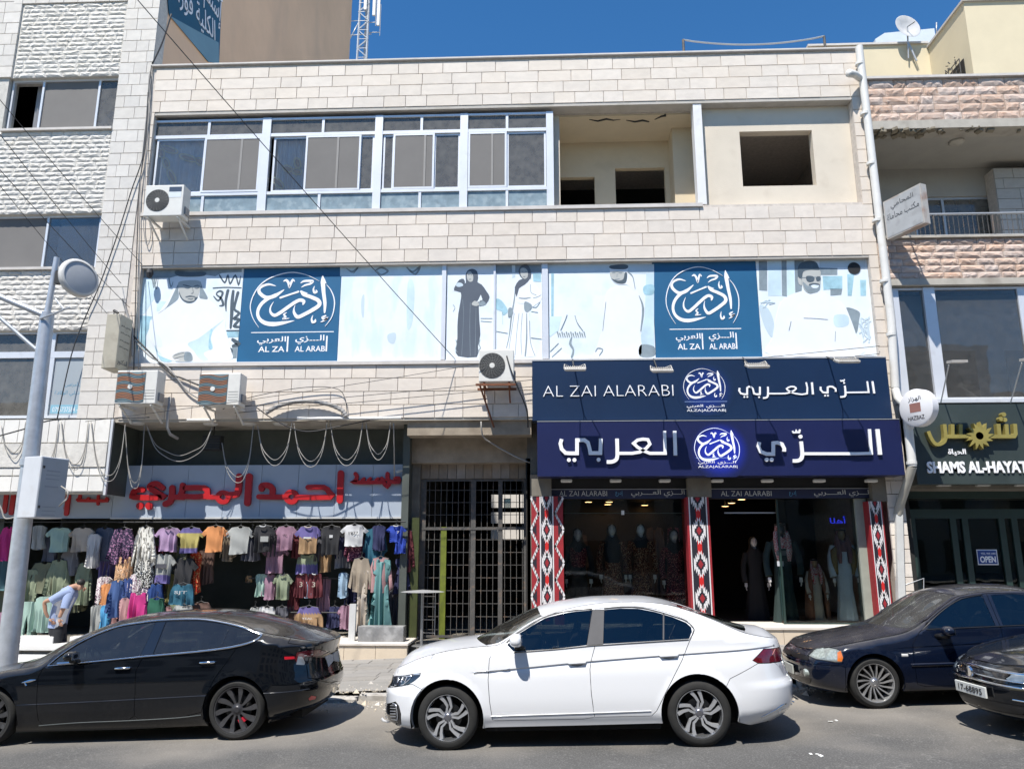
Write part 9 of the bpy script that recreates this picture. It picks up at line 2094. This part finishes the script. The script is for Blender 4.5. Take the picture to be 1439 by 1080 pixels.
 if bodice: add(lobed([(1.02*k,.14*k,.115*k),(1.1*k,.142*k,.118*k),(1.28*k,.170*k,.125*k),(1.38*k,s*.9,.112*k)],n=24),'embroidered_front',bodice)
 return e
EMR=pattern('embroidery_red',(.03,.006,.01),(.28,.03,.05),55,.54,None,(.45,.28,.2)); EMB_=pattern('embroidery_multi',(.05,.015,.012),(.30,.12,.06),48,.53,None,(.35,.30,.2));
SCK=fab('scarf_black',(.012,.012,.016)); SCR=pattern('scarf_red_check',(.5,.48,.46),(.40,.05,.06),60,.5)
mannequin(814,742,874,.95,'leftmost mannequin, in a black headscarf and a top with an embroidered square panel',SCK,SCK,bodice=EMR)
mannequin(863,736,868,.9,'mannequin with a pale face in a dark belted gown, second from the left',EMB_,SCK,bodice=SCK)
mannequin(904,736,868,.8,'mannequin with the brightest white face and a red and gold speckled gown',EMB_,SCK,face=pm('mannequin_white_face',(.82,.80,.78),.4,.04,3),bodice=None)
mannequin(952,744,876,.8,'mannequin in a black gown with red embroidered skirt, beside the middle patterned column',EMR,SCK,bodice=EMR)
mannequin(1066,754,874,1.6,'mannequin all in black standing deep inside the doorway',SCK,SCK)
mannequin(1106,735,876,.75,'mannequin in a dark green robe with a red and white headscarf and head cord',fab('dark_green_robe',(.015,.04,.038)),SCR,face=m_faced,igal=True,shoulder=.24,hem=.22)
mannequin(1151,785,877,.7,'child size mannequin in a brown cloak and checked headscarf',CCR,SCR,face=m_fskin,cloak=fab('brown_cloak',(.26,.10,.05)),igal=True,hem=.2)
mannequin(1192,742,872,.55,'rightmost mannequin, in a pale blue robe with a mustard cloak',fab('pale_blue_robe',(.80,.9,1.)),fab('dusty_pink_scarf',(.28,.12,.12)),face=m_fskin,igal=True,hem=.19)
e=[o for o in bpy.data.objects if o.get('label','').startswith('rightmost mannequin')][0]
for sg in (-1,1):
 o=MB().tube([(sg*.10,-.06,1.48),(sg*.19,-.07,1.38),(sg*.20,-.06,1.15),(sg*.17,-.05,.92)],[.05,.075,.07,.04],10).build('mustard_drape',fab('mustard_drape',(.35,.24,.08)),None,smooth=True); o.parent=e
o=part('display_stand',pm('dark_teal_stand',(.015,.04,.04),.5,.1,3),None,(X_(1094,800,.5),X_(1097,800,.5),.45,.55,zpl+.06,Z_(1095,790,.5))); tag(o,'thin upright of the display stand beside the dark green robe','stand')
o=part('notice_card',pm('notice_card',(.5,.52,.55),.5,.05,4),None,(X_(1092,791,.36),X_(1101,791,.36),.35,.36,Z_(1096,795,.36),Z_(1096,788,.36))); tag(o,'small white notice card on the glass in front of the dark green robe','card')
o=part('notice_card',pm('notice_card_grey',(.14,.15,.15),.5,.2,20),None,(X_(1091,776,.36),X_(1105,776,.36),.35,.36,Z_(1096,780,.36),Z_(1096,773,.36))); tag(o,'grey printed card on the glass above the small white notice card','card')
# ================================================= PERSON stooping at the clothes rack
def skin_chain(name,verts,edges,mat,parent,sub=2,root=0):
 me=bpy.data.meshes.new(name); me.from_pydata([v[:3] for v in verts],edges,[]); o=bpy.data.objects.new(name,me); COL.objects.link(o); o.modifiers.new('k','SKIN');
 for i,v in enumerate(verts):
  r=v[3] if isinstance(v[3],(tuple,list)) else (v[3],v[3]); me.skin_vertices[0].data[i].radius=r
  me.skin_vertices[0].data[i].use_root=(i==root)
 s=o.modifiers.new('s','SUBSURF'); s.levels=sub; s.render_levels=sub
 bpy.context.view_layer.update(); m2=bpy.data.meshes.new_from_object(o.evaluated_get(bpy.context.evaluated_depsgraph_get())); bpy.data.objects.remove(o)
 m2.polygons.foreach_set('use_smooth',[True]*len(m2.polygons)); m2.materials.clear(); o=link(name,m2,mat); o.parent=parent; return o
pY=-.95; F=P(88,905,pY); g_=Z_(88,905,pY); e=empty('person',(F.x,pY,g_-.35),'person in a pale blue and white short sleeved shirt and dark trousers, stooping','person')
def L(px,py,dy=0): v=P(px,py,pY+dy); return (v.x-F.x,dy,v.z-(g_-.35))
M_skin=pm('human_skin',(.36,.20,.13),.55,.08,8); M_sh=pm('pale_blue_shirt',(.24,.30,.46),.85,.06,5,.2,60); M_shw=pm('white_shirt_panel',(.66,.67,.70),.85,.05,5,.2,60); M_tr=pm('black_trousers',(.015,.016,.02),.85,.1,5); M_hair=pm('black_hair',(.012,.010,.009),.6,.2,30,.4,80)
hipL,hipR=L(79,878,-.06),L(84,878,.08)
body=skin_chain('body',[ (*L(82,877),(.11,.09)),(*L(84,862),(.11,.09)),(*L(88,846),(.12,.10)),(*L(95,831),(.12,.10)),(*L(101,825,-.0),(.075,.07)),(*L(108,824,0),(.07,.07)),(*L(112,822,0),(.095,.085)),(*L(116,826,0),(.065,.06)),
  (*L(87,833,-.20),(.065,.06)),(*L(83,838,-.24),(.055,.05)),(*L(62,845,-.28),(.042,.042)),(*L(64,860,-.26),(.036,.034)),(*L(68,868,-.22),(.030,.028)),
  (*L(93,835,.18),(.06,.06)),(*L(90,852,-.22),(.046,.045)),(*L(83,868,-.26),(.034,.034)),
  (*L(80,890,-.08),(.07,.07)),(*L(78,905,-.08),(.05,.05)),(*L(77,922,-.08),(.04,.04)),(*L(86,890,.10),(.07,.07)),(*L(87,905,.10),(.05,.05)),(*L(87,922,.1),(.05,.05)),(*L(80,925,-.12),(.045,.035)),(*L(90,925,.06),(.045,.035))],
  [(0,1),(1,2),(2,3),(3,4),(4,5),(5,6),(6,7),(3,8),(8,9),(9,10),(10,11),(11,12),(3,13),(13,14),(14,15),(0,16),(16,17),(17,18),(0,19),(19,20),(20,21),(18,22),(21,23)],[M_skin],e,2)
# clothes : tapered shells round the trunk, arms and legs
def shell(name,pts,mat,nf=22,wr=.02):
 mb=MB(); n=nf; Q=[Vector(p[0]) for p in pts]
 for i,(c0,ra,rb) in enumerate(pts):
  t=(Q[min(i+1,len(Q)-1)]-Q[max(i-1,0)]).normalized(); lat=Vector((0,1,0)); lat=(lat-t*lat.dot(t)).normalized(); nn=t.cross(lat)
  for q in range(n):
   a=2*math.pi*q/n; f=1+wr*math.sin(3*a+i*1.3)+wr*.6*math.sin(7*a+i*2.1); mb.v.append(tuple(Q[i]+nn*ra*f*math.cos(a)+lat*rb*f*math.sin(a)))
 for i in range(len(Q)-1):
  for q in range(n): mb.f.append((i*n+q,i*n+(q+1)%n,(i+1)*n+(q+1)%n,(i+1)*n+q)); mb.m.append(0)
 mb.f.append(tuple(range(n))[::-1]); mb.f.append(tuple((len(Q)-1)*n+q for q in range(n))); mb.m+=[0,0]
 o=mb.build(name,mat,None,smooth=True,angle=1.2); fixn(o); o.parent=e; return o
shirt=shell('shirt',[(L(80,881),.15,.185),(L(81,876),.15,.185),(L(84,862),.15,.185),(L(88,850),.16,.20),(L(93,840),.165,.215),(L(98,832),.15,.21),(L(102,828),.11,.15),(L(105,826),.065,.075)],[M_sh,M_shw])
for p in shirt.data.polygons:
 if p.center.y<-.02 and p.center.x>L(86,860)[0]+.03*math.sin(p.center.z*9) and p.center.z<L(90,838)[2]: p.material_index=1
shell('sleeve',[(L(97,832,-.12),.10,.10),(L(88,835,-.2),.09,.09),(L(78,840,-.25),.075,.075),(L(72,844,-.27),.078,.078)],M_sh); shell('sleeve',[(L(98,833,-.10),.10,.10),(L(95,841,-.2),.088,.085),(L(92,850,-.235),.075,.075),(L(91,854,-.24),.078,.078)],M_sh)
shell('trousers',[(L(82,872),.14,.175),(L(81,880),.145,.18),(L(81,888),.14,.18),(L(81,892),.10,.17)],M_tr,wr=.01); shell('trouser_leg',[(L(81,884,-.08),.115,.10),(L(80,896,-.09),.10,.095),(L(79,908,-.09),.085,.085),(L(79,926,-.09),.075,.08)],M_tr); shell('trouser_leg',[(L(84,884,.08),.115,.10),(L(86,896,.09),.10,.095),(L(87,908,.09),.085,.085),(L(87,926,.09),.075,.08)],M_tr)
hair=skin_chain('hair',[(*L(110,817,0),(.085,.085)),(*L(114,818,0),(.09,.085)),(*L(117,822,0),(.06,.07))],[(0,1),(1,2)],[M_hair],e,2)
# hands with fingers
for (w0,w1,cur) in ((L(69,869,-.22),L(74,874,-.20),1),(L(83,869,-.26),L(85,876,-.27),-1)):
 w0=Vector(w0); w1=Vector(w1); d=(w1-w0).normalized(); sd=d.cross(Vector((0,1,0))).normalized(); up=sd.cross(d)
 palm=skin_chain('hand',[(*w0,.026),(*(w0+d*.05),(.036,.022)),(*(w0+d*.085),(.036,.018))],[(0,1),(1,2)],[M_skin],e,2)
 for q in range(4):
  b0=w0+d*.08+sd*(.024-.016*q); L1=(.036,.042,.039,.03)[q]
  skin_chain('finger',[(*b0,.010),(*(b0+d*L1),.009),(*(b0+d*(L1*1.5)+up*.012),.0085),(*(b0+d*(L1*1.7)+up*.028),.007)],[(0,1),(1,2),(2,3)],[M_skin],e,1).parent=palm
 b0=w0+d*.03+sd*.03; skin_chain('thumb',[(*b0,.011),(*(b0+d*.03+sd*.022),.010),(*(b0+d*.055+sd*.024),.008)],[(0,1),(1,2)],[M_skin],e,1).parent=palm
hd=Vector(L(116,826,0))
for nm,off,sz,m in (('nose',(.045,0,-.01),(.035,.022,.03),M_skin),('ear',(-.02,-.075,.01),(.035,.015,.05),M_skin),('eye',(.04,-.035,.02),(.012,.016,.010),M_fan),('mouth',(.035,-.01,-.045),(.02,.03,.008),pm('lip',(.25,.1,.08)))):
 bm=bmesh.new(); bmesh.ops.create_uvsphere(bm,u_segments=10,v_segments=8,radius=1);
 for v in bm.verts: v.co=Vector((v.co.x*sz[0],v.co.y*sz[1],v.co.z*sz[2]))+hd+Vector(off)
 me=bpy.data.meshes.new(nm); bm.to_mesh(me); bm.free(); me.polygons.foreach_set('use_smooth',[True]*len(me.polygons)); o=link(nm,me,m); o.parent=body
for sg in (-.1,.08): o=MB().cbox((L(80,925)[0]+.05,sg,.06),(.26,.1,.09)).build('shoe',M_fan,None); bevel(o,.03,2); o.parent=e
o=part('shop_floor_slab',M_concd,None,(X_(-60,920,-1.2),X_(128,920,-1.2),-1.24,-.1,-.5,g_-.36)) ; tag(o,kind='structure'); o.name='raised_pavement'

# small litter on the road
for i,(a,b_,l_) in enumerate(((905,968,'between the wheels of the white car'),(1147,1060,'near the lower right of the road'),(552,1013,'by the front bumper of the white car'),(500,985,'behind the black car'),(1170,1012,'on the road below the dark blue saloon'))):
 p=PZ(a,b_,0); p=PZ(a,b_,gz(p.x)); mb=MB(); r_=random.Random(i)
 for k in range(3): mb.cbox((p.x+r_.uniform(-.06,.06),p.y+r_.uniform(-.04,.04),gz(p.x)+.008),(r_.uniform(.03,.06),r_.uniform(.02,.04),.006),Matrix.Rotation(r_.random()*3,3,'Z')@Matrix.Rotation(r_.uniform(-.3,.3),3,'X'))
 tag(mb.build('paper_scrap',pm('crumpled_paper',(.6,.6,.58),.9),None),'crumpled scrap of white paper '+l_,'litter','paper scraps on the road')
